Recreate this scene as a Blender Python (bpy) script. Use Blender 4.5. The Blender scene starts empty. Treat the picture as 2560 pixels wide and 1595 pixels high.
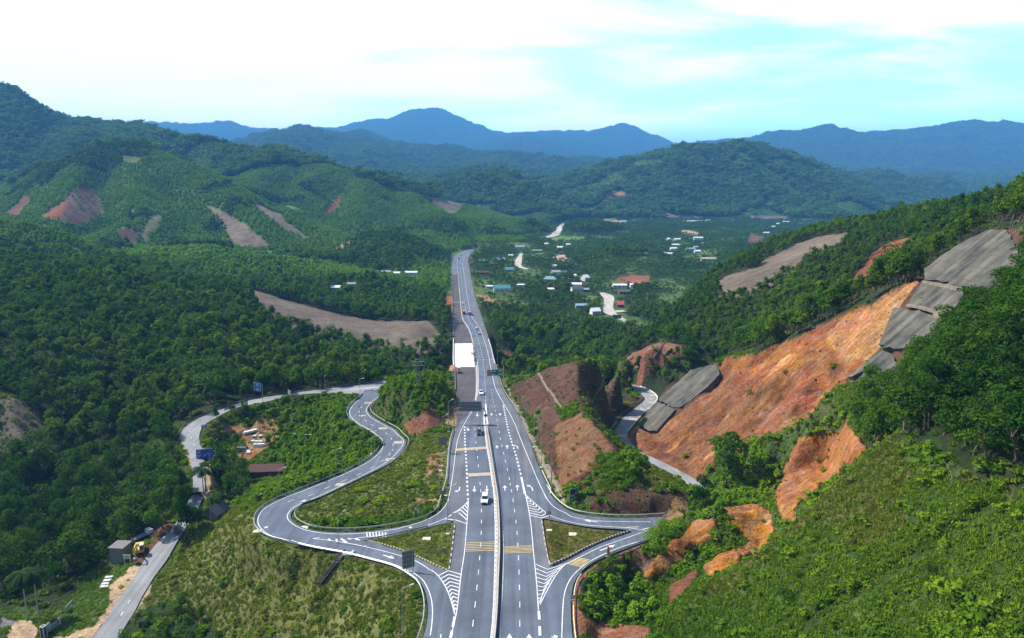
import bpy, bmesh, math, random
import numpy as np
from mathutils import Vector, Matrix
from mathutils.geometry import delaunay_2d_cdt

random.seed(7); np.random.seed(7)
SC = bpy.context.scene
COL = SC.collection
F = 1750.0; CX = 1280.0; CY = 797.5; CAMZ = 84.0
PITCH = math.atan(337.0 / F); CP = math.cos(PITCH); SP = math.sin(PITCH)

# ------------------------------------------------------------------ surveying helpers
# readings taken from the photograph (2560 x 1595) turned into bearings from the drone
def zm(x0, y0, s): return lambda x, y: (x0 + s * x, y0 + s * y)
Z1 = zm(1000, 900, .23148); Z2 = zm(1000, 1200, .26117); Z3 = zm(1000, 600, .21166)
Z4 = zm(620, 1100, .23148); Z5 = zm(440, 920, .23074); Z6 = zm(1350, 1150, .29432)
Z7 = zm(1400, 850, .26455); Z8 = zm(0, 1200, .26119)
A1 = zm(0, 200, .29106); A2 = zm(600, 200, .33071); A3 = zm(1300, 250, .33071); A4 = zm(1900, 250, .33066)
A5 = zm(1700, 600, .36379); A6 = zm(1600, 1050, .39555); A7 = zm(0, 560, .29106); A8 = zm(1180, 500, .24722)
DD = zm(0, 0, 1.0548); SS = zm(0, 0, 1.0)
def pl(fn, pts): return [fn(p[0], p[1]) + tuple(p[2:]) for p in pts]

def bearing(px, py):
    xc = (px - CX) / F; yc = (CY - py) / F
    return xc, CP + yc * SP, yc * CP - SP
def at_y(px, py, Y):
    a, b, c = bearing(px, py); t = Y / b
    return Vector((a * t, Y, CAMZ + c * t))
def at_z(px, py, z):
    a, b, c = bearing(px, py); t = (z - CAMZ) / c
    return Vector((a * t, b * t, z))
def at_plane(px, py, z0, k, x0):
    a, b, c = bearing(px, py)          # z = z0 + k (X - x0)
    t = (z0 - k * x0 - CAMZ) / (c - k * a)
    return Vector((a * t, b * t, CAMZ + c * t))
def project(X, Y, Z):
    d = Y * CP - (Z - CAMZ) * SP
    u = Y * SP + (Z - CAMZ) * CP
    return CX + F * X / d, CY - F * u / d, d

# ------------------------------------------------------------------ noise
_perm = np.random.RandomState(3).permutation(4096)
_ang = np.random.RandomState(4).rand(4096) * 2 * np.pi
def perlin(x, y, seed=0):
    x = np.asarray(x, float); y = np.asarray(y, float)
    xi = np.floor(x).astype(np.int64); yi = np.floor(y).astype(np.int64)
    xf = x - xi; yf = y - yi
    u = xf * xf * xf * (xf * (xf * 6 - 15) + 10); v = yf * yf * yf * (yf * (yf * 6 - 15) + 10)
    def g(ix, iy, fx, fy):
        h = _perm[(_perm[(ix + seed * 131) & 4095] + iy) & 4095]
        a = _ang[h]
        return np.cos(a) * fx + np.sin(a) * fy
    n00 = g(xi, yi, xf, yf); n10 = g(xi + 1, yi, xf - 1, yf)
    n01 = g(xi, yi + 1, xf, yf - 1); n11 = g(xi + 1, yi + 1, xf - 1, yf - 1)
    return (n00 * (1 - u) + n10 * u) * (1 - v) + (n01 * (1 - u) + n11 * u) * v
def fbm(x, y, oct=4, seed=0, gain=.5):
    s = 0; a = 1; f = 1
    for i in range(oct):
        s = s + a * perlin(x * f, y * f, seed + i * 7); a *= gain; f *= 2.03
    return s
def ridged(x, y, oct=3, seed=0):
    s = 0; a = 1; f = 1
    for i in range(oct):
        s = s + a * (1 - 2.2 * np.abs(perlin(x * f, y * f, seed + i * 5))); a *= .5; f *= 2.1
    return s
def sstep(a, b, x):
    t = np.clip((x - a) / (b - a), 0, 1); return t * t * (3 - 2 * t)

# ------------------------------------------------------------------ object helpers
def tag(o, label=None, cat=None, group=None, kind=None):
    if label: o['label'] = label
    if cat: o['category'] = cat
    if group: o['group'] = group
    if kind: o['kind'] = kind
    return o
def empty(name, loc, rz=0.0, label=None, cat=None, group=None):
    o = bpy.data.objects.new(name, None); o.empty_display_size = .3
    COL.objects.link(o); o.location = loc; o.rotation_euler = (0, 0, rz)
    return tag(o, label, cat, group)
def mesh_obj(name, verts, faces, mat=None, parent=None, smooth=False, link=True):
    me = bpy.data.meshes.new(name); me.from_pydata([tuple(v) for v in verts], [], [tuple(f) for f in faces])
    if mat:
        for m in (mat if isinstance(mat, (list, tuple)) else [mat]): me.materials.append(m)
    if smooth: me.polygons.foreach_set('use_smooth', [True] * len(me.polygons))
    me.update()
    o = bpy.data.objects.new(name, me)
    if link: COL.objects.link(o)
    if parent: o.parent = parent
    return o
class MB:
    """collects shapes and links them as one mesh object"""
    def __init__(s): s.v = []; s.f = []; s.mi = []
    def add(s, v, f, mi=0):
        n = len(s.v); s.v += [tuple(p) for p in v]; s.f += [tuple(i + n for i in q) for q in f]; s.mi += [mi] * len(f)
        return s
    def box(s, c, d, M=None, mi=0, taper=1.0):
        x, y, z = d[0] / 2, d[1] / 2, d[2] / 2
        v = [Vector((c[0] + sx * x * (taper if sz > 0 else 1), c[1] + sy * y * (taper if sz > 0 else 1), c[2] + sz * z))
             for sz in (-1, 1) for sy in (-1, 1) for sx in (-1, 1)]
        if M: v = [M @ p for p in v]
        return s.add(v, [(0, 2, 3, 1), (4, 5, 7, 6), (0, 1, 5, 4), (2, 6, 7, 3), (0, 4, 6, 2), (1, 3, 7, 5)], mi)
    def tube(s, p, q, r, r2=None, n=8, mi=0):
        p = Vector(p); q = Vector(q); r2 = r if r2 is None else r2
        d = (q - p).normalized(); a = d.orthogonal().normalized(); b = d.cross(a)
        v = [p + (a * math.cos(t) + b * math.sin(t)) * r for t in [i * 2 * math.pi / n for i in range(n)]]
        v += [q + (a * math.cos(t) + b * math.sin(t)) * r2 for t in [i * 2 * math.pi / n for i in range(n)]]
        f = [(i, (i + 1) % n, n + (i + 1) % n, n + i) for i in range(n)] + [tuple(range(n - 1, -1, -1)), tuple(range(n, 2 * n))]
        return s.add(v, f, mi)
    def path(s, pts, r, n=8, mi=0):
        for a, b in zip(pts[:-1], pts[1:]): s.tube(a, b, r, r, n, mi)
        return s
    def prism(s, prof, y0, y1, mi=0, M=None):
        """profile in x,z extruded along y"""
        n = len(prof)
        v = [Vector((x, y0, z)) for x, z in prof] + [Vector((x, y1, z)) for x, z in prof]
        if M: v = [M @ p for p in v]
        f = [(i, n + i, n + (i + 1) % n, (i + 1) % n) for i in range(n)] + [tuple(range(n)), tuple(range(2 * n - 1, n - 1, -1))]
        return s.add(v, f, mi)
    def build(s, name, mat=None, parent=None, smooth=False, bevel=0):
        o = mesh_obj(name, s.v, s.f, mat, parent, smooth)
        if any(s.mi): o.data.polygons.foreach_set('material_index', s.mi)
        if bevel:
            b = o.modifiers.new('bevel', 'BEVEL'); b.width = bevel; b.segments = 2; b.limit_method = 'ANGLE'
        return o
def dup(root, loc=None, rz=None, label=None, group=None):
    def cp(o, par):
        c = o.copy(); COL.objects.link(c)
        if par: c.parent = par
        for ch in list(o.children): cp(ch, c)
        return c
    r = cp(root, None)
    if loc is not None: r.location = loc
    if rz is not None: r.rotation_euler = (0, 0, rz)
    if label: r['label'] = label
    if group: r['group'] = group
    return r

# ------------------------------------------------------------------ materials
def new_mat(name):
    m = bpy.data.materials.new(name); m.use_nodes = True
    nt = m.node_tree; b = nt.nodes['Principled BSDF']; return m, nt, b
def nd(nt, t, **kw):
    n = nt.nodes.new(t)
    for k, v in kw.items(): setattr(n, k, v)
    return n
def pmat(name, col, rough=.7, metal=0, var=.12, scale=3.0, bump=0.0, coat=0):
    """painted / plain surface with procedural wear"""
    m, nt, b = new_mat(name); L = nt.links.new
    tc = nd(nt, 'ShaderNodeTexCoord'); no = nd(nt, 'ShaderNodeTexNoise'); no.inputs['Scale'].default_value = scale
    no.inputs['Detail'].default_value = 4
    L(tc.outputs['Object'], no.inputs['Vector'])
    mr = nd(nt, 'ShaderNodeMapRange'); mr.inputs[1].default_value = .3; mr.inputs[2].default_value = .7
    mr.inputs[3].default_value = 1 - var; mr.inputs[4].default_value = 1 + var
    L(no.outputs['Fac'], mr.inputs[0])
    mx = nd(nt, 'ShaderNodeVectorMath', operation='SCALE'); mx.inputs[0].default_value = col[:3]
    L(mr.outputs[0], mx.inputs['Scale']); L(mx.outputs[0], b.inputs['Base Color'])
    b.inputs['Roughness'].default_value = rough; b.inputs['Metallic'].default_value = metal
    if coat: b.inputs['Coat Weight'].default_value = coat
    if bump:
        bp = nd(nt, 'ShaderNodeBump'); bp.inputs['Strength'].default_value = bump; bp.inputs['Distance'].default_value = .05
        L(no.outputs['Fac'], bp.inputs['Height']); L(bp.outputs[0], b.inputs['Normal'])
    return m
def leaf_mat(name, c1, c2, transl=.35, randv=.35):
    """foliage: hue varies from plant to plant and through the crown"""
    m, nt, b = new_mat(name); L = nt.links.new
    oi = nd(nt, 'ShaderNodeObjectInfo'); geo = nd(nt, 'ShaderNodeNewGeometry')
    no = nd(nt, 'ShaderNodeTexNoise'); no.inputs['Scale'].default_value = .9; no.inputs['Detail'].default_value = 3
    L(geo.outputs['Position'], no.inputs['Vector'])
    no2 = nd(nt, 'ShaderNodeTexNoise'); no2.inputs['Scale'].default_value = .018; no2.inputs['Detail'].default_value = 2
    L(geo.outputs['Position'], no2.inputs['Vector'])
    a = nd(nt, 'ShaderNodeMath', operation='MULTIPLY_ADD'); a.inputs[1].default_value = .55; L(oi.outputs['Random'], a.inputs[0])
    a2 = nd(nt, 'ShaderNodeMath', operation='MULTIPLY_ADD'); a2.inputs[1].default_value = .9; a2.inputs[2].default_value = -.45
    L(no.outputs['Fac'], a2.inputs[0]); L(a2.outputs[0], a.inputs[2])
    a3 = nd(nt, 'ShaderNodeMath', operation='MULTIPLY_ADD'); a3.inputs[1].default_value = 1.3; a3.inputs[2].default_value = -.45
    L(no2.outputs['Fac'], a3.inputs[0])
    a4 = nd(nt, 'ShaderNodeMath', operation='ADD'); a4.use_clamp = True
    L(a.outputs[0], a4.inputs[0]); L(a3.outputs[0], a4.inputs[1])
    mx = nd(nt, 'ShaderNodeMix', data_type='RGBA'); mx.inputs['A'].default_value = (*c1, 1); mx.inputs['B'].default_value = (*c2, 1)
    L(a4.outputs[0], mx.inputs['Factor'])
    nt.nodes.remove(b)
    df = nd(nt, 'ShaderNodeBsdfDiffuse'); tr = nd(nt, 'ShaderNodeBsdfTranslucent'); ms = nd(nt, 'ShaderNodeMixShader')
    L(mx.outputs['Result'], df.inputs[0]); L(mx.outputs['Result'], tr.inputs[0]); ms.inputs[0].default_value = transl
    L(df.outputs[0], ms.inputs[1]); L(tr.outputs[0], ms.inputs[2]); L(ms.outputs[0], nt.nodes['Material Output'].inputs[0])
    return m
# ------------------------------------------------------------------ road alignments (traced edges, own levels)
def zr(Y):
    return float(np.interp(Y, [60, 100, 130, 160, 185, 240, 270, 300, 340, 400, 480, 560, 650, 950, 1200],
                           [7, 4.5, 2.8, .9, 0, 0, -1.8, -5, -9.5, -15.5, -21, -24, -25, -25, -26]))
def on_hw(px, py, dz=0.0):
    z = -5.0
    for _ in range(30):
        p = at_z(px, py, z); z = .5 * z + .5 * zr(p.y)
    return Vector((p.x, p.y, z + dz))
def resample(P, n):
    P = [Vector(p) for p in P]
    d = [0.0]
    for a, b in zip(P[:-1], P[1:]): d.append(d[-1] + (b - a).length)
    t = np.linspace(0, d[-1], n)
    return [Vector([float(np.interp(x, d, [p[k] for p in P])) for k in range(3)]) for x in t]
def smooth_line(P, it=2):
    for _ in range(it):
        P = [P[0]] + [(P[i - 1] + P[i] * 2 + P[i + 1]) / 4 for i in range(1, len(P) - 1)] + [P[-1]]
    return P
def chaikin(P, it=2):
    for _ in range(it):
        Q = [P[0]]
        for a, b in zip(P[:-1], P[1:]): Q += [a * .75 + b * .25, a * .25 + b * .75]
        P = Q + [P[-1]]
    return P
ROADS = {}
class Road:
    def __init__(s, name, Lp, Rp, n):
        A = resample(chaikin(Lp), n); B = resample(chaikin(Rp), n)
        la = sum((a - b).length for a, b in zip(A[:-1], A[1:])); lb = sum((a - b).length for a, b in zip(B[:-1], B[1:]))
        drv, oth = (A, resample(B, 600)) if la > lb else (B, resample(A, 600))
        ix = []; j = 0
        for i, p in enumerate(drv):                # square cross-sections: nearest point on the other edge
            lo, hi = j, min(600, int(600 * i / n) + 110)
            j = min(range(lo, max(hi, lo + 1)), key=lambda q: (oth[q] - p).length_squared); ix.append(j)
        ix[0] = 0; ix[-1] = 599; ix = [int(round(v)) for v in np.convolve(np.pad(ix, 2, mode='edge'), np.ones(5) / 5, 'valid')]
        ix[0] = 0; ix[-1] = 599
        pair = [oth[q] for q in ix]
        s.L, s.R = (drv, pair) if la > lb else (pair, drv)
        s.C = [(a + b) / 2 for a, b in zip(s.L, s.R)]; s.hw = [(a - b).length / 2 for a, b in zip(s.L, s.R)]
        s.n = n; ROADS[name] = s
        s.cx = np.array([(p.x, p.y, p.z) for p in s.C]); s.h = np.array(s.hw)
    def near(s, X, Y):
        """distance to centre line, level and half width there"""
        X = np.asarray(X, float).ravel(); Y = np.asarray(Y, float).ravel()
        best = np.full(X.shape, 1e9); z = np.zeros(X.shape); hw = np.zeros(X.shape)
        for i in range(s.n - 1):
            a = s.cx[i]; b = s.cx[i + 1]; dx, dy = b[0] - a[0], b[1] - a[1]; l2 = dx * dx + dy * dy + 1e-9
            t = np.clip(((X - a[0]) * dx + (Y - a[1]) * dy) / l2, 0, 1)
            d = np.hypot(X - a[0] - t * dx, Y - a[1] - t * dy); m = d < best
            best = np.where(m, d, best); z = np.where(m, a[2] + t * (b[2] - a[2]), z)
            hw = np.where(m, s.h[i] + t * (s.h[i + 1] - s.h[i]), hw)
        return best, z, hw
    def near1(s, x, y):
        a = s.cx[:-1]; b = s.cx[1:]; dx = b[:, 0] - a[:, 0]; dy = b[:, 1] - a[:, 1]
        t = np.clip(((x - a[:, 0]) * dx + (y - a[:, 1]) * dy) / (dx * dx + dy * dy + 1e-9), 0, 1)
        d = np.hypot(x - a[:, 0] - t * dx, y - a[:, 1] - t * dy); i = int(np.argmin(d)); t = t[i]
        return float(d[i]), float(a[i, 2] + t * (b[i, 2] - a[i, 2])), float(s.h[i] + t * (s.h[i + 1] - s.h[i]))
def zknots(pts, fn, knots, hwy=False):
    """px edge + levels spread along it"""
    q = [fn(*p) for p in pts] if fn else pts
    d = [0.0]
    for a, b in zip(q[:-1], q[1:]): d.append(d[-1] + math.hypot(b[0] - a[0], b[1] - a[1]))
    out = []
    for p, x in zip(q, d):
        off = float(np.interp(x / d[-1], [k[0] for k in knots], [k[1] for k in knots]))
        if hwy:                      # level measured from the highway alongside
            z = 0.0
            for _ in range(25):
                g = at_z(p[0], p[1], z); z = .5 * z + .5 * (zr(g.y) + off)
            out.append(Vector((g.x, g.y, z)))
        else: out.append(at_z(p[0], p[1], off))
    return out

# highway outer edges
hwL_px = pl(Z2, [(380, 1640), (440, 1510), (470, 1300), (480, 850), (500, 650), (525, 400), (470, 290), (480, 150), (490, 60)]) + \
    pl(Z1, [(500, 1300), (512, 1150), (520, 1000), (545, 860), (580, 770), (612, 700), (606, 500), (600, 150), (592, 65)]) + \
    pl(Z3, [(632, 1440), (634, 1240), (636, 1150), (630, 950), (622, 700), (615, 400), (612, 240), (640, 190), (700, 148), (780, 120), (850, 108)])
hwR_px = pl(Z2, [(1500, 1640), (1480, 1510), (1440, 1200), (1436, 806), (1400, 650), (1370, 480), (1357, 372), (1420, 280)]) + \
    pl(Z1, [(1640, 1490), (1600, 1400), (1530, 1270), (1480, 1120), (1430, 950), (1380, 800), (1310, 650), (1230, 510), (1150, 400), (1100, 300), (1060, 170), (1015, 10)]) + \
    pl(Z3, [(1080, 1290), (1040, 1160), (985, 990), (950, 880), (900, 750), (860, 580), (830, 420), (805, 250), (812, 200), (835, 150), (860, 118)])
hwL = [on_hw(*p) for p in hwL_px]; hwR = [on_hw(*p) for p in hwR_px]
def by_y(P, ys):
    yy = [p.y for p in P]; o = np.argsort(yy); yy = np.array(yy)[o]; xx = np.array([p.x for p in P])[o]
    return np.interp(ys, yy, xx)
HY = np.concatenate([np.arange(98, 330, 3.0), np.arange(330, 560, 6.0), np.arange(560, 930, 12.0)])
_l = chaikin(hwL, 1); _r = chaikin(hwR, 1)
_hl = [Vector((x, y, zr(y))) for x, y in zip(by_y(_l, HY), HY)]; _hr = [Vector((x, y, zr(y))) for x, y in zip(by_y(_r, HY), HY)]
# the far bend to the right
endL = [on_hw(*p) for p in pl(Z3, [(612, 235), (640, 190), (700, 148), (780, 120), (852, 105)])]
endR = [on_hw(*p) for p in pl(Z3, [(804, 250), (808, 215), (825, 175), (850, 140), (880, 118)])]
k = len([y for y in HY if y < min(endL[0].y, endR[0].y) - 10])
_hl = _hl[:k] + endL; _hr = _hr[:k] + endR
class HW(Road):
    def __init__(s):
        s.L = _hl; s.R = _hr; s.n = len(_hl); s.C = [(a + b) / 2 for a, b in zip(s.L, s.R)]
        s.hw = [(a - b).length / 2 for a, b in zip(s.L, s.R)]
        s.cx = np.array([(p.x, p.y, p.z) for p in s.C]); s.h = np.array(s.hw); ROADS['highway'] = s
hw = HW()

# left loop ramp: exit from the highway, hairpin, back up to the local road
loop_out = pl(Z2, [(520, 80), (472, 180), (425, 262), (350, 330), (270, 375)]) + pl(Z4, [(1850, 893), (1600, 948), (1300, 990), (1000, 1002), (800, 992), (660, 968), (560, 930), (490, 885), (455, 838), (465, 785), (510, 735), (590, 675)]) + \
    pl(Z4, [(700, 655), (900, 562), (1100, 467), (1250, 392), (1420, 312), (1530, 250), (1630, 165), (1700, 70), (1715, 0)]) + \
    pl(Z5, [(2427, 730), (2390, 672), (2300, 628), (2200, 572), (2125, 525), (2085, 480), (2075, 445), (2115, 390), (2165, 340), (2205, 300), (2255, 210)])
loop_in = pl(Z2, [(640, 100), (648, 230), (620, 330), (540, 392), (380, 425)]) + pl(Z4, [(2000, 930), (1700, 1000), (1480, 1050), (1280, 1090), (1000, 1190), (700, 1165), (500, 1118), (290, 1072), (190, 1035), (120, 985), (82, 930), (72, 870), (95, 800), (160, 730), (250, 675), (390, 610), (590, 535), (790, 455), (990, 375), (1140, 305), (1285, 225), (1380, 150), (1435, 75), (1440, 40), (1425, 0)]) + \
    pl(Z5, [(2170, 735), (2070, 672), (1970, 622), (1900, 570), (1858, 515), (1858, 455), (1900, 392), (1965, 340), (2020, 298), (2040, 240)])
LK = [(0, 0), (.09, 0), (.14, -.3), (.3, -2.2), (.42, -3), (.75, -4), (.9, -5), (1, -6)]
def _n(P): return [p for p in P]
loop = Road('loop', zknots(loop_out, None, LK), zknots(loop_in, None, [(0, 0), (.08, 0), (.13, -.3), (.28, -2.2), (.42, -3), (.75, -4), (.9, -5), (1, -6)]), 120)
# entry ramp back on to the highway, lower left
ent_out = pl(Z4, [(420, 1090), (700, 1163), (900, 1198), (1100, 1233), (1300, 1288), (1500, 1338), (1640, 1385), (1740, 1445), (1840, 1510)]) + \
    pl(Z2, [(150, 935), (205, 985), (240, 1060), (262, 1150), (270, 1250), (255, 1390), (215, 1510), (170, 1640)])
ent_in = pl(Z4, [(560, 1045), (900, 1055), (1250, 1085), (1450, 1130), (1700, 1210), (1850, 1270), (2000, 1345), (2150, 1410)]) + \
    pl(Z2, [(400, 820), (480, 870), (520, 1000), (545, 1150), (540, 1300), (510, 1400), (480, 1510), (430, 1640)])
entry = Road('entry', zknots(ent_out, None, [(0, -2.6), (.4, -1), (.6, 0), (1, 0)], True), zknots(ent_in, None, [(0, -2.4), (.4, -1), (.6, 0), (1, 0)], True), 60)
# right-hand slip roads
exr_out = pl(Z1, [(1480, 1110), (1600, 1380), (1655, 1490)]) + pl(Z6, [(30, 195), (85, 292), (155, 372), (255, 442), (400, 473), (600, 491), (850, 491), (960, 483), (1060, 476)])
exr_in = pl(Z2, [(1190, 60), (1230, 220), (1300, 330), (1360, 376)]) + pl(Z6, [(60, 500), (150, 520), (330, 558), (460, 575), (600, 583), (740, 590), (850, 610), (960, 600), (1080, 585)])
RK = [(0, 0), (.6, 0), (.8, -.4), (1, -1.2)]
exr = Road('exit_right', zknots(exr_out, None, RK, True), zknots(exr_in, None, RK, True), 40)
enr_in = pl(Z6, [(1000, 545), (880, 575), (760, 596), (640, 645), (500, 697), (380, 752), (240, 828), (95, 893), (20, 980), (-40, 1200), (-80, 1350), (-90, 1560)])
enr_out = pl(Z6, [(1000, 650), (880, 695), (830, 714), (600, 800), (470, 858), (370, 928), (310, 995), (275, 1080), (262, 1200), (262, 1320), (268, 1440), (285, 1560)])
EK = [(0, -.8), (.3, -.1), (.4, 0), (1, 0)]
enr = Road('entry_right', zknots(enr_in, None, EK, True), zknots(enr_out, None, EK, True), 50)
# road round behind the cut spur
rb_l = pl(Z7, [(1330, 1470), (1250, 1400), (1130, 1300), (1000, 1235), (860, 1165), (700, 1075), (600, 1030), (500, 960), (455, 905), (490, 850), (560, 740), (650, 665), (760, 590), (800, 555), (770, 520), (710, 470), (645, 420)])
rb_l = [(p[0], p[1]) for p in rb_l]
rb_r = pl(Z7, [(1400, 1420), (1330, 1370), (1300, 1325), (1180, 1260), (1000, 1165), (830, 1090), (740, 1045), (670, 970), (630, 905), (650, 860), (715, 780), (770, 715), (830, 660), (900, 590), (925, 545), (880, 495), (800, 455), (700, 420), (640, 405)])
BK = [(0, -5.5), (.1, -6), (.4, -10), (.6, -13), (.8, -15.5), (1, -17)]
back = Road('back', zknots(rb_l, None, BK), zknots(rb_r, None, BK), 70)
# local road, left
lr_u = pl(Z5, [(2420, 120), (2255, 142), (2000, 178), (1700, 213), (1500, 238), (1200, 278), (900, 322), (750, 358), (600, 402), (480, 448), (380, 480), (200, 560), (100, 625), (50, 685), (42, 750), (70, 810), (130, 900), (165, 1010), (170, 1120), (190, 1240), (170, 1400)]) + \
    pl(Z8, [(1870, 60), (1780, 250), (1700, 390), (1640, 480), (1530, 570), (1450, 665), (1380, 765), (1330, 860), (1270, 960), (1200, 1060), (1120, 1160), (1080, 1230), (1030, 1320), (960, 1410), (890, 1510), (800, 1640)])
lr_l = pl(Z5, [(2420, 195), (2255, 215), (2050, 282), (1700, 273), (1500, 273), (1300, 292), (1100, 333), (950, 373), (780, 398), (640, 430), (520, 490), (420, 545), (330, 595), (280, 645), (255, 705), (248, 760), (262, 815), (285, 880), (300, 960), (310, 1060), (320, 1200), (300, 1400)]) + \
    pl(Z8, [(1990, 80), (1900, 260), (1820, 400), (1745, 510), (1690, 595), (1640, 690), (1580, 790), (1515, 870), (1450, 960), (1410, 1035), (1360, 1110), (1320, 1200), (1270, 1290), (1215, 1370), (1150, 1480), (1060, 1640)])
VK = [(0, -6), (.3, -7), (.5, -12), (.62, -15), (.75, -19), (.85, -21), (1, -23)]
local = Road('local', zknots(lr_u, None, VK), zknots(lr_l, None, VK), 110)

def on_road(px, py, names=('highway', 'loop', 'entry', 'exit_right', 'entry_right'), dz=.05):
    z = -1.0
    for _ in range(14):
        p = at_z(px, py, z); bz = None; bd = 1e9
        for nme in names:
            d, zz, h = ROADS[nme].near1(p.x, p.y); e = max(0, d - h) + .001 * d
            if nme == 'highway': zz = zr(p.y) if p.y < 900 else zz
            if e < bd: bd = e; bz = zz
        z = .5 * z + .5 * bz
    return Vector((p.x, p.y, z + dz))
# ------------------------------------------------------------------ terrain survey points
TP = []          # points
TE = []          # breaklines
def line(P, brk=True):
    i0 = len(TP)
    TP.extend([Vector(p) for p in P])
    if brk: TE.extend([(i, i + 1) for i in range(i0, len(TP) - 1)])
def tz(pts, fn=SS, brk=False): line([at_z(*fn(p[0], p[1]), p[2]) for p in pts], brk)
def ty(pts, fn=SS, brk=True, drop=0.0): line([at_y(*fn(p[0], p[1]), p[2]) - Vector((0, 0, drop)) for p in pts], brk)
def w(pts, brk=False): line([Vector(p) for p in pts], brk)
def cutface(px, py): return at_plane(px, py, -10, .93, 56)
def foreface(px, py): return at_plane(px, py, 2, .8, 24)

# road corridors
BR0, BR1 = 372, 470            # bridge reaches
def corr(r, step, off=1.0, skip=None):
    idx = list(range(0, r.n, step))
    for side, o in ((r.L, 1), (r.R, -1)):
        P = []
        for i in idx:
            if skip and skip(r.C[i].y): continue
            v = (side[i] - r.C[i]); P.append(side[i] + v.normalized() * off)
        line(P, False)
corr(hw, 3, .6, lambda y: BR0 - 4 < y < BR1 + 4)
corr(loop, 4); corr(entry, 4); corr(exr, 4); corr(enr, 5, 1.0, lambda y: y < 105); corr(back, 4); corr(local, 5, 1.0, lambda y: y < 120)
line([p for p in loop.C[::4]], False); line([p for p in local.C[::5]], False); line(back.C[::4], False)

# lower left: valley floor and embankment
tz([(-60, 1600, -24), (120, 1590, -24), (0, 1450, -25), (150, 1400, -25), (300, 1330, -24), (0, 1250, -27), (200, 1230, -26), (400, 1225, -22),
    (0, 1140, -24), (60, 1130, -22), (20, 990, -6), (-80, 980, -5), (100, 1010, -12), (140, 1100, -23), (250, 1120, -23), (380, 1120, -20), (300, 1050, -19)])
tz([(640, 1590, -14), (760, 1590, -10), (900, 1590, -3.5), (560, 1560, -18), (480, 1520, -20.5), (420, 1490, -21), (620, 1400, -10.5), (520, 1420, -16), (450, 1470, -20),
    (700, 1500, -9.5), (830, 1480, -5), (950, 1500, -1), (1000, 1590, 2), (760, 1420, -6), (900, 1420, -3), (1000, 1460, .2), (580, 1340, -9), (520, 1330, -15), (470, 1370, -20)])
# inside the loop
tz([(560, 1110, -17), (640, 1100, -16), (700, 1180, -15), (620, 1050, -14), (800, 1080, -13), (850, 1140, -11), (760, 1020, -11), (640, 1000, -10),
    (880, 1050, -9), (540, 1200, -18.5), (580, 1245, -17), (640, 1225, -11), (740, 1190, -11), (830, 1010, -8)])
tz([(850, 1260, -2.2), (1000, 1200, -1.5), (1060, 1110, -.6), (950, 1180, -3), (1040, 1290, -.6), (900, 1290, -2), (1100, 1080, -.8)])
tz([(1000, 1360, -.4), (1080, 1340, -.2), (1110, 1390, -.1), (960, 1350, -.8)])       # left island
tz([(1420, 1340, .1), (1500, 1335, .1), (1400, 1390, .1)])                              # right island
# mound between ramp and highway
ty([(960, 962, 276), (1000, 945, 272), (1050, 932, 272), (1090, 935, 274)], brk=True)
ty([(985, 985, 256), (1040, 965, 255), (1082, 985, 256)], brk=False)
tz([(1040, 1085, -1.5), (1080, 1075, -1.3), (1105, 1065, -1.2), (1000, 1050, -3.5), (1118, 960, -8), (1128, 930, -10)])
# stream valley under the bridge
w([(-28, 345, -20), (-45, 380, -36), (-60, 425, -38), (-36, 425, -38), (-20, 425, -38), (5, 425, -37), (30, 425, -35), (-40, 470, -34), (-90, 470, -32), (-60, 500, -27), (-45, 362, -30), (10, 365, -24), (-15, 470, -34),
   (60, 440, -33), (95, 470, -30), (-5, 390, -30), (35, 380, -28), (-130, 420, -28), (-110, 360, -20), (-75, 330, -12), (60, 400, -28), (15, 345, -14)])
# forested hill left of the valley
ty([(-240, 585, 560), (-80, 605, 562), (0, 622, 560), (105, 632, 555), (211, 645, 545), (285, 668, 530), (380, 688, 515), (470, 700, 505), (560, 722, 495), (620, 760, 480), (720, 815, 460), (820, 850, 450), (950, 885, 440)], drop=9)
w([(-450, 670, -5), (-300, 650, -12), (-180, 640, -18), (-620, 680, 2), (-380, 310, -8), (-300, 330, -8), (-260, 300, -16), (-330, 270, -14), (-420, 420, 6)])
w([(-250, 430, 6), (-170, 420, -3), (-200, 380, -4), (-120, 400, -14)])
# cleared bench
ty([(606, 731, 560), (700, 742, 590), (850, 775, 590), (960, 800, 560), (1070, 805, 525)], brk=True)
ty([(640, 765, 522), (760, 800, 505), (900, 835, 492), (1000, 852, 478), (1095, 855, 468)], brk=True)
w([(-100, 700, -25), (-62, 600, -25), (-70, 800, -25), (-120, 820, -25), (-200, 900, -22), (-260, 740, -20), (-140, 620, -24), (-250, 620, -16)])
# rounded hills up the valley
ty([(280, 628, 815), (348, 630, 820), (422, 615, 830), (506, 606, 840), (590, 608, 840), (675, 632, 800), (738, 658, 760), (802, 674, 730), (918, 682, 705)], drop=7)
w([(-640, 1000, -4), (-500, 1000, -10), (-300, 1000, -15), (-150, 900, -20), (-420, 720, -8)])
ty([(470, 690, 645), (548, 676, 640), (601, 690, 638), (628, 712, 636)], drop=5)
ty([(833, 628, 1000), (875, 596, 1040), (928, 575, 1060), (981, 571, 1080), (1034, 585, 1080), (1086, 612, 1060), (1112, 634, 1020)], drop=6)
w([(-330, 880, -22), (-200, 890, -24), (-112, 930, -24), (-400, 1250, -15), (-200, 1290, -20), (-100, 1240, -22), (-90, 1080, -20)])
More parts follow.
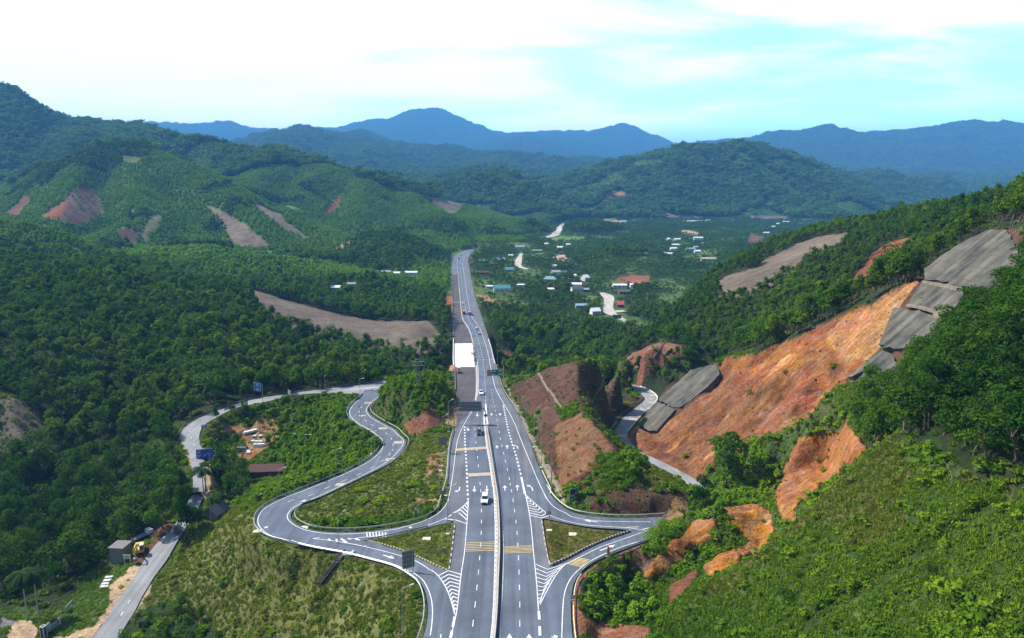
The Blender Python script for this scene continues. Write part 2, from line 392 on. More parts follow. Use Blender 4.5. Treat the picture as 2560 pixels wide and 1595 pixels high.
# second hill at far left, and the high ridge behind it
ty([(-120, 520, 760), (0, 538, 760), (63, 548, 760), (158, 575, 750), (232, 606, 740), (306, 635, 720)], drop=8)
w([(-800, 1000, 10), (-600, 1000, 5), (-400, 1020, -5), (-330, 1060, -10)])
ty(pl(DD, [(-120, 500, 1300), (0, 480, 1320), (60, 450, 1350), (130, 390, 1400), (180, 357, 1450), (250, 344, 1500), (330, 347, 1500), (390, 364, 1480), (450, 388, 1430), (500, 412, 1380), (560, 442, 1330), (640, 482, 1250), (700, 507, 1200), (770, 532, 1150)]), drop=6)
ty(pl(DD, [(400, 400, 1390), (460, 432, 1300), (530, 475, 1200), (600, 520, 1120), (690, 570, 1050)]), drop=4)      # spurs
ty(pl(DD, [(180, 380, 1390), (170, 430, 1250), (150, 500, 1090)]), drop=0)
ty(pl(DD, [(300, 372, 1440), (320, 440, 1280), (340, 520, 1100)]), drop=0)
ty(pl(DD, [(430, 470, 1260), (470, 525, 1130)]), drop=16)
ty(pl(DD, [(240, 440, 1320), (250, 520, 1130)]), drop=18)
w([(-520, 1030, -6), (-250, 1100, -12), (-640, 1060, 0), (-160, 1120, -16)])
ty(pl(DD, [(360, 332, 2100), (410, 320, 2050), (450, 314, 2000), (490, 317, 1980), (530, 332, 1960), (570, 352, 1950), (620, 359, 1950), (660, 352, 1930), (700, 364, 1900), (760, 387, 1850), (820, 397, 1820), (880, 407, 1800), (930, 422, 1780), (980, 447, 1750), (1020, 457, 1720), (1060, 477, 1690), (1110, 492, 1650), (1180, 502, 1600), (1250, 514, 1550), (1310, 547, 1500)]), drop=9)
ty(pl(DD, [(640, 385, 1800), (610, 420, 1640), (560, 450, 1500)]), drop=2)
ty(pl(DD, [(760, 400, 1760), (720, 450, 1560), (690, 500, 1400)]), drop=2)
ty(pl(DD, [(880, 425, 1700), (860, 470, 1520), (840, 520, 1330)]), drop=2)
ty(pl(DD, [(980, 465, 1640), (1010, 500, 1480), (1080, 530, 1350)]), drop=2)
ty(pl(DD, [(690, 420, 1680), (650, 475, 1430)]), drop=26)
ty(pl(DD, [(820, 440, 1640), (780, 500, 1400)]), drop=24)
ty(pl(DD, [(940, 470, 1600), (930, 530, 1350)]), drop=16)
ty(pl(DD, [(890, 535, 1330), (980, 540, 1300), (1080, 545, 1290), (1180, 552, 1300), (1260, 560, 1320)]), drop=6)
w([(-420, 1380, 20), (-300, 1290, -10), (-180, 1360, -12), (-60, 1300, -20), (0, 1400, -24), (60, 1500, -25), (110, 1480, -26), (40, 1700, -22)])
w([(-800, 2400, 90), (-500, 2400, 60), (-200, 2200, 20), (0, 2000, -10), (100, 1800, -24)])
# distant ranges
ty(pl(DD, [(-120, 165, 2600), (-40, 205, 2600), (0, 227, 2600), (40, 252, 2600), (80, 267, 2600), (130, 287, 2600), (180, 281, 2600), (220, 276, 2600), (260, 279, 2600), (320, 292, 2580), (380, 304, 2550), (430, 320, 2500)]), drop=28)
w([(-1600, 1900, 120), (-1350, 1900, 95), (-1150, 1850, 85), (-900, 1900, 95), (-800, 2100, 130)])
w([(-2600, 3400, 150), (-1500, 3300, 150), (-900, 3100, 60), (-300, 3000, 10)])
ty(pl(DD, [(40, 200, 2380), (90, 330, 2100)]), drop=20)
ty(pl(DD, [(560, 352, 5800), (600, 335, 5800), (630, 326, 5800), (680, 319, 5800), (740, 316, 5800), (790, 323, 5800), (850, 326, 5800), (890, 341, 5700), (930, 351, 5600), (970, 363, 5500), (1040, 363, 5500), (1100, 366, 5400), (1160, 373, 5300), (1230, 381, 5100), (1290, 391, 4900), (1340, 402, 4700)]), drop=6)
ty(pl(DD, [(960, 410, 2950), (1023, 405, 2950), (1096, 392, 2950), (1162, 388, 2900), (1228, 398, 2900), (1290, 412, 2900)]), drop=6)
w([(-1000, 3300, 70), (-500, 3350, 50), (-200, 3200, 20), (150, 3100, 10), (-300, 2600, 30), (-100, 2600, 20), (100, 2500, -10)])
ty(pl(DD, [(1060, 440, 2350), (1110, 428, 2380), (1160, 414, 2400), (1200, 407, 2400), (1250, 440, 2250), (1290, 480, 2150)]), drop=3)
ty(pl(DD, [(-300, 310, 13000), (100, 320, 13000), (360, 294, 13000), (430, 299, 13000), (490, 299, 13000), (545, 290, 13000), (570, 306, 13000), (600, 313, 13000), (640, 316, 13000), (680, 313, 13000), (720, 309, 13000), (800, 309, 13000), (850, 296, 13000), (890, 286, 13000), (925, 286, 13000), (950, 271, 13000), (980, 266, 13000), (1020, 259, 13000), (1040, 256, 13000), (1060, 262, 13000), (1090, 280, 13000), (1130, 301, 13000), (1160, 318, 13000), (1190, 319, 13000), (1200, 326, 13000), (1260, 321, 13000), (1340, 316, 13000), (1400, 319, 13000), (1440, 306, 13000), (1480, 295, 13000), (1510, 306, 13000), (1540, 326, 13000), (1570, 330, 13000), (1600, 345, 13000), (1640, 352, 13000), (1900, 360, 13000), (2400, 360, 13000), (2700, 360, 13000)]))
ty(pl(DD, [(800, 345, 10000), (880, 328, 10000), (950, 338, 10000), (1010, 356, 9800), (1100, 360, 9600), (1190, 347, 9800), (1250, 332, 9800), (1300, 345, 9800), (1350, 366, 9600), (1420, 388, 8600), (1500, 392, 9300)]))
ty(pl(DD, [(1560, 362, 8600), (1610, 352, 8600), (1680, 347, 8600), (1770, 341, 8600), (1800, 331, 8600), (1850, 319, 8600), (1900, 321, 8600), (1930, 309, 8600), (1960, 305, 8600), (2000, 316, 8600), (2060, 326, 8600), (2100, 321, 8600), (2150, 319, 8600), (2200, 311, 8600), (2260, 301, 8600), (2310, 290, 8600), (2340, 296, 8600), (2380, 293, 8600), (2427, 305, 8600), (2520, 330, 8600), (2700, 340, 8600)]))
ty(pl(DD, [(1600, 400, 7000), (1800, 400, 7000), (2000, 400, 6800), (2200, 410, 6600), (2427, 410, 6600)]), drop=0)
ty(pl(DD, [(2060, 345, 8000), (2100, 380, 7200)]), drop=-40); ty(pl(DD, [(2290, 330, 8000), (2250, 380, 7100)]), drop=-50)
ty(pl(DD, [(1340, 402, 2850), (1366, 403, 2850), (1420, 393, 2880), (1480, 377, 2900), (1540, 362, 2900), (1580, 354, 2900), (1640, 347, 2900), (1690, 347, 2900), (1720, 342, 2900), (1750, 339, 2900), (1790, 347, 2900), (1830, 360, 2900), (1880, 374, 2880), (1920, 392, 2860), (1980, 417, 2820), (2040, 442, 2780), (2090, 462, 2740), (2130, 492, 2700), (2200, 510, 2650)]), drop=8)
ty(pl(DD, [(1640, 365, 2760), (1600, 420, 2520), (1560, 480, 2330)]), drop=-10)
ty(pl(DD, [(1750, 355, 2780), (1780, 420, 2540), (1800, 500, 2320)]), drop=-14)
ty(pl(DD, [(1500, 395, 2760), (1450, 440, 2560), (1400, 480, 2400)]), drop=-8)
ty(pl(DD, [(1690, 420, 2560), (1690, 490, 2330)]), drop=12); ty(pl(DD, [(1900, 430, 2640), (1930, 500, 2350)]), drop=-6)
ty(pl(DD, [(1370, 480, 2420), (1448, 458, 2450), (1490, 466, 2430), (1530, 490, 2350)]), drop=3)
ty(pl(DD, [(2010, 430, 3700), (2060, 419, 3700), (2100, 416, 3700), (2140, 426, 3700), (2170, 441, 3680), (2200, 446, 3650), (2240, 441, 3650), (2280, 470, 3600), (2400, 480, 3600)]), drop=5)
w([(1000, 4600, 40), (1600, 4800, 60), (2300, 4800, 60), (700, 4000, 20), (2500, 6000, 100), (4000, 6500, 150), (-500, 7500, 150), (1500, 7500, 200), (-3000, 8000, 250), (1500, 2900, 0), (2200, 3000, 10)])
# valley floor with the village
w([(0, 1000, -24), (120, 900, -27), (60, 800, -27), (20, 700, -27), (150, 700, -28), (240, 800, -27), (100, 1200, -26), (260, 1150, -26), (150, 1420, -26), (350, 1380, -26), (500, 1500, -26), (300, 1750, -26), (600, 1800, -26), (900, 1900, -26), (420, 2050, -26), (200, 2100, -24), (700, 2150, -26), (1050, 2200, -26), (1300, 2200, -20),
   (170, 600, -29), (60, 600, -29), (20, 560, -29), (120, 540, -31), (40, 500, -32), (420, 1000, -22), (330, 900, -24), (560, 1200, -22), (800, 1450, -22), (1100, 1600, -20)])
ty(pl(DD, [(1350, 642, 960), (1400, 602, 1000), (1460, 584, 1020), (1520, 587, 1020), (1580, 602, 1000), (1640, 628, 960)]), drop=8)
w([(60, 980, -26), (150, 860, -27), (300, 860, -26), (200, 1130, -26)])
ty(pl(DD, [(1330, 545, 1560), (1380, 517, 1600), (1430, 527, 1600), (1500, 541, 1560)]), drop=8)
ty(pl(DD, [(1690, 575, 1380), (1730, 550, 1400), (1780, 562, 1380)]), drop=5)
# right-hand ridge
ty(pl(DD, [(1480, 806, 400), (1540, 756, 430), (1600, 704, 470), (1650, 660, 500), (1700, 614, 530), (1760, 580, 560), (1855, 544, 580), (1980, 509, 565), (2080, 499, 545), (2150, 474, 505), (2260, 454, 440), (2340, 436, 390), (2427, 424, 350), (2560, 405, 330)]), drop=9)
ty(pl(DD, [(1700, 700, 425), (1760, 668, 432), (1850, 636, 445), (1930, 590, 460), (2000, 556, 475)]), brk=False)
ty(pl(DD, [(1620, 760, 390), (1750, 775, 335), (1950, 695, 325), (2100, 620, 305)]), drop=6, brk=False)
w([(330, 800, -10), (250, 700, -16), (480, 800, 5), (420, 640, 20), (600, 700, 40), (700, 900, 10)])
# far cut above the slip road
ty([(1560, 880, 338), (1610, 868, 345), (1670, 862, 345), (1720, 872, 338)]); tz([(1590, 945, -14), (1640, 965, -15)], brk=False)
# landslide face: crest, flank and toe
crest = [cutface(*DD(x, y)) for x, y in [(1690, 866), (1702, 852), (1760, 838), (1800, 830), (1870, 790), (1950, 765), (2005, 728), (2060, 700), (2150, 672), (2195, 652), (2300, 597), (2390, 545), (2440, 515), (2520, 470)]]
line(crest, True)
line([p + Vector((9, 4, 2.5)) for p in crest[:-3]], False)
A9 = zm(2000, 640, .2381)
line([cutface(*A9(x, y)) for x, y in [(1700, 150), (2100, 100), (2250, -100), (1900, 300), (2250, 330), (1500, 450), (1650, 600), (1300, 800), (1500, 720), (1400, 950), (1150, 900), (900, 1250), (1000, 1150), (700, 1400), (900, 1400), (600, 1280), (1050, 700)]], False)
line([cutface(*DD(x, y)) for x, y in [(1600, 1085), (1640, 1125), (1540, 1020)]], False)
line([cutface(*DD(x, y)) for x, y in [(1800, 960), (1900, 900), (2000, 820), (2100, 760), (1700, 1000), (2000, 900)]], False)
line([cutface(*DD(x, y)) + Vector((-1.5, 0, 1.5)) for x, y in [(1690, 1095), (1750, 1075), (1810, 1060), (1850, 1040), (1900, 1015), (1950, 990), (2000, 975), (2040, 965)]], True)
# middle spur and the scarps under it
line([at_y(1760, 1250, 178), at_y(1800, 1262, 165), at_y(1850, 1275, 160)], True)
line([at_y(1960, 1235, 182), at_y(2060, 1185, 182), at_y(1880, 1240, 178)], False)
line([at_y(1830, 1385, 146), at_y(1900, 1390, 146), at_y(1740, 1400, 150), at_y(1690, 1290, 166), at_y(1640, 1330, 163), at_y(1600, 1400, 152), at_y(1560, 1440, 147), at_y(1800, 1280, 158), at_y(1920, 1290, 158)], False)
# foreground shoulder
fc = [(1624, 1588), (1679, 1532), (1790, 1446), (1877, 1398), (1990, 1307), (2094, 1208), (2173, 1137), (2230, 1095), (2300, 1040), (2380, 975), (2460, 900), (2560, 820), (2680, 740)]
line([foreface(*p) for p in fc], True)
line([foreface(*p) for p in [(1700, 1590), (1900, 1590), (2200, 1590), (2450, 1590), (2700, 1590), (2000, 1450), (2300, 1400), (2560, 1300), (2700, 1200), (2300, 1200), (2520, 1080), (2640, 980), (2750, 900), (2420, 1180), (1850, 1500), (2150, 1300)]], False)
line([foreface(*p) + Vector((9, 14, -7)) for p in fc[2:7]], False)
line([at_y(1480, 1500, 134), at_y(1560, 1500, 136), at_y(1640, 1480, 140), at_y(1500, 1590, 119)], False)
# cut spur between highway and slip road
ty([(1447, 902, 272), (1446, 950, 252), (1447, 985, 240), (1470, 1040, 218), (1487, 1070, 206), (1508, 1092, 199), (1555, 1150, 184)])
ty([(1500, 905, 285), (1560, 905, 295), (1400, 915, 290), (1340, 930, 310)], brk=False)
tz([(1296, 985, -2.6), (1318, 1040, -.6), (1340, 1100, .4), (1366, 1170, .6), (1390, 1222, .5)], brk=True)
ty([(1440, 1225, 176), (1500, 1230, 174), (1560, 1240, 173), (1620, 1236, 174), (1680, 1215, 178)], brk=True)
ty([(1600, 1190, 188), (1650, 1185, 190)], brk=False)
w([(52, 178, .5), (60, 172, 1.5), (50, 165, .8), (66, 182, -.5), (58, 190, -4), (44, 160, 1.2)])
tz([(1450, 1283, .3), (1540, 1290, .3), (1620, 1292, .2)], brk=False)
tz([(1500, 1020, -11), (1496, 985, -13)], brk=False)
w([(70, 310, -16), (50, 330, -16), (90, 320, -10), (30, 320, -14)])
# rim of the sheet
UB = 1.02
for yy in [12, 40, 70, 90]:
    z0 = {12: 0, 40: -2, 70: 2, 90: 2}[yy]
    w([(-UB * yy, yy, -26), (0, yy, z0 + 2), (UB * yy, yy, 2 + .8 * max(0, UB * yy - 24)), (-.5 * yy, yy, -22), (.45 * yy, yy, 3 + max(0, .8 * (.45 * yy - 24)))])
w([(-UB * 110, 110, -26), (-.55 * 110, 110, -24), (-.25 * 100, 100, -8)])
for yy, za, zb in [(160, -27, 130), (250, -20, 130), (420, 20, 120), (560, 40, 60), (760, 60, 40), (1300, 120, 30), (2000, 200, 40), (3300, 300, 100), (4500, 200, 300), (8600, 500, 500), (13000, 1000, 700)]:
    w([(-UB * yy, yy, za), (UB * yy, yy, zb)])
for u in np.linspace(-UB, UB, 14): w([(u * 16500, 16500, 300), (u * 23000, 23000, 0)])

# ------------------------------------------------------------------ triangulate and rasterise to a fine fan-shaped grid
KV = .55
NU, NV = 820, 980
U = np.linspace(-1.0, 1.0, NU)
LV = np.concatenate([np.linspace(math.log(14), math.log(96), 40, endpoint=False), np.linspace(math.log(96), math.log(2600), 780, endpoint=False), np.linspace(math.log(2600), math.log(22000), 190)])
NV = len(LV)
def build_grid():
    P = np.array([(p.x, p.y, p.z) for p in TP])
    uv = np.stack([P[:, 0] / P[:, 1], KV * np.log(P[:, 1])], 1)
    ok = np.abs(uv[:, 0]) < UB + .3
    res = delaunay_2d_cdt([Vector(p) for p in uv], TE, [], 0, 1e-6)
    vv = np.array([(a.x, a.y) for a in res[0]]); zz = np.zeros(len(vv))
    for i, orig in enumerate(res[3]):
        if len(orig): zz[i] = np.mean([P[o, 2] for o in orig])
        else:
            d = np.hypot(*(uv - vv[i]).T); j = np.argsort(d)[:3]; zz[i] = np.average(P[j, 2], weights=1 / (d[j] + 1e-6))
    Z = np.full((NV, NU), np.nan); KLV = KV * LV
    for t in res[2]:
        a, b, c = vv[t[0]], vv[t[1]], vv[t[2]]
        i0, i1 = np.searchsorted(U, [min(a[0], b[0], c[0]), max(a[0], b[0], c[0])]); j0, j1 = np.searchsorted(KLV, [min(a[1], b[1], c[1]), max(a[1], b[1], c[1])])
        i1 = min(i1 + 1, NU); j1 = min(j1 + 1, NV)
        if i0 >= i1 or j0 >= j1: continue
        uu, kk = np.meshgrid(U[i0:i1], KLV[j0:j1])
        den = (b[1] - c[1]) * (a[0] - c[0]) + (c[0] - b[0]) * (a[1] - c[1])
        if abs(den) < 1e-14: continue
        l1 = ((b[1] - c[1]) * (uu - c[0]) + (c[0] - b[0]) * (kk - c[1])) / den
        l2 = ((c[1] - a[1]) * (uu - c[0]) + (a[0] - c[0]) * (kk - c[1])) / den
        l3 = 1 - l1 - l2; m = (l1 > -1e-6) & (l2 > -1e-6) & (l3 > -1e-6)
        zt = l1 * zz[t[0]] + l2 * zz[t[1]] + l3 * zz[t[2]]
        Z[j0:j1, i0:i1] = np.where(m, zt, Z[j0:j1, i0:i1])
    for j in range(NV):                                   # fill any gaps along the row
        r = Z[j]; n = np.isnan(r)
        if n.all(): Z[j] = Z[j - 1] if j else -20
        elif n.any(): r[n] = np.interp(U[n], U[~n], r[~n])
    return Z
def blur(Z, s):
    k = int(3 * s + 1); x = np.arange(-k, k + 1); g = np.exp(-x * x / (2 * s * s)); g /= g.sum()
    Zp = np.pad(Z, k, mode='edge')
    Zp = sum(g[i] * Zp[:, i:i + Z.shape[1]] for i in range(2 * k + 1))
    return sum(g[i] * Zp[i:i + Z.shape[0], :] for i in range(2 * k + 1))
GZ = build_grid()
GY = np.exp(LV)[:, None] * np.ones((1, NU)); GX = U[None, :] * GY
_b1 = blur(GZ, 1.2); _b2 = blur(GZ, 3.2); _b3 = blur(GZ, 1.6)
t = sstep(260, 520, GY); t2 = sstep(3400, 5200, GY)
GZ = (_b1 * (1 - t) + _b2 * t) * (1 - t2) + _b3 * t2
# ------------------------------------------------------------------ land cover
PX, PY, _ = project(GX, GY, GZ)
_wn = np.clip(GY / 40, 2.5, 60)
WX = 7 * perlin(GX / _wn, GY / _wn, 201) + 4 * perlin(GX / _wn * 2.7, GY / _wn * 2.7, 202)
WY = 5 * perlin(GX / _wn, GY / _wn, 203) + 3 * perlin(GX / _wn * 2.7, GY / _wn * 2.7, 204)
def inpoly(poly, ymin=0, ymax=1e9):
    poly = np.array(poly); x0, y0 = poly.min(0); x1, y1 = poly.max(0)
    m = (PX >= x0) & (PX <= x1) & (PY >= y0) & (PY <= y1) & (GY >= ymin) & (GY <= ymax)
    idx = np.nonzero(m); x = PX[idx] + WX[idx]; y = PY[idx] + WY[idx]; ins = np.zeros(len(x), bool)
    j = len(poly) - 1
    for i in range(len(poly)):
        xi, yi = poly[i]; xj, yj = poly[j]
        c = ((yi > y) != (yj > y)) & (x < (xj - xi) * (y - yi) / (yj - yi + 1e-12) + xi)
        ins ^= c; j = i
    out = np.zeros(PX.shape, bool); out[idx[0][ins], idx[1][ins]] = True
    return out
SH = GX.shape
ALB = np.zeros(SH + (3,)); TD = np.zeros(SH); TH = np.full(SH, 9.0); TT = np.zeros(SH, int)
SD = np.zeros(SH); GD = np.zeros(SH); RG = np.zeros(SH); SHT = np.full(SH, 1.0); STONE = np.zeros(SH)
C_FOREST = (.024, .036, .012); C_YOUNG = (.06, .12, .022); C_GRASS = (.045, .07, .014); C_OLIVE = (.07, .075, .02)
C_CLEAR = (.14, .108, .08); C_ORANGE = (.235, .094, .03); C_RED = (.17, .055, .026); C_BROWN = (.13, .058, .036); C_DARK = (.085, .045, .03)
C_SAND = (.36, .25, .15); C_FIELD = (.09, .17, .03); C_LAWN = (.05, .085, .02); C_TAN = (.26, .15, .07)
def put(m, alb, td=0, th=9, tt=0, sd=0, gd=0, rg=0, sh=1.0, stone=0):
    ALB[m] = alb; TD[m] = td; TH[m] = th; TT[m] = tt; SD[m] = sd; GD[m] = gd; RG[m] = rg; SHT[m] = sh; STONE[m] = stone
big = fbm(GX / 260, GY / 260, 4, 11); mid = fbm(GX / 70, GY / 70, 3, 21); fine = fbm(GX / 18, GY / 18, 3, 31)
ALLM = np.ones(SH, bool)
put(ALLM, C_FOREST, .052, 10.5, 0, .02)
put(GY > 1750, (.022, .038, .013), .012, 12, 1)
put((GY > 700) & (GY < 2000) & (GX < 100) & (big + .35 * mid > -.26), C_YOUNG, .085, 5, 2)
put((GY > 1520) & (GY < 2150) & (GX < 0) & (GZ > 70) & (big < .1), (.02, .034, .014), .02, 12, 1)
put((GY > 2000) & (GY < 3100) & (GX > -300) & (big > .22), C_YOUNG, .03, 5, 2)
village = (GY > 545) & (GY < 2350) & (GZ < -17) & (GX > -70)
put(village, (.045, .075, .02), .044, 5.2, 3, .05)
put(village & (mid > .25), (.08, .125, .03), .014, 4.5, 3, .05)
put(village & (mid < -.22), C_FOREST, .045, 7, 0, .02)
near = (GY < 268) & (GX < 40)
put(near, C_GRASS, 0, 3, 0, .22, 1.0, 0, .9)
put((GY < 200) & (GX > 8), C_GRASS, 0, 3, 0, .20, 1.1, 0, 1.0)
put((GY < 330) & (GX > -20) & (GX < 90) & (GY > 180), (.065, .08, .022), 0, 3, 0, .16, .5, 0, 1.2)
put((GY > 262) & (GY < 380) & (GX > 12) & (GX < 60) & (GZ > -13), (.065, .08, .022), .03, 4, 2, .14, .3)
# --- forested hill to the left: tight plantation rows
put((GX < -55) & (GY > 300) & (GY < 640), C_FOREST, .062, 9.5, 0, .02)
put(inpoly(pl(DD, [(440, 655), (520, 635), (580, 655), (600, 690), (520, 700), (450, 680)]), 600, 700), C_YOUNG, .12, 4.5, 2)
put(inpoly(pl(DD, [(320, 600), (400, 575), (560, 570), (700, 610), (880, 640), (880, 665), (600, 660), (330, 640)]), 640, 860), (.04, .075, .02), .07, 6, 2)
put(inpoly(pl(DD, [(780, 600), (880, 535), (980, 545), (1065, 610), (1050, 640), (800, 640)]), 960, 1120), (.03, .055, .016), .05, 8, 0)
# --- cleared plots and bare slopes far off
def bare(fn, pts, y0, y1, c, **k): put(inpoly(pl(fn, pts), y0, y1), c, **k)
bare(A1, [(340, 1180), (480, 1080), (560, 1050), (640, 930), (740, 905), (860, 990), (905, 1190), (700, 1285), (560, 1260)], 800, 1550, (.14, .085, .06), sd=.004, td=.006, th=5, tt=2, rg=3)
bare(A1, [(340, 1170), (480, 1085), (560, 1050), (620, 1130), (520, 1200), (450, 1230)], 800, 1550, C_RED, rg=3)
bare(A1, [(660, 930), (740, 910), (800, 980), (700, 985)], 800, 1550, C_RED, rg=3)
bare(A1, [(590, 1250), (700, 1200), (660, 1275)], 800, 1550, C_RED, rg=3)
bare(A1, [(20, 1140), (250, 1010), (260, 1060), (170, 1180)], 800, 1550, C_BROWN, rg=2)
bare(A1, [(1740, 1070), (1960, 1165), (2080, 1220), (2340, 1440), (2000, 1440), (1920, 1260)], 850, 1550, C_CLEAR, td=.001, th=5)
bare(A1, [(2190, 1110), (2420, 1170), (2420, 1300)], 850, 1600, C_CLEAR)
bare(A1, [(1000, 1310), (1080, 1280), (1190, 1320), (1170, 1440), (1020, 1400)], 800, 1550, C_DARK, rg=2)
bare(A1, [(1200, 1330), (1300, 1200), (1400, 1180), (1360, 1300), (1240, 1430)], 800, 1550, (.12, .12, .06))
bare(A1, [(1010, 690), (1090, 672), (1200, 690), (1270, 730), (1180, 745), (1060, 730)], 900, 1600, (.075, .11, .03))
bare(A2, [(610, 985), (700, 900), (775, 865), (735, 960), (690, 1000)], 1100, 1900, C_RED, rg=2)
bare(A2, [(1180, 822), (1240, 825), (1420, 925), (1520, 925), (1690, 970), (1580, 1040), (1480, 965), (1300, 875)], 1100, 1900, C_CLEAR, rg=1)
bare(A2, [(140, 980), (260, 1020), (530, 1215), (480, 1220), (280, 1110)], 850, 1700, C_CLEAR)
bare(A2, [(680, 1300), (860, 1185), (1000, 1130), (1030, 1140), (920, 1195), (740, 1300)], 800, 1200, (.24, .17, .07))
bare(A2, [(80, 1290), (250, 1290), (300, 1320), (420, 1330), (410, 1375), (250, 1350)], 640, 1200, C_FIELD, sd=.02)
bare(A2, [(320, 960), (400, 950), (500, 975), (420, 990)], 1000, 1900, C_FIELD)
bare(A2, [(1040, 720), (1200, 720), (1210, 745), (1080, 740)], 1400, 2000, C_CLEAR)
bare(A3, [(440, 860), (600, 795), (660, 740), (690, 705), (770, 735), (870, 775), (700, 795), (560, 865)], 2000, 2900, (.13, .07, .055), rg=4)
bare(A3, [(670, 705), (760, 705), (790, 745), (700, 735)], 2000, 2900, C_TAN)
bare(A3, [(980, 820), (1080, 850), (1190, 880), (1300, 870), (1400, 900), (1130, 895)], 2000, 2700, C_CLEAR)
bare(A3, [(1740, 870), (2020, 880), (2020, 905), (1740, 900)], 2000, 2900, (.12, .1, .09))
bare(A3, [(1835, 740), (1865, 750), (1870, 810), (1835, 800)], 2000, 2900, C_CLEAR)
bare(A3, [(1200, 985), (1280, 985), (1360, 1005), (1350, 1030), (1220, 1015)], 1000, 2200, C_SAND)
bare(A3, [(620, 900), (740, 905), (750, 935), (660, 925)], 1200, 2300, C_TAN)
bare(A3, [(240, 1180), (340, 1165), (355, 1220), (270, 1218)], 700, 1600, C_SAND)
bare(A3, [(720, 1345), (850, 1320), (980, 1330), (985, 1390), (870, 1405), (760, 1380)], 560, 1100, (.22, .08, .045), sd=.05)
bare(A3, [(240, 1035), (350, 1028), (490, 1035), (480, 1070), (240, 1075)], 900, 2200, C_FIELD)
bare(A3, [(480, 1475), (600, 1480), (590, 1510), (480, 1505)], 500, 900, C_FIELD)
bare(A3, [(1740, 1020), (1900, 1040), (1720, 1100)], 900, 1700, C_BROWN)
bare(A4, [(1380, 650), (1500, 590), (1500, 640), (1430, 670)], 3000, 6000, C_CLEAR)
# --- ridge on the right
bare(A3, [(1480, 1390), (1550, 1330), (1800, 1270), (1900, 1200), (2100, 1080), (2250, 1040), (2419, 1012), (2450, 1080), (2250, 1165), (2100, 1275), (1900, 1395), (1720, 1490), (1480, 1490)], 330, 620, C_CLEAR, sd=.05, rg=.55, sh=.6)
bare(A4, [(0, 1235), (150, 1150), (350, 1058), (660, 1002), (640, 1095), (450, 1180), (270, 1300), (80, 1415), (0, 1430)], 330, 620, C_CLEAR, sd=.05, rg=.55, sh=.6)
bare(A4, [(930, 1090), (1120, 1040), (1150, 1060), (1080, 1190), (980, 1320), (850, 1440), (700, 1490), (640, 1460), (740, 1310), (850, 1170)], 230, 620, C_RED, rg=2)
bare(A4, [(1000, 1080), (1120, 1045), (1145, 1065), (1060, 1150), (960, 1270), (890, 1275), (980, 1180)], 230, 620, C_ORANGE, rg=2)
# --- cleared bench and odd bare ground left
bare(DD, [(570, 690), (600, 688), (680, 712), (760, 733), (860, 756), (960, 762), (1010, 758), (1042, 790), (1052, 838), (960, 834), (860, 822), (760, 804), (690, 780), (620, 742)], 430, 640, C_CLEAR, sd=.05, rg=.5, sh=.6)
bare(DD, [(0, 925), (50, 955), (112, 1010), (105, 1075), (0, 1085), (-60, 1000)], 180, 420, (.13, .11, .085), sd=.06, gd=.2)
bare(Z3, [(545, 660), (622, 650), (628, 845), (540, 840), (520, 760)], 400, 800, C_ORANGE, rg=.6)
bare(Z3, [(900, 640), (1050, 660), (1080, 710), (1300, 735), (1240, 770), (1000, 720), (930, 700)], 480, 760, C_TAN, sd=.04, rg=.5)
bare(Z3, [(1060, 1170), (1130, 1250), (1350, 1340), (1340, 1500), (1140, 1480)], 320, 520, C_BROWN, sd=.05, rg=.8)
bare(Z1, [(480, 70), (590, 40), (600, 160), (510, 130)], 300, 460, C_TAN)
bare(Z1, [(525, 380), (603, 400), (615, 705), (478, 712), (500, 500)], 230, 330, C_TAN, gd=.1, rg=.2)
# --- mound between ramp and highway
put(inpoly(pl(Z1, [(-300, 250), (0, 120), (180, 60), (430, 100), (580, 190), (590, 420), (520, 480), (300, 560), (100, 680), (-200, 620)]), 235, 345), (.06, .075, .022), .14, 2.3, 2, .25, .5)
bare(Z1, [(30, 650), (200, 620), (300, 500), (420, 600), (450, 705), (380, 725), (250, 775), (150, 850)], 215, 300, (.17, .075, .042), sd=.04, rg=.7)
# --- inside the loop
put(inpoly(pl(Z5, [(250, 640), (420, 540), (800, 400), (1100, 330), (1700, 285), (1980, 320), (1870, 450), (1860, 520), (2080, 690), (2230, 790), (2150, 910), (1800, 1160), (1100, 1440), (330, 1440), (310, 1000)]), 170, 330), (.07, .085, .022), .012, 3, 2, .2, .7, 0, 1.2)
put(inpoly(pl(Z5, [(1130, 620), (1450, 450), (1870, 330), (1840, 520), (2060, 690), (2210, 800), (2130, 900), (1780, 1140), (1080, 1430), (780, 1440), (900, 1180), (1000, 1010), (1050, 850)]), 170, 330), (.04, .085, .016), .17, 2.6, 2, .3, .4, 0, 1.3)
put(inpoly(pl(Z5, [(370, 1120), (560, 1050), (780, 1180), (790, 1430), (330, 1440)]), 170, 330), C_FOREST, .022, 9, 4, .1)
bare(Z5, [(480, 600), (820, 640), (900, 520), (1060, 560), (1120, 640), (1130, 770), (1050, 830), (960, 890), (880, 920), (700, 1015), (660, 990), (760, 860), (720, 750), (500, 690)], 200, 330, C_TAN, sd=.03, gd=.12)
bare(Z5, [(670, 990), (860, 890), (900, 920), (760, 1010)], 200, 330, C_ORANGE)
bare(Z5, [(330, 680), (520, 660), (540, 720), (420, 780), (330, 740)], 200, 330, (.16, .08, .05), sd=.3)
put(inpoly(pl(Z4, [(480, 770), (900, 560), (1500, 290), (1720, 60), (1760, -80), (2180, -80), (2130, 620), (2020, 800), (1500, 950), (900, 960), (560, 900)]), 170, 260), (.10, .115, .03), 0, 3, 2, .13, 1.6, 0, .65)
bare(Z4, [(1970, 150), (2110, 130), (2100, 380), (1920, 390)], 170, 260, (.25, .12, .06), gd=.25)
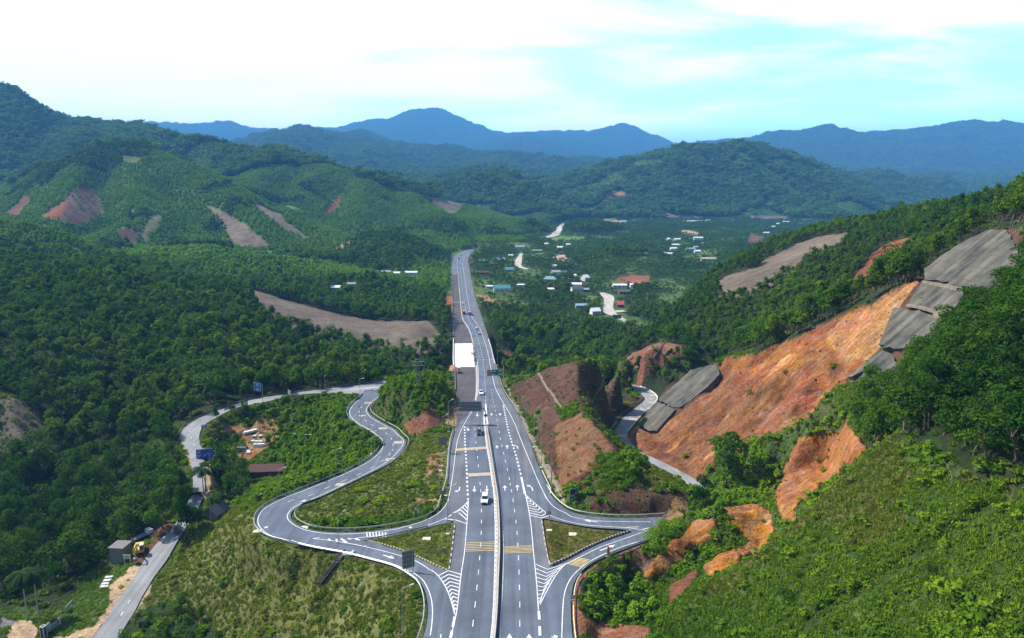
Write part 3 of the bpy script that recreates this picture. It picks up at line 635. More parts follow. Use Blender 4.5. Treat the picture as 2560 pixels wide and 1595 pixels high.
bare(Z4, [(1740, 620), (2060, 640), (2040, 670), (1800, 650)], 170, 260, C_TAN, gd=.3)
# --- embankment under the slip road
put(inpoly(pl(SS, [(640, 1290), (850, 1370), (1000, 1420), (1060, 1500), (1060, 1650), (200, 1650), (380, 1480), (480, 1340), (560, 1250)]), 100, 200), (.115, .12, .034), 0, 3, 2, .16, 1.5, 0, .8)
put(inpoly(pl(Z8, [(860, 1600), (960, 1400), (1010, 1320), (1200, 1330), (1340, 1230), (1600, 1180), (1800, 1270), (2050, 1400), (2144, 1530), (2144, 1700)]), 100, 200), C_FOREST, .09, 5.0, 0, .2)
# --- lower left
put((GY < 262) & (GX < -40) & inpoly(pl(Z8, [(-200, -600), (1700, -500), (1780, 200), (1640, 400), (1420, 560), (1240, 640), (1030, 800), (850, 900), (720, 1100), (580, 1230), (300, 1260), (-200, 1280)]), 100, 320), C_FOREST, .015, 11.5, 4, .1, .2)
put(inpoly(pl(Z8, [(0, 1240), (240, 1190), (470, 1260), (400, 1330), (0, 1300)]), 100, 260), C_LAWN, 0, 3, 0, .03, 1.0, 0, .7)
put(inpoly(pl(Z8, [(960, 820), (1250, 790), (1330, 830), (1060, 1010), (1050, 1180), (900, 1390), (500, 1500), (560, 1320), (700, 1150), (850, 1000)]), 100, 260), C_LAWN, 0, 3, 0, .03, 1.6, 0, .7)
bare(Z8, [(1050, 1010), (1250, 850), (1360, 810), (1420, 820), (1130, 1180), (960, 1400), (860, 1530), (480, 1530), (900, 1395), (1045, 1190)], 100, 260, C_SAND, gd=.05)
bare(Z8, [(100, 1400), (180, 1340), (300, 1345), (365, 1420), (350, 1540), (60, 1540)], 100, 260, C_SAND)
bare(Z8, [(0, 1290), (90, 1330), (170, 1345), (100, 1400), (0, 1420)], 100, 260, (.14, .13, .14))
bare(Z8, [(1280, 720), (1460, 590), (1400, 500), (1600, 370), (1660, 430), (1540, 570), (1380, 770), (1300, 850)], 100, 300, C_BROWN, gd=.05)
bare(Z8, [(1440, 960), (1430, 1070), (1350, 1190), (1290, 1300), (1220, 1340), (1330, 1150), (1400, 1010)], 100, 260, C_SAND, gd=.3)
bare(Z5, [(30, 740), (90, 810), (150, 850), (215, 980), (215, 1060), (140, 1040), (100, 930)], 200, 340, C_SAND)
bare(Z5, [(225, 760), (270, 790), (335, 880), (335, 980), (240, 980)], 200, 340, C_SAND)
bare(Z5, [(320, 1020), (400, 1030), (380, 1200), (330, 1400), (290, 1400)], 200, 340, C_SAND)
# --- islands
put(inpoly(pl(Z2, [(-400, 480), (0, 510), (300, 450), (530, 390), (480, 860), (440, 850), (0, 660), (-300, 600)]), 100, 240), (.085, .095, .02), 0, 3, 0, .02, 2.0, 0, .5)
put(inpoly(pl(Z6, [(5, 490), (420, 570), (770, 590), (760, 620), (380, 760), (95, 895), (60, 870)]), 100, 240), (.10, .085, .025), 0, 3, 0, .02, 2.0, 0, .5)
# --- cut spur by the highway
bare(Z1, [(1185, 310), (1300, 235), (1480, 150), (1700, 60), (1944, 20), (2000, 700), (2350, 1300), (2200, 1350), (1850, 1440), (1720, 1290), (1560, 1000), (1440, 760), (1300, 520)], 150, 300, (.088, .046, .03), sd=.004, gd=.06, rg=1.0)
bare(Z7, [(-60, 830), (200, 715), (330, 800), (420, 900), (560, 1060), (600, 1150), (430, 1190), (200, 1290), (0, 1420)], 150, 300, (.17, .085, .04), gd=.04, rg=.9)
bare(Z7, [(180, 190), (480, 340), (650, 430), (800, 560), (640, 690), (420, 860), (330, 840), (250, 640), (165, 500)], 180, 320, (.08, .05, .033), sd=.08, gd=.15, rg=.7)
put(inpoly(pl(Z1, [(1640, 440), (1760, 540), (1920, 420), (1944, 600), (1780, 660), (1700, 560)]), 180, 290), (.06, .08, .02), 0, 3, 2, .3, .6)
put(inpoly(pl(Z1, [(1330, 520), (1430, 620), (1540, 560), (1460, 760), (1400, 700)]), 180, 290), (.06, .08, .02), 0, 3, 2, .25, .6)
put(inpoly(pl(Z7, [(-100, 150), (100, 95), (300, 130), (620, 290), (560, 335), (350, 235), (180, 195), (-100, 250)]), 180, 330), (.06, .075, .02), .08, 3, 2, .3, .5)
put(inpoly(pl(Z6, [(360, 180), (500, 60), (700, -10), (900, 40), (1140, 130), (1160, 235), (860, 255), (640, 275), (430, 295)]), 160, 215), (.10, .07, .04), 0, 1.7, 2, .10, .6)
put(inpoly(pl(Z6, [(360, 180), (500, 60), (700, -10), (860, 30), (860, 150), (700, 215), (560, 225), (430, 260)]), 160, 215), (.06, .075, .025), .10, 1.7, 2, .3, .5)
put(inpoly(pl(Z6, [(190, 280), (260, 240), (380, 250), (430, 380), (330, 430), (240, 400)]), 160, 215), (.06, .075, .025), .05, 2.4, 2, .35, .6)
bare(Z6, [(420, 300), (700, 265), (1000, 240), (1170, 215), (1235, 300), (1200, 400), (1050, 440), (880, 470), (420, 445)], 160, 195, C_DARK, sd=.07, gd=.12, rg=.5)
bare(Z6, [(930, 470), (1060, 410), (1160, 320), (1260, 300), (1260, 420), (1100, 470)], 160, 195, C_TAN, gd=.03, rg=.3)
bare(Z1, [(1130, 200), (1190, 330), (1290, 540), (1420, 800), (1530, 1000), (1640, 1190), (1760, 1420), (1810, 1560), (1720, 1470), (1600, 1260), (1470, 990), (1380, 800), (1270, 560), (1170, 350)], 160, 330, (.27, .22, .16))
put(inpoly(pl(Z7, [(620, 270), (900, 180), (1150, 250), (1100, 400), (930, 520), (640, 410)]), 250, 380), (.085, .095, .02), .05, 2.6, 2, .3, .7)
bare(Z7, [(600, 200), (700, 110), (950, 20), (1150, 60), (1190, 130), (900, 260), (640, 275)], 280, 400, (.2, .085, .055), sd=.03, rg=.8)
bare(Z7, [(900, 520), (960, 540), (880, 640), (820, 700), (760, 800)], 250, 330, (.06, .08, .025), sd=.4)
# --- landslide
slide = pl(A5, [(-330, 1290), (-180, 1200), (0, 1160), (100, 1090), (200, 985), (275, 850), (340, 800), (520, 798), (640, 720), (800, 678), (900, 620), (1050, 550), (1235, 455), (1310, 460), (1400, 380), (1675, 236), (1720, 300), (1640, 440), (1530, 490), (1480, 740), (1420, 790), (1300, 870), (1200, 960), (1100, 1000), (960, 1100), (880, 1225), (650, 1330), (500, 1400), (410, 1420), (420, 1530), (240, 1690), (121, 1680), (-97, 1560), (-272, 1485), (-360, 1340)])
m = inpoly(slide, 190, 330); put(m, C_ORANGE, sd=.003, rg=2.0, stone=1)
put(m & (fbm(GX / 6, GY / 11, 3, 79) > .38), (.12, .05, .026), sd=.012, rg=2.6, stone=1)
put(m & inpoly(pl(A5, [(-400, 1100), (100, 1040), (330, 900), (600, 1000), (900, 960), (1100, 1000), (700, 1400), (0, 1700), (-300, 1500)]), 190, 330) & (fbm(GX / 6, GY / 11, 3, 79) < .3), (.185, .076, .034), sd=.004, rg=2.4, stone=1)
put(m & inpoly(pl(A5, [(1000, 700), (1060, 540), (1310, 450), (1690, 230), (1720, 300), (1480, 760), (1370, 820), (1150, 820)]), 190, 330), (.32, .155, .058), rg=1.5, stone=1)
put(m & (fbm(GX / 14, GY / 14, 3, 77) > .33), (.18, .067, .03), sd=.004, rg=1.8, stone=1)
put(m & (fbm(GX / 20 + 9, GY / 9, 3, 78) > .42), (.34, .16, .05), rg=1.4, stone=1)
bare(A5, [(440, 1380), (560, 1180), (640, 1080), (720, 1050), (680, 1180), (600, 1300), (520, 1390)], 190, 330, (.2, .085, .045), rg=2.4)
bare(A5, [(880, 1190), (880, 1020), (960, 930), (1040, 900), (1020, 1030), (960, 1120)], 190, 330, (.25, .095, .04), rg=2.4)
bare(A5, [(170, 1060), (290, 860), (370, 830), (350, 940), (240, 1060)], 190, 330, (.2, .08, .04), rg=2)
for pts in ([(830, 480), (900, 330), (950, 180), (1010, 140), (1250, 95), (1300, 10), (1460, 15), (1465, 195), (1340, 295), (1250, 375), (1150, 435), (1080, 495), (990, 565), (985, 670), (900, 640)],
            [(510, 580), (720, 555), (830, 600), (855, 740), (800, 855), (700, 885), (600, 965), (440, 1005), (380, 970), (520, 850), (690, 800), (640, 740), (560, 680)],
            [(120, 770), (300, 660), (480, 620), (480, 740), (340, 850), (150, 985), (0, 1045), (-70, 960)]):
    bare(A6, pts, 125, 225, (.27, .11, .03), sd=.01, rg=2.2, stone=1)
bare(A6, [(180, 1080), (380, 930), (365, 1000), (230, 1205), (178, 1215)], 110, 200, (.16, .06, .03), rg=1.2)
bare(A6, [(830, 480), (900, 330), (950, 180), (1030, 150), (1060, 300), (1000, 480), (930, 620)], 125, 225, (.24, .095, .035), rg=2.4, stone=1)
put(inpoly(pl(A6, [(300, 620), (320, 390), (470, 300), (480, 120), (640, 180), (950, 55), (1300, -10), (1290, 65), (1000, 140), (920, 300), (880, 420), (830, 520), (700, 555), (500, 570), (480, 650), (380, 640)]), 150, 225), (.045, .07, .02), .16, 2.7, 2, .4, .5)
bare(Z6, [(270, 1010), (500, 880), (520, 960), (360, 1050), (335, 1200), (380, 1370), (700, 1405), (930, 1420), (900, 1540), (285, 1540)], 100, 170, (.24, .11, .055), sd=.02, gd=.05, rg=.5, stone=1)
put(inpoly(pl(Z6, [(640, 830), (840, 740), (960, 860), (880, 1020), (720, 960)]), 100, 185), (.15, .09, .06), 0, 3, 2, .1, .4)
put(inpoly(pl(Z6, [(340, 1050), (500, 930), (620, 900), (960, 1130), (960, 1390), (700, 1400), (370, 1310)]), 100, 175), (.04, .065, .02), .12, 3.2, 2, .3, .5)
put(inpoly(pl(Z6, [(860, 650), (1000, 560), (1200, 500), (1290, 560), (1130, 720), (980, 860), (870, 780)]), 100, 190), (.05, .08, .02), .12, 2.4, 2, .35, .6)
put(inpoly(pl(A6, [(250, 920), (360, 830), (500, 790), (560, 830), (440, 900), (340, 970), (220, 1010)]), 110, 185), (.045, .075, .02), .15, 2.2, 2, .4, .6)
# --- foreground shoulder and its wood
fore = (GY < 190) & (GZ - (2 + .8 * (GX - 24)) > -3.5) & (GX > 24)
put(fore & (GZ > 4), (.035, .065, .012), 0, 3, 0, .30, 4.6, 0, .7)
put(fore & (GZ > 4) & (fine > .3), (.05, .085, .014), 0, 3, 0, .15, 5.2, 0, .6)
put(fore & (GZ > 4) & (mid + .5 * fine > .2), (.07, .075, .02), 0, 3, 0, .22, 4.2, 0, .75)
put(fore & (GZ > 4) & (mid - .4 * fine < -.3), (.03, .06, .012), 0, 3, 0, .55, 2.4, 0, 1.15)
put(fore & (GZ > 4) & (fbm(GX / 5, GY / 5, 2, 301) > .62), (.10, .06, .03), 0, 3, 0, .06, 1.0, 0, .6)
wood = inpoly(pl(A6, [(1440, 210), (1600, 120), (1800, 190), (2000, 310), (2200, 400), (2800, 470), (2800, -1500), (2427, -1200), (2250, -700), (1900, -500), (1700, -300), (1400, -160), (1300, 60)]), 85, 190)
put(wood, C_FOREST, .085, 8.5, 4, .3, .3)
put(inpoly(pl(zm(2000, 640, .2381), [(1312, 150), (1480, 0), (2000, -280), (2360, -280), (2352, 420), (1600, 900), (1360, 1100), (1060, 1520), (580, 1440), (500, 1280), (850, 950), (1010, 560)]), 175, 330), C_DARK, 0, 3, 0, .02)
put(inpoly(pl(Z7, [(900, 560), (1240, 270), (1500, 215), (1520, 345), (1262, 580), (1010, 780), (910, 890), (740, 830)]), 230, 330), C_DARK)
put((GX > 60) & (GY > 262) & (GY < 640) & (TD > .04), C_FOREST, .095, 6.3, 0, .05)
put(inpoly(pl(A6, [(1650, 130), (1900, 200), (2060, 330), (2000, 400), (1800, 320), (1640, 230)]), 85, 190), (.05, .08, .02), .03, 4, 2, .35, 1.2)

# ------------------------------------------------------------------ relief: gullies, hummocks, spurs
g1 = ridged(GY * .16 + .25 * fbm(GX / 9, GY / 9, 2, 5), GX * .022, 3, 41)
g2 = fbm(GX / 3.2, GY / 3.2, 3, 51)
g3 = ridged(GY * .5, GX * .06, 2, 43)
nearw = 1 - sstep(330, 420, GY)
g4 = ridged(GY * .055 + .3 * fbm(GX / 16, GY / 16, 2, 6), GX * .012, 2, 45)
GZ = GZ + blur(RG, 1.5) * nearw * (.42 * g1 + .26 * g2 + .2 * g3 + .55 * (g4 - .5))
GZ = GZ + nearw * .22 * np.where(RG > 0, 0, 1) * fbm(GX / 7, GY / 7, 3, 61)
farw = sstep(420, 900, GY); rel = np.clip((GZ + 18) / 60, 0, 1)
GZ = GZ + farw * rel * (np.clip(GY / 1500, .3, 2.6)) * (3.5 * fbm(GX / 150, GY / 150, 4, 71) + 13.0 * ridged((.9 * GX + .45 * GY) / 210, (GY - .5 * GX) / 620, 3, 75) - 9)
GZ = GZ + sstep(2800, 4000, GY) * (34 * ridged(GX / 900, GY / 700, 4, 81) - 14) * np.clip(GZ / 200, 0, 1)
GZ = GZ + sstep(360, 520, GY) * (1 - farw) * rel * 1.6 * fbm(GX / 40, GY / 40, 3, 91)

_sl = blur(inpoly(slide, 190, 330).astype(float), .7); GZ = GZ - 1.6 * _sl
for pts, dep, wd in (([(740, 1020), (640, 1130), (540, 1270), (470, 1400)], 4.0, 5.0), ([(1035, 890), (980, 1000), (930, 1100), (860, 1230)], 3.5, 4.5), ([(370, 820), (300, 920), (220, 1030), (150, 1120)], 3.0, 4.0), ([(640, 740), (560, 860), (470, 960)], 1.6, 3.0), ([(1230, 480), (1150, 640), (1080, 800)], 1.5, 3.0), ([(840, 700), (760, 850), (690, 980)], 1.4, 2.5), ([(300, 1200), (200, 1330), (100, 1450)], 2.0, 3.5)):
    G_ = [cutface(*A5(*q)) for q in pts]; dmin = np.full(SH, 99.0)
    for a, c in zip(G_[:-1], G_[1:]):
        dx, dy = c.x - a.x, c.y - a.y; t = np.clip(((GX - a.x) * dx + (GY - a.y) * dy) / (dx * dx + dy * dy), 0, 1)
        dmin = np.minimum(dmin, np.hypot(GX - a.x - t * dx, GY - a.y - t * dy))
    GZ = GZ - dep * np.clip(1 - dmin / wd, 0, 1) ** .8 * _sl * (1 + .5 * g2)
# ------------------------------------------------------------------ fit the ground to the roads
ROADD = np.full(SH, 1e6)
sub = np.nonzero((GY < 1250).ravel())[0]; sx = GX.ravel()[sub]; sy = GY.ravel()[sub]
zf = GZ.ravel().copy()
_fit = []
for nme, blend in (('local', 5.0), ('back', 4.0), ('entry_right', 5.0), ('exit_right', 4.0), ('entry', 6.0), ('loop', 6.0), ('highway', 5.0)):
    r = ROADS[nme]; bx0, by0 = r.cx[:, :2].min(0) - r.h.max() - 14; bx1, by1 = r.cx[:, :2].max(0) + r.h.max() + 14
    bb = (sx > bx0) & (sx < bx1) & (sy > by0) & (sy < by1); d = np.full(sx.shape, 1e5); z = np.zeros(sx.shape); h = np.zeros(sx.shape)
    d[bb], z[bb], h[bb] = r.near(sx[bb], sy[bb]); e = d - h
    if nme == 'highway': z = np.where(sy < 900, np.interp(sy, np.arange(10., 900.), [zr(v) for v in np.arange(10., 900.)]), z)
    if nme == 'highway':
        br = (sy > BR0) & (sy < BR1)
        wgt = np.where(br, 0, 1 - sstep(1.0, blend, e))
    else: wgt = 1 - sstep(.9, blend, e)
    zf[sub] = zf[sub] * (1 - wgt) + (z - .22) * wgt
    _fit.append((e, z, (sy > BR0) & (sy < BR1) if nme == 'highway' else None))
    rd = ROADD.ravel(); rd[sub] = np.minimum(rd[sub], e); ROADD = rd.reshape(SH)
for e, z, skip in _fit:                     # nowhere may the ground rise through a road
    m_ = e < 1.0
    if skip is not None: m_ &= ~skip
    zf[sub[m_]] = np.minimum(zf[sub[m_]], z[m_] - .2)
GZ = zf.reshape(SH)
# ------------------------------------------------------------------ the ground sheet
def ground_material():
    m, nt, b = new_mat('ground'); L = nt.links.new
    at = nd(nt, 'ShaderNodeAttribute', attribute_name='cover'); ga = nd(nt, 'ShaderNodeAttribute', attribute_name='gully')
    geo = nd(nt, 'ShaderNodeNewGeometry')
    def noise(scale, det=4, vec=None, rough=.6):
        n = nd(nt, 'ShaderNodeTexNoise'); n.inputs['Scale'].default_value = scale; n.inputs['Detail'].default_value = det; n.inputs['Roughness'].default_value = rough
        L(vec or geo.outputs['Position'], n.inputs['Vector']); return n.outputs['Fac']
    def rng(v, a, bb, c, d):
        r = nd(nt, 'ShaderNodeMapRange'); r.inputs[1].default_value = a; r.inputs[2].default_value = bb; r.inputs[3].default_value = c; r.inputs[4].default_value = d
        L(v, r.inputs[0]); return r.outputs[0]
    def mul(a, bb):
        n = nd(nt, 'ShaderNodeMath', operation='MULTIPLY'); L(a, n.inputs[0]); L(bb, n.inputs[1]); return n.outputs[0]
    v = mul(mul(rng(noise(.9, 6), .3, .7, .62, 1.38), rng(noise(.11, 5), .3, .7, .72, 1.28)), rng(noise(.02, 4), .3, .7, .75, 1.25))
    # streaks that run down the cut faces
    mp = nd(nt, 'ShaderNodeMapping'); mp.inputs['Scale'].default_value = (.16, 1.0, .16); L(geo.outputs['Position'], mp.inputs['Vector'])
    st = rng(noise(.7, 7, mp.outputs[0], .75), .3, .7, .5, 1.42)
    mixs = nd(nt, 'ShaderNodeMix'); mixs.inputs['A'].default_value = 1.0; L(st, mixs.inputs['B']); L(ga.outputs['Fac'], mixs.inputs['Factor'])
    v = mul(v, mixs.outputs['Result'])
    sc = nd(nt, 'ShaderNodeVectorMath', operation='SCALE'); L(at.outputs['Color'], sc.inputs[0]); L(v, sc.inputs['Scale'])
    # hue drift
    hs = nd(nt, 'ShaderNodeHueSaturation'); L(sc.outputs[0], hs.inputs['Color'])
    L(rng(noise(.07, 3), .3, .7, .485, .515), hs.inputs['Hue']); L(rng(noise(.3, 3), .3, .7, .82, 1.12), hs.inputs['Saturation'])
    L(hs.outputs[0], b.inputs['Base Color']); b.inputs['Roughness'].default_value = .95; b.inputs['Specular IOR Level'].default_value = .1
    bp = nd(nt, 'ShaderNodeBump'); bp.inputs['Strength'].default_value = .7; bp.inputs['Distance'].default_value = .9
    ad = nd(nt, 'ShaderNodeMath', operation='ADD'); L(noise(1.3, 6), ad.inputs[0]); L(mul(noise(.75, 5, mp.outputs[0], .7), ga.outputs['Fac']), ad.inputs[1])
    L(ad.outputs[0], bp.inputs['Height']); 
    # woodland texture of the far ranges
    bp2 = nd(nt, 'ShaderNodeBump'); bp2.inputs['Strength'].default_value = .9; bp2.inputs['Distance'].default_value = 14
    L(noise(.045, 5, None, .7), bp2.inputs['Height']); 
    far = nd(nt, 'ShaderNodeAttribute', attribute_name='far'); L(far.outputs['Fac'], bp2.inputs['Strength'])
    L(bp2.outputs[0], bp.inputs['Normal']); L(bp.outputs[0], b.inputs['Normal'])
    return m
def grid_mesh():
    me = bpy.data.meshes.new('terrain'); n = NV * NU
    co = np.stack([GX, GY, GZ], -1).astype(np.float32).ravel()
    me.vertices.add(n); me.vertices.foreach_set('co', co)
    j, i = np.meshgrid(np.arange(NV - 1), np.arange(NU - 1), indexing='ij')
    a = (j * NU + i).ravel(); q = np.stack([a, a + 1, a + NU + 1, a + NU], -1).astype(np.int32)
    me.loops.add(q.size); me.loops.foreach_set('vertex_index', q.ravel())
    me.polygons.add(len(q)); me.polygons.foreach_set('loop_start', (np.arange(len(q)) * 4).astype(np.int32))
    me.polygons.foreach_set('loop_total', np.full(len(q), 4, np.int32))
    me.polygons.foreach_set('use_smooth', np.ones(len(q), bool))
    me.update(calc_edges=True)
    ca = me.attributes.new('cover', 'FLOAT_COLOR', 'POINT')
    ca.data.foreach_set('color', np.concatenate([ALB.reshape(-1, 3), np.ones((n, 1))], 1).astype(np.float32).ravel())
    g = me.attributes.new('gully', 'FLOAT', 'POINT'); g.data.foreach_set('value', np.clip(RG / 1.2, 0, 1).astype(np.float32).ravel())
    g = me.attributes.new('far', 'FLOAT', 'POINT'); g.data.foreach_set('value', (sstep(2300, 3300, GY) * .95).astype(np.float32).ravel())
    me.materials.append(ground_material())
    o = bpy.data.objects.new('terrain', me); COL.objects.link(o); tag(o, kind='structure', label='valley ground, hills and mountain ranges under the roads and woods')
    return o
TERR = grid_mesh()
def gz(x, y):
    """height of the ground at a spot"""
    u = (x / y - U[0]) / (U[1] - U[0]); v = float(np.interp(math.log(y), LV, np.arange(NV)))
    i = int(min(max(u, 0), NU - 2)); j = int(min(max(v, 0), NV - 2)); fu = min(max(u - i, 0), 1); fv = min(max(v - j, 0), 1)
    return float((GZ[j, i] * (1 - fu) + GZ[j, i + 1] * fu) * (1 - fv) + (GZ[j + 1, i] * (1 - fu) + GZ[j + 1, i + 1] * fu) * fv)
def ground_hit(px, py, y0=90.0, y1=6000.0):
    """first spot where the line of sight meets the ground"""
    a, b, c = bearing(px, py); Y = y0
    prev = y0
    while Y < y1:
        if CAMZ + c * Y / b < gz(a * Y / b, Y):
            lo, hi = prev, Y
            for _ in range(18):
                m_ = (lo + hi) / 2
                if CAMZ + c * m_ / b < gz(a * m_ / b, m_): hi = m_
                else: lo = m_
            return Vector((a * hi / b, hi, gz(a * hi / b, hi)))
        prev = Y; Y *= 1.006
    return None

# ------------------------------------------------------------------ light, sky, air, camera
def world():
    wd = bpy.data.worlds.new('World'); SC.world = wd; wd.use_nodes = True; nt = wd.node_tree; L = nt.links.new
    bg = nt.nodes['Background']
    sky = nd(nt, 'ShaderNodeTexSky', sky_type='NISHITA'); sky.sun_disc = False
    sky.sun_elevation = math.radians(SUN_EL); sky.sun_rotation = math.radians(SUN_ROT); sky.altitude = 100; sky.air_density = 1.0; sky.dust_density = 1.0; sky.ozone_density = 1.0
    tc = nd(nt, 'ShaderNodeTexCoord'); sep = nd(nt, 'ShaderNodeSeparateXYZ'); L(tc.outputs['Generated'], sep.inputs[0])
    # thin cloud sheets: look up a noise on a flat cloud layer
    zc = nd(nt, 'ShaderNodeMath', operation='MAXIMUM'); zc.inputs[1].default_value = .02; L(sep.outputs['Z'], zc.inputs[0])
    za = nd(nt, 'ShaderNodeMath', operation='ADD'); za.inputs[1].default_value = .12; L(zc.outputs[0], za.inputs[0])
    dv = nd(nt, 'ShaderNodeVectorMath', operation='DIVIDE'); cb = nd(nt, 'ShaderNodeCombineXYZ')
    for k in ('X', 'Y', 'Z'): L(za.outputs[0], cb.inputs[k])
    L(tc.outputs['Generated'], dv.inputs[0]); L(cb.outputs[0], dv.inputs[1])
    mp = nd(nt, 'ShaderNodeMapping'); mp.inputs['Scale'].default_value = (.55, 1.0, 0); mp.inputs['Location'].default_value = CLOUD_LOC; L(dv.outputs[0], mp.inputs['Vector'])
    no = nd(nt, 'ShaderNodeTexNoise'); no.inputs['Scale'].default_value = 1.15; no.inputs['Detail'].default_value = 7; no.inputs['Roughness'].default_value = .55; no.inputs['Distortion'].default_value = .5
    L(mp.outputs[0], no.inputs['Vector'])
    # more cloud towards the left of the valley than the right
    gx = nd(nt, 'ShaderNodeMath', operation='MULTIPLY_ADD'); gx.inputs[1].default_value = -.26; gx.inputs[2].default_value = 0.0; L(sep.outputs['X'], gx.inputs[0])
    ad0 = nd(nt, 'ShaderNodeMath', operation='ADD'); L(no.outputs['Fac'], ad0.inputs[0]); L(gx.outputs[0], ad0.inputs[1])
    gz_ = nd(nt, 'ShaderNodeMath', operation='MULTIPLY'); gz_.inputs[1].default_value = .42; L(sep.outputs['Z'], gz_.inputs[0])
    ad = nd(nt, 'ShaderNodeMath', operation='ADD'); L(ad0.outputs[0], ad.inputs[0]); L(gz_.outputs[0], ad.inputs[1])
    mr = nd(nt, 'ShaderNodeMapRange', interpolation_type='SMOOTHSTEP'); mr.inputs[1].default_value = .38; mr.inputs[2].default_value = .64; L(ad.outputs[0], mr.inputs[0])
    tint = nd(nt, 'ShaderNodeMix', data_type='RGBA', blend_type='MULTIPLY'); tint.inputs['Factor'].default_value = 1; L(sky.outputs[0], tint.inputs['A']); tint.inputs['B'].default_value = (*SKY_TINT, 1)
    mx = nd(nt, 'ShaderNodeMix', data_type='RGBA'); L(mr.outputs[0], mx.inputs['Factor']); L(tint.outputs['Result'], mx.inputs['A']); mx.inputs['B'].default_value = (*CLOUD, 1)
    lo = nd(nt, 'ShaderNodeMapRange', interpolation_type='SMOOTHSTEP'); lo.inputs[1].default_value = .0; lo.inputs[2].default_value = .16; lo.inputs[3].default_value = 2.1; lo.inputs[4].default_value = 1.0; L(sep.outputs['Z'], lo.inputs[0])
    glow = nd(nt, 'ShaderNodeVectorMath', operation='SCALE'); L(mx.outputs['Result'], glow.inputs[0]); L(lo.outputs[0], glow.inputs['Scale'])
    # the bright cloud lies low over the valley; overhead the sky is clear
    hi = nd(nt, 'ShaderNodeMapRange', interpolation_type='SMOOTHSTEP'); hi.inputs[1].default_value = .30; hi.inputs[2].default_value = .50; L(sep.outputs['Z'], hi.inputs[0])
    m2 = nd(nt, 'ShaderNodeMix', data_type='RGBA'); L(hi.outputs[0], m2.inputs['Factor']); L(glow.outputs[0], m2.inputs['A']); L(sky.outputs[0], m2.inputs['B'])
    bk = nd(nt, 'ShaderNodeMapRange', interpolation_type='SMOOTHSTEP'); bk.inputs[1].default_value = -.1; bk.inputs[2].default_value = .35; L(sep.outputs['Y'], bk.inputs[0])
    m3 = nd(nt, 'ShaderNodeMix', data_type='RGBA'); L(bk.outputs[0], m3.inputs['Factor']); L(sky.outputs[0], m3.inputs['A']); L(m2.outputs['Result'], m3.inputs['B'])
    L(m3.outputs['Result'], bg.inputs[0]); bg.inputs[1].default_value = SKY_STR
SUN_EL = 46.0; SUN_AZ = (-.93, .36)            # towards the sun: left and a little ahead
SUN_ROT = math.degrees(math.atan2(SUN_AZ[0], SUN_AZ[1]))
SKY_TINT = (2.3, 3.3, 3.1); CLOUD = (14.0, 14.6, 14.2); CLOUD_LOC = (.3, .2, 0); SKY_STR = .1
world()
sun = bpy.data.lights.new('sun', 'SUN'); sun.energy = 5.0; sun.angle = math.radians(.5); sun.color = (1, .95, .87)
so = bpy.data.objects.new('sun', sun); COL.objects.link(so)
sd_ = Vector((SUN_AZ[0], SUN_AZ[1], 0)).normalized() * math.cos(math.radians(SUN_EL)) + Vector((0, 0, math.sin(math.radians(SUN_EL))))
so.rotation_euler = sd_.to_track_quat('Z', 'Y').to_euler(); so.location = (-60, 120, 200)
def haze():
    zt = max(float(GZ.max()) + 30, 140); zb = float(GZ.min()) - 1
    b = MB(); b.box((0, 11500, (zt + zb) / 2), (50000, 24000, zt - zb))
    m = bpy.data.materials.new('haze'); m.use_nodes = True; nt = m.node_tree; nt.nodes.remove(nt.nodes['Principled BSDF'])
    v = nd(nt, 'ShaderNodeVolumePrincipled'); v.inputs['Color'].default_value = HAZE_COL; v.inputs['Density'].default_value = HAZE_D; v.inputs['Anisotropy'].default_value = 0.0
    nt.links.new(v.outputs[0], nt.nodes['Material Output'].inputs['Volume'])
    o = b.build('haze', m); tag(o, kind='stuff', label='thin blue air fading the distant mountains')
HAZE_COL = (.14, .46, 1.0, 1); HAZE_D = 1.08e-4
haze()
cam = bpy.data.cameras.new('camera'); co_ = bpy.data.objects.new('camera', cam); COL.objects.link(co_)
co_.location = (0, 0, CAMZ); co_.rotation_euler = (math.pi / 2 - PITCH, 0, 0)
cam.sensor_fit = 'HORIZONTAL'; cam.angle = 2 * math.atan(1280.0 / F); cam.clip_start = .5; cam.clip_end = 60000
SC.camera = co_
SC.view_settings.view_transform = 'Standard'; SC.view_settings.look = 'None'; SC.view_settings.exposure = 0.8; SC.view_settings.gamma = 1.0; SC.view_settings.use_curve_mapping = False
SC.cycles.use_denoising = True; SC.cycles.max_bounces = 5; SC.cycles.diffuse_bounces = 2; SC.cycles.transmission_bounces = 3; SC.cycles.volume_bounces = 0; SC.cycles.transparent_max_bounces = 6
try: SC.cycles.denoiser = 'OPENIMAGEDENOISE'; SC.cycles.denoising_input_passes = 'RGB_ALBEDO_NORMAL'
except Exception: pass
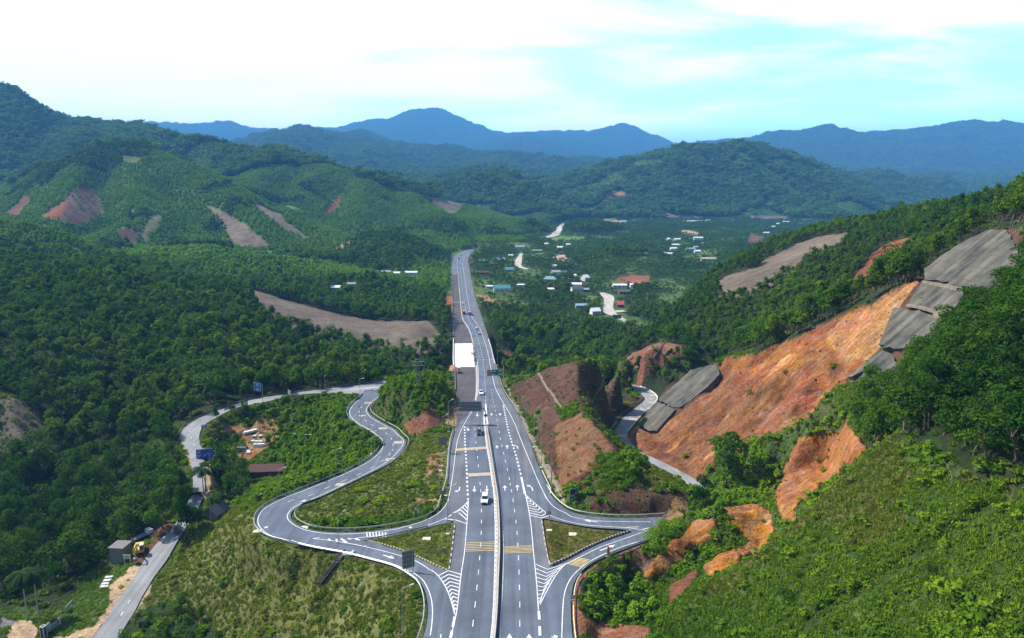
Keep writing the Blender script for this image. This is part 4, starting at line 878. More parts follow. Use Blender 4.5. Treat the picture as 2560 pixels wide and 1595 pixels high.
# ------------------------------------------------------------------ paving
def asphalt(name, col, tracks=True):
    m, nt, b = new_mat(name); L = nt.links.new
    geo = nd(nt, 'ShaderNodeNewGeometry')
    def noise(scale, det=4, sc=None):
        n = nd(nt, 'ShaderNodeTexNoise'); n.inputs['Scale'].default_value = scale; n.inputs['Detail'].default_value = det
        if sc:
            mp = nd(nt, 'ShaderNodeMapping'); mp.inputs['Scale'].default_value = sc; L(geo.outputs['Position'], mp.inputs['Vector']); L(mp.outputs[0], n.inputs['Vector'])
        else: L(geo.outputs['Position'], n.inputs['Vector'])
        return n.outputs['Fac']
    def rng(v, lo, hi):
        r = nd(nt, 'ShaderNodeMapRange'); r.inputs[1].default_value = .3; r.inputs[2].default_value = .7; r.inputs[3].default_value = lo; r.inputs[4].default_value = hi; L(v, r.inputs[0]); return r.outputs[0]
    def mul(a, c):
        n = nd(nt, 'ShaderNodeMath', operation='MULTIPLY'); L(a, n.inputs[0]); L(c, n.inputs[1]); return n.outputs[0]
    v = mul(mul(rng(noise(.12, 5), .8, 1.2), rng(noise(2.2, 4), .88, 1.12)), rng(noise(.8, 4, (1.0, .02, .2)), .8, 1.2))
    sc = nd(nt, 'ShaderNodeVectorMath', operation='SCALE'); sc.inputs[0].default_value = col; L(v, sc.inputs['Scale']); L(sc.outputs[0], b.inputs['Base Color'])
    b.inputs['Roughness'].default_value = .88; b.inputs['Specular IOR Level'].default_value = .25
    return m
M_ASPH = asphalt('asphalt', (.098, .118, .152)); M_OLD = asphalt('shoulder_asphalt', (.118, .127, .15)); M_NEW = asphalt('fresh_base', (.075, .066, .07))
M_LOCAL = asphalt('local_asphalt', (.22, .225, .23))
M_WHITE = pmat('white_paint', (.62, .63, .64), .6, var=.2, scale=.8); M_YEL = pmat('yellow_paint', (.62, .45, .16), .7, var=.2, scale=.8); M_BUFF = pmat('buff_surfacing', (.40, .33, .23), .8, var=.12, scale=.8)
M_CONC = pmat('concrete', (.40, .385, .35), .85, var=.18, scale=1.2, bump=.3); M_DECK = pmat('new_deck_concrete', (.62, .585, .54), .85, var=.14, scale=.35)
M_STEEL = pmat('galvanised_steel', (.42, .44, .44), .45, .6, var=.1); M_STEELD = pmat('weathered_steel', (.16, .165, .165), .6, .3, var=.15); M_WHITEMETAL = pmat('white_rail', (.42, .46, .40), .6, var=.1)
def ribbon(name, Lp, Rp, mat, dz=0.0, nc=4, kind='structure', parent=None, label=None):
    n = len(Lp); v = []; f = []
    for a, b in zip(Lp, Rp):
        for k in range(nc + 1):
            p = a.lerp(b, k / nc); v.append((p.x, p.y, p.z + dz))
    for i in range(n - 1):
        for k in range(nc):
            a = i * (nc + 1) + k; f.append((a, a + 1, a + nc + 2, a + nc + 1))
    # make the sheet face up
    o = mesh_obj(name, v, f, mat, parent)
    if o.data.polygons[0].normal.z < 0: o.data.flip_normals()
    if kind: o['kind'] = kind
    if label: o['label'] = label
    return o
HWO = ribbon('highway', hw.L, hw.R, M_OLD, 0.0, 8, label='four lane highway running away up the valley')
ribbon('loop_slip_road', loop.L, loop.R, M_ASPH, .024, 4, label='hairpin slip road left of the highway')
ribbon('entry_slip_road', entry.L, entry.R, M_ASPH, .012, 4, label='slip road joining the highway at lower left')
ribbon('right_exit_slip_road', exr.L, exr.R, M_ASPH, .012, 4, label='upper slip road right of the highway')
ribbon('right_entry_slip_road', enr.L, enr.R, M_ASPH, .016, 4, label='lower slip road right of the highway')
ribbon('cutting_road', back.L, back.R, M_LOCAL, .01, 3, label='road winding behind the red cut spur under the landslide')
ribbon('local_road', local.L, local.R, M_LOCAL, .01, 3, label='pale country road at the left below the slip roads')

from mathutils.bvhtree import BVHTree
def paved_tree():
    vs = []; fs = []
    for o in COL.objects:
        if o.name in PAVED:
            k = len(vs); vs += [v.co.copy() for v in o.data.vertices]; fs += [tuple(i + k for i in p.vertices) for p in o.data.polygons]
    return BVHTree.FromPolygons(vs, fs)
PAVED = ('highway', 'loop_slip_road', 'entry_slip_road', 'right_exit_slip_road', 'right_entry_slip_road', 'cutting_road', 'local_road')
PTREE = paved_tree(); _on_road0 = on_road
def on_road(px, py, names=('highway', 'loop', 'entry', 'exit_right', 'entry_right'), dz=.05):
    """where the line of sight meets the paving itself"""
    a, b, c = bearing(px, py)
    h = PTREE.ray_cast(Vector((0, 0, CAMZ)), Vector((a, b, c)).normalized())
    if h[0] is None: return _on_road0(px, py, names, dz)
    return h[0] + Vector((0, 0, dz))
def settle(P, dz):
    for p in P:
        h = PTREE.ray_cast(Vector((p.x, p.y, p.z + 6)), Vector((0, 0, -1)), 12)
        if h[0] is not None: p.z = h[0].z + dz
    return P
MARKN = ('highway', 'loop', 'entry', 'exit_right', 'entry_right')
LEV = .07
def rline(pts, names=MARKN, n=None, sm=2, dz=LEV):
    P = [on_road(p[0], p[1], names, dz) for p in pts]
    P = chaikin(P, sm)
    L_ = sum((a - b).length for a, b in zip(P[:-1], P[1:]))
    return settle(resample(P, n or max(4, int(L_ / 1.5))), dz)
def stripe(mb, P, wd, mi=0, side=0.0):
    v = []; n = len(P)
    for i, p in enumerate(P):
        t = (P[min(i + 1, n - 1)] - P[max(i - 1, 0)]); t.z = 0; t.normalize(); s = Vector((t.y, -t.x, 0))
        v += [p + s * (side - wd / 2), p + s * (side + wd / 2)]
    mb.add(v, [(2 * i, 2 * i + 1, 2 * i + 3, 2 * i + 2) for i in range(n - 1)], mi)
def dashes(mb, P, wd, dash, gap, mi=0, start=0.0):
    d = [0.0]
    for a, b in zip(P[:-1], P[1:]): d.append(d[-1] + (b - a).length)
    arr = np.array([tuple(p) for p in P])
    def atd(x): return Vector([float(np.interp(x, d, arr[:, k])) for k in range(3)])
    x = start
    while x + dash < d[-1]:
        stripe(mb, [atd(x), atd(x + dash / 2), atd(x + dash)], wd, mi); x += dash + gap
def quad(mb, fn, pts, mi=0, names=MARKN, dz=LEV):
    mb.add([on_road(*fn(*p), names, dz) for p in pts], [tuple(range(len(pts)))], mi)
def up(o):
    me = o.data
    bm = bmesh.new(); bm.from_mesh(me)
    for f in bm.faces:
        if f.normal.z < 0: f.normal_flip()
    bm.to_mesh(me); bm.free(); return o

# fresh carriageway surfaces inside the paved sheet
def patch(name, Lpx, Rpx, mat, dz, n=60, label=None):
    Lq = resample(chaikin([on_road(p[0], p[1], ('highway',), 0) for p in Lpx], 1), n); Rq = resample(chaikin([on_road(p[0], p[1], ('highway',), 0) for p in Rpx], 1), n)
    for P in (Lq, Rq):
        for p in P: p.z = zr(p.y) + .0
    o = ribbon(name, Lq, Rq, mat, dz, 6, None, HWO, label)
    return o
W_ = MB()
# left carriageway: white edge next to the median, lane dashes, left edge
med_l = pl(Z2, [(858, 1640), (870, 1510), (885, 1370), (895, 1200), (903, 1000), (908, 800), (910, 700), (912, 500), (909, 350), (902, 180), (888, 20)]) + pl(Z1, [(1005, 1400), (985, 1250), (965, 1100), (945, 1000), (932, 900), (920, 800), (912, 700), (916, 600), (922, 490)])
lane_l = pl(Z2, [(672, 1640), (690, 1450), (710, 1275), (728, 1120), (742, 975), (755, 842), (765, 720), (772, 605), (778, 500), (780, 400), (780, 310), (776, 140), (768, 20)]) + pl(Z1, [(868, 1375), (860, 1290), (852, 1200), (840, 1070), (832, 1000), (826, 940), (818, 880), (810, 800), (803, 680)])
left_l = pl(Z2, [(470, 1640), (485, 1510), (540, 1290), (565, 1090), (585, 900), (605, 780), (620, 680), (632, 540), (640, 420), (650, 300), (655, 190)])
wide_l = pl(Z1, [(735, 1512), (728, 1380), (724, 1260), (718, 1130), (712, 1040), (705, 930), (700, 830), (696, 700)])
outl_l = pl(Z2, [(495, -10), (480, 100)]) 
stripe(W_, rline(left_l), .19); dashes(W_, rline(lane_l), .17, 2.2, 4.3, 0, 1.0); dashes(W_, rline(wide_l), .5, 1.4, 1.5)
dashes(W_, rline(pl(Z2, [(525, 1310), (500, 1440), (478, 1540), (455, 1640)])), .5, 3.4, 1.2)
dashes(W_, rline(pl(Z2, [(393, 1480), (375, 1640)])), .2, 1.2, 3.0)
stripe(W_, rline(pl(Z1, [(945, 690), (955, 760), (985, 930), (1010, 1080), (1040, 1280), (1072, 1490)]) + pl(Z2, [(962, 200), (980, 400), (990, 600), (988, 800), (982, 1000), (972, 1200), (960, 1400), (948, 1640)])), .18)
stripe(W_, rline(med_l), .2)
left_up = pl(Z1, [(520, 1512), (545, 1400), (575, 1200), (590, 1080), (605, 960), (620, 870), (650, 780), (690, 700), (730, 630), (775, 560), (812, 480), (832, 420), (845, 330), (850, 200), (845, 100), (835, 0)]) + pl(Z3, [(895, 1380), (870, 1220), (845, 1120), (815, 1040), (770, 980), (742, 930), (730, 860), (715, 740), (700, 600), (690, 470), (678, 320), (672, 240), (700, 190), (760, 150), (830, 125)])
stripe(W_, rline(left_up), .19)
ctr = pl(Z1, [(925, 480), (922, 330), (918, 200), (906, 80), (893, -20)]) + pl(Z3, [(990, 1440), (965, 1330), (940, 1230), (900, 1110), (860, 1020), (800, 930), (782, 860), (768, 760), (745, 640), (728, 520), (715, 380), (706, 270), (720, 210), (780, 160), (850, 128)])
dashes(W_, rline(ctr), .17, 2.6, 3.6)
stripe(W_, rline(ctr[9:]), .12)
# right carriageway
right_up = pl(Z1, [(1590, 1510), (1530, 1390), (1470, 1260), (1400, 1090), (1340, 950), (1290, 820), (1240, 690), (1180, 570), (1110, 460), (1060, 370), (1020, 280), (1000, 180), (965, 10)]) + pl(Z3, [(1065, 1440), (1030, 1300), (985, 1150), (945, 1050), (890, 960), (845, 910), (820, 830), (800, 700), (775, 540), (755, 400), (735, 260), (760, 190), (800, 160), (860, 132)])
stripe(W_, rline(right_up), .2)
right_l = pl(Z2, [(1165, 0), (1200, 140), (1235, 300), (1255, 430), (1270, 600), (1280, 720), (1300, 900), (1315, 1080), (1325, 1250)])
stripe(W_, rline(right_l), .2)
stripe(W_, rline(pl(Z1, [(1310, 1265), (1350, 1450)])), .6)
lane_r = pl(Z2, [(1138, 1640), (1146, 1510), (1147, 1330), (1147, 1170), (1143, 1020), (1140, 880), (1135, 755), (1128, 630), (1122, 527), (1113, 427), (1103, 330), (1090, 245), (1077, 160), (1062, 80), (1047, 0)]) + pl(Z1, [(1200, 1390), (1186, 1305), (1170, 1230), (1155, 1160), (1138, 1090), (1122, 1020), (1108, 960), (1082, 850), (1060, 720), (1045, 640), (1035, 560), (1000, 420), (985, 300)])
dashes(W_, rline(lane_r), .17, 2.2, 4.3, 0, 1.0)
dashes(W_, rline(pl(Z1, [(1305, 1240), (1290, 1180), (1262, 1070), (1240, 990), (1215, 920), (1185, 820), (1160, 720), (1140, 620), (1120, 510), (1112, 480)])), .5, 1.4, 1.5)
dashes(W_, rline(pl(Z2, [(1328, 1255), (1337, 1380), (1340, 1510), (1338, 1640)])), .5, 3.0, 2.2)
# slip road edges
sl = dict(
    a=pl(Z1, [(520, 1512)]) + pl(Z2, [(470, 180), (430, 260), (360, 330), (250, 390), (110, 435), (0, 462)]) + pl(Z4, [(1600, 968), (1300, 1008), (1000, 1020), (800, 1010), (650, 985), (540, 945), (460, 895), (420, 845), (430, 790), (480, 740), (560, 690), (700, 637), (900, 545), (1100, 450), (1250, 376), (1400, 300), (1500, 240), (1600, 152), (1672, 60), (1690, 0)]) + pl(Z5, [(2395, 720), (2360, 678), (2300, 645), (2200, 590), (2110, 540), (2065, 490), (2055, 450), (2100, 390), (2150, 340), (2190, 315)]),
    b=pl(Z2, [(652, 205), (580, 280), (480, 350), (340, 412), (200, 460), (0, 507)]) + pl(Z4, [(1700, 988), (1480, 1030), (1200, 1055), (700, 1066)]),
    c=pl(Z4, [(700, 1066), (870, 1085), (1050, 1110), (1270, 1155), (1450, 1197), (1660, 1255), (1800, 1300), (1900, 1358), (2000, 1430)]) + pl(Z2, [(300, 860), (370, 920), (430, 1010), (480, 1120), (525, 1290)]),
    d=pl(Z5, [(1985, 345), (1920, 400), (1882, 460), (1880, 510), (1920, 560), (1990, 610), (2090, 662), (2190, 732), (2235, 775), (2252, 830)]) + pl(Z4, [(1465, 40), (1458, 85), (1400, 165), (1300, 240), (1150, 320), (1000, 390), (800, 470), (600, 550), (400, 626), (260, 690), (180, 737), (122, 800), (102, 870), (112, 920), (150, 970), (210, 1020), (300, 1056), (500, 1100), (700, 1145), (900, 1180), (1100, 1215), (1300, 1270), (1500, 1320), (1650, 1372), (1750, 1432)]) + pl(Z2, [(80, 855), (150, 905), (220, 955), (265, 1035), (300, 1130), (315, 1250), (305, 1390), (290, 1490)]),
    e=pl(Z1, [(1590, 1510)]) + pl(Z2, [(1370, 122), (1430, 220), (1500, 282), (1600, 322)]) + pl(Z6, [(250, 482), (370, 506), (500, 521), (640, 526), (940, 528)]),
    f=pl(Z2, [(1200, 140), (1290, 225), (1400, 318)]) + pl(Z6, [(85, 476), (200, 516), (330, 546), (460, 561), (600, 569), (740, 577), (890, 597)]),
    g=pl(Z6, [(182, 1590), (185, 1510), (195, 1200), (220, 1080), (270, 990), (340, 922), (420, 862), (540, 803), (680, 742), (850, 692), (960, 660)]),
    h=pl(Z6, [(0, 1230), (60, 1110), (110, 1020), (160, 942), (220, 882), (280, 856), (380, 806), (500, 746), (700, 676), (910, 602)]))
SLIP = ('loop', 'entry', 'exit_right', 'entry_right', 'highway')
for k_, P in sl.items(): stripe(W_, rline(P, SLIP), .2)
lc = pl(Z4, [(430, 672), (500, 640), (600, 632), (720, 578), (835, 525), (960, 472), (1070, 428), (1180, 380), (1275, 338), (1355, 292), (1425, 250), (1525, 165), (1570, 90)]) + pl(Z5, [(2345, 910), (2360, 870), (2340, 770), (2310, 735), (2275, 705), (2190, 650), (2100, 605), (2040, 560), (1985, 510), (1985, 460), (2025, 405), (2085, 340)])
dashes(W_, rline(lc, ('loop',)), .2, 2.2, 4.0)
# gore chevrons (left upper, left lower, right upper, right lower) and the hatching at the hairpin
def chev(mb, tips_l, apex, tips_r, wd):
    for a, b, c in zip(tips_l, apex, tips_r):
        P = [on_road(*Z2(*q), MARKN, LEV) for q in (a, b, c)]
        stripe(mb, P[:2], wd); stripe(mb, P[1:], wd)
def lerp2(a, b, n): return [(a[0] + (b[0] - a[0]) * i / (n - 1), a[1] + (b[1] - a[1]) * i / (n - 1)) for i in range(n)]
chev(W_, [(650, 215), (625, 235), (590, 268), (555, 295), (520, 318), (480, 345), (430, 375)], [(652, 215), (640, 222), (620, 240), (598, 262), (582, 288), (568, 318), (535, 385)], [(655, 228), (652, 250), (650, 280), (648, 312), (645, 348), (642, 385), (638, 420)], .3)
chev(W_, [(370, 918), (395, 945), (415, 978), (435, 1010), (450, 1040), (468, 1078), (480, 1110), (492, 1150), (503, 1185), (512, 1222), (520, 1258)], [(462, 870), (466, 905), (472, 940), (478, 975), (484, 1010), (490, 1045), (497, 1080), (505, 1115), (512, 1155), (518, 1190), (524, 1225)], [(588, 908), (584, 940), (580, 972), (576, 1002), (572, 1035), (567, 1070), (562, 1103), (558, 1138), (553, 1172), (548, 1205), (543, 1240)], .3)
chev(W_, lerp2((1206, 170), (1245, 340), 8), [(1230, 185), (1255, 215), (1280, 240), (1305, 262), (1325, 290), (1345, 315), (1362, 345), (1360, 365)], [(1212, 160), (1245, 190), (1275, 215), (1305, 245), (1340, 265), (1370, 290), (1400, 318), (1440, 338)], .28)
chev(W_, lerp2((1300, 810), (1322, 1180), 10), [(1415, 858), (1408, 895), (1400, 928), (1392, 960), (1384, 995), (1376, 1028), (1368, 1062), (1360, 1095), (1350, 1128), (1340, 1165)], [(1600, 800), (1570, 820), (1535, 845), (1505, 875), (1478, 910), (1452, 948), (1428, 985), (1404, 1025), (1382, 1068), (1358, 1120)], .22)
for a, b, wd in [((950, 1072), (970, 1100), .3), ((1005, 1068), (1065, 1112), .4), ((1085, 1066), (1165, 1132), .45), ((1165, 1063), (1265, 1152), .5), ((870, 1070), (885, 1086), .3)]:
    stripe(W_, [on_road(*Z4(*a), SLIP, LEV), on_road(*Z4(*b), SLIP, LEV)], wd * 1.6)
for x in (1285, 1318, 1352, 1386, 1420, 1454, 1487):
    stripe(W_, [on_road(*Z4(x - 3, 1000), SLIP, LEV), on_road(*Z4(x + 4, 1048), SLIP, LEV)], .34)
stripe(W_, [on_road(*Z6(740, 573), SLIP, LEV), on_road(*Z6(840, 570), SLIP, LEV)], .25); stripe(W_, [on_road(*Z6(870, 592), SLIP, LEV), on_road(*Z6(960, 570), SLIP, LEV)], .25)
# hatching at the head of the local road
for i in range(7):
    x = 1830 + i * 62
    stripe(W_, [on_road(*Z5(x, 245 + (i > 4) * 6 - i * 3), ('local', 'loop'), LEV), on_road(*Z5(x + 150, 212 - i * 3), ('local', 'loop'), LEV)], .45)
for nme, P in (('local', pl(Z5, [(2250, 190), (2000, 228), (1700, 262), (1400, 275)])), ('back', pl(Z7, [(715, 440), (800, 470), (875, 505), (920, 540)])), ('back', pl(Z7, [(830, 668), (800, 700)])), ('back', pl(Z7, [(710, 790), (650, 850)])), ('back', pl(Z7, [(760, 590), (640, 680), (550, 760), (470, 850)]))):
    stripe(W_, rline(P, (nme,)), .2)
dashes(W_, rline(pl(Z7, [(880, 520), (840, 580), (720, 680), (600, 790), (545, 870)]), ('back',)), .16, 2, 4)
dashes(W_, rline(pl(Z8, [(1245, 1150), (1205, 1220), (1170, 1275), (1140, 1330)]), ('local',)), .2, 1.5, 3)
dashes(W_, rline(pl(Z5, [(330, 530), (240, 570), (150, 620), (150, 700), (190, 820), (215, 880)]), ('local',)), .16, 2, 5)
# arrows: straight and turning
def arrow(mb, fn, tail, head, bend=None, wd=.3, names=MARKN):
    a = on_road(*fn(*tail), names, LEV); b = on_road(*fn(*head), names, LEV)
    if bend:
        c = on_road(*fn(*bend), names, LEV); stripe(mb, [a, c], wd); a0 = c
    else: a0 = a
    d = (b - a0); L_ = d.length; d.normalize(); s = Vector((d.y, -d.x, 0)); hl = min(1.7, L_ * .55)
    stripe(mb, [a0, b - d * hl], wd); mb.add([b, b - d * hl + s * .62, b - d * hl - s * .62], [(0, 1, 2)])
for t_, h_ in [((803, 1365), (803, 1430)), ((937, 1360), (940, 1425)), ((835, 570), (835, 612)), ((1133, 1415), (1131, 1355)), ((1268, 1412), (1266, 1348)), ((1048, 960), (1047, 925)), ((1158, 962), (1158, 918)), ((989, 605), (988, 575)), ((1082, 605), (1080, 575)), ((857, 730), (856, 765))]:
    arrow(W_, Z1, t_, h_, None, .26)
arrow(W_, Z1, (645, 1372), (590, 1425), (640, 1412), .34); arrow(W_, Z1, (1435, 1412), (1368, 1350), (1420, 1375), .34); arrow(W_, Z1, (1275, 962), (1215, 925), (1265, 932), .34); arrow(W_, Z1, (705, 735), (737, 770), (735, 735), .3)
arrow(W_, Z4, (560, 672), (640, 648), None, .3, SLIP); arrow(W_, Z4, (1780, 942), (1735, 950), None, .3, SLIP); arrow(W_, Z4, (1460, 1245), (1585, 1283), None, .3, SLIP); arrow(W_, Z4, (215, 935), (178, 955), None, .4, SLIP)
arrow(W_, Z6, (510, 772), (640, 722), None, .34, SLIP); arrow(W_, Z6, (490, 530), (372, 512), None, .3, SLIP)
arrow(W_, Z2, (1050, 1600), (1048, 1472), None, .32); arrow(W_, Z2, (1237, 1600), (1237, 1475), None, .32); arrow(W_, Z2, (1450, 1510), (1515, 1498), None, .34)
up(W_.build('lane_marking', M_WHITE, HWO))
# rumble bands
Y_ = MB()
for x0a, x1a, x0b, x1b, ya, yb in [(635, 906, 628, 908, 600, 680)]:
    for i in range(6):
        t_ = i / 5
        stripe(Y_, [on_road(*Z2(x0a + (x0b - x0a) * t_, ya + 12 + (yb - ya) * t_ - 8), MARKN, LEV), on_road(*Z2(x1a, ya + (yb - ya) * t_ - 6), MARKN, LEV)], .2)
for i in range(6):
    t_ = i / 5
    stripe(Y_, [on_road(*Z2(1000, 640 + 62 * t_), MARKN, LEV), on_road(*Z2(1268 + 6 * t_, 630 + 62 * t_), MARKN, LEV)], .19)
for i in range(7):
    t_ = i / 6
    stripe(Y_, [on_road(*Z6(318 - 85 * t_, 832 + 48 * t_), SLIP, LEV), on_road(*Z6(422 - 72 * t_, 852 + 58 * t_), SLIP, LEV)], .26)
up(Y_.build('rumble_band', M_YEL, HWO))
B_ = MB()
quad(B_, Z1, [(612, 958), (938, 935), (942, 962), (606, 985)]); quad(B_, Z1, [(735, 1226), (972, 1216), (982, 1248), (737, 1262)])
for q in ([(1575, 15), (1668, 12), (1672, 38), (1582, 42)], [(1490, 200), (1590, 197), (1570, 222), (1472, 226)], [(960, 468), (1055, 466), (1020, 498), (932, 495)]):
    quad(B_, Z4, q, 0, ('loop',))
for q in ([(2355, 797), (2427, 797), (2427, 820), (2370, 824)], [(2190, 648), (2280, 645), (2295, 662), (2205, 668)], [(1978, 512), (2055, 510), (2062, 524), (1986, 524)], [(2055, 372), (2125, 372), (2118, 385), (2048, 385)], [(2190, 243), (2250, 240), (2255, 250), (2200, 256)]):
    quad(B_, Z5, q, 0, ('loop',))
for q in ([(540, 895), (622, 897), (628, 914), (545, 914)], [(655, 740), (735, 742), (728, 758), (645, 754)], [(765, 650), (835, 652), (826, 664), (752, 662)], [(840, 588), (880, 590), (870, 600), (830, 598)], [(840, 518), (900, 518), (905, 530), (845, 530)]):
    quad(B_, Z7, q, 0, ('back',))
up(B_.build('rumble_band', M_BUFF, HWO))
# running surfaces (darker, blue-grey) and the unfinished carriageway
patch('carriageway', left_l[:1] + left_l[1:] + wide_l[:], med_l[:-3] + pl(Z1, [(912, 700)]), M_ASPH, .006, 90)
patch('carriageway', pl(Z2, [(945, 1640), (960, 1400), (972, 1200), (982, 1000), (988, 800), (990, 600), (980, 400), (962, 200)]) + pl(Z1, [(1072, 1490), (1040, 1280), (1010, 1080), (985, 930), (955, 760), (945, 690)]), [(p[0], p[1]) for p in pl(Z2, [(1338, 1640), (1340, 1510), (1325, 1250)])] + right_l[::-1][1:] + pl(Z1, [(1290, 1180), (1262, 1070), (1240, 990), (1215, 920), (1185, 820), (1160, 720), (1150, 680)]), M_ASPH, .006, 90)
patch('carriageway', left_up[7:], pl(Z1, [(1150, 680), (1130, 580), (1110, 470)]) + right_up[9:], M_ASPH, .008, 110)
patch('unfinished_carriageway', pl(Z1, [(615, 700), (606, 500), (602, 300), (598, 150), (594, 70)]), pl(Z1, [(625, 702), (760, 560), (808, 445), (815, 330), (815, 200), (808, 65)]), M_NEW, .01, 40, 'dark unsurfaced carriageway before the new deck')
patch('unfinished_carriageway', pl(Z3, [(643, 1218), (634, 1100), (630, 950), (623, 720), (617, 560), (614, 405)]), pl(Z3, [(858, 1212), (830, 1120), (800, 1040), (745, 955), (728, 860), (710, 720), (698, 560), (688, 405)]), M_NEW, .01, 60, 'dark unsurfaced carriageway beyond the new deck')
DK = patch('bridge_deck', pl(Z3, [(655, 1500), (640, 1440), (640, 1340), (645, 1222)]), pl(Z3, [(885, 1500), (875, 1420), (866, 1330), (860, 1220)]), M_DECK, .03, 20, 'new white concrete deck without surfacing')
# ------------------------------------------------------------------ woodland
M_LEAF = [leaf_mat('acacia_leaves', (.024, .082, .005), (.15, .245, .014)), leaf_mat('mixed_leaves', (.036, .10, .015), (.15, .26, .032)),
          leaf_mat('young_leaves', (.08, .20, .009), (.24, .38, .022)), leaf_mat('garden_leaves', (.035, .095, .014), (.085, .17, .028)),
          leaf_mat('dark_leaves', (.016, .062, .007), (.09, .18, .014))]
M_SHRUB = leaf_mat('shrub_leaves', (.04, .13, .007), (.21, .32, .018)); M_OLIVE = leaf_mat('olive_scrub', (.10, .15, .018), (.27, .29, .045)); M_GRASS = leaf_mat('grass_blades', (.07, .17, .008), (.24, .33, .024), .35)
M_BRIGHT = leaf_mat('yellow_green_leaves', (.16, .27, .01), (.27, .36, .015))
M_BARK = pmat('bark', (.13, .10, .075), .9, var=.3, scale=6, bump=.4); M_PALEBARK = pmat('pale_bark', (.34, .31, .26), .9, var=.2, scale=5)
PROTO = bpy.data.collections.new('plant_kit')             # never linked to the scene: only feeds the scatter
def leaf_cloud(rs, n, lobes, size, up=.25, rnd=.55):
    """leaf sprays sitting on the skins of several overlapping lobes"""
    vs = []; fs = []
    wts = np.array([l[3] ** 2 for l in lobes]); wts /= wts.sum()
    for i in range(n):
        l = lobes[rs.choice(len(lobes), p=wts)]
        d = rs.randn(3); d /= np.linalg.norm(d)
        if d[2] < -.35: d[2] = -d[2] * .5
        r = l[3] * (.62 + .42 * rs.rand() ** .6)
        c = np.array([l[0] + d[0] * r, l[1] + d[1] * r, l[2] + d[2] * r * l[4]])
        nrm = d * .9 + rs.randn(3) * rnd + np.array([0, 0, up]); nrm /= np.linalg.norm(nrm)
        a = np.cross(nrm, rs.randn(3)); a /= np.linalg.norm(a); b = np.cross(nrm, a)
        s = size * (.6 + .8 * rs.rand()); e = s * (.45 + .3 * rs.rand())
        k = len(vs)
        vs += [c - a * s * .5, c + b * e * .5 - nrm * .1 * s, c + a * s * .5, c - b * e * .5 - nrm * .1 * s]; fs.append((k, k + 1, k + 2, k + 3))
    return vs, fs
def lobes_for(kind, rs):
    L = []
    if kind == 0:      # plantation acacia: narrow crown on a bare stem
        for i in range(7):
            t = rs.rand(); a = rs.rand() * 6.28; r = .13 * math.sqrt(rs.rand()) * (1.1 - .5 * t)
            L.append((r * math.cos(a), r * math.sin(a), .45 + .42 * t, .15 - .05 * t, 1.05))
    elif kind == 1:    # clump of old forest crowns
        for i in range(6):
            a = rs.rand() * 6.28; r = .52 * math.sqrt(rs.rand())
            L.append((r * math.cos(a), r * math.sin(a), .55 + .38 * rs.rand(), .24 + .1 * rs.rand(), .95))
    elif kind == 2:    # young growth, leafy to the ground
        for i in range(5):
            t = i / 4; a = rs.rand() * 6.28; r = .16 * rs.rand()
            L.append((r * math.cos(a), r * math.sin(a), .28 + .5 * t, .30 - .14 * t, 1.0))
    elif kind == 3:    # garden tree
        for i in range(6):
            a = rs.rand() * 6.28; r = .24 * math.sqrt(rs.rand())
            L.append((r * math.cos(a), r * math.sin(a), .5 + .3 * rs.rand(), .2 + .06 * rs.rand(), .9))
    else:              # big spreading broadleaf
        for i in range(11):
            t = rs.rand(); a = rs.rand() * 6.28; r = .27 * math.sqrt(rs.rand()) * (1.15 - .6 * t)
            L.append((r * math.cos(a), r * math.sin(a), .24 + .6 * t, .16 + .05 * rs.rand() - .05 * t, .9))
    return L
def trunk_mb(rs, kind, L):
    b = MB(); top = {0: .62, 1: .5, 2: .4, 3: .5, 4: .55}[kind]; r = {0: .013, 1: .03, 2: .016, 3: .02, 4: .02}[kind]
    p = Vector((0, 0, -.04)); bend = Vector((rs.randn() * .012, rs.randn() * .012, 0))
    pts = [p + Vector((bend.x * k * k, bend.y * k * k, (top + .04) * k / 4)) for k in range(5)]
    for k in range(4): b.tube(pts[k], pts[k + 1], r * (1 - .16 * k), r * (1 - .16 * (k + 1)), 6)
    for l in L[:5]: b.tube(pts[2 if l[2] < .6 else 3], (l[0] * .8, l[1] * .8, l[2]), r * .5, r * .18, 5)
    return b
def make_proto(name, kind, n, size, mat, trunk=True, seed=0):
    rs = np.random.RandomState(seed); L = lobes_for(kind, rs); v, f = leaf_cloud(rs, n, L, size)
    me = bpy.data.meshes.new(name); vv = [tuple(p) for p in v]; ff = list(f); nl = len(ff)
    if trunk:
        tb = trunk_mb(rs, kind, L); k = len(vv); vv += tb.v; ff += [tuple(i + k for i in q) for q in tb.f]
    me.from_pydata(vv, [], ff); me.materials.append(mat); me.materials.append(M_BARK)
    mi = np.zeros(len(ff), np.int32); mi[nl:] = 1; me.polygons.foreach_set('material_index', mi)
    o = bpy.data.objects.new(name, me); PROTO.objects.link(o); return o
KIT = {}                                                  # (kind, lod) -> indices into the kit
_pn = 0
def kit(key, kind, n, size, mat, count, trunk=True):
    global _pn
    KIT[key] = []
    for c in range(count):
        make_proto('kit_%03d' % _pn, kind, n, size, mat, trunk, 100 + _pn); KIT[key].append(_pn); _pn += 1
for k_ in (0, 2, 3, 4):
    kit((k_, 1), k_, 230, .085 if k_ != 2 else .15, M_LEAF[k_], 4)
    kit((k_, 2), k_, 64, .15 if k_ != 2 else .26, M_LEAF[k_], 4, False)
kit((1, 1), 1, 300, .14, M_LEAF[1], 4, False); kit((1, 2), 1, 110, .22, M_LEAF[1], 4, False)
def shrub_lobes(rs, k=4): return [(rs.randn() * .22, rs.randn() * .22, .3 + .3 * rs.rand(), .28 + .14 * rs.rand(), .9) for _ in range(k)]
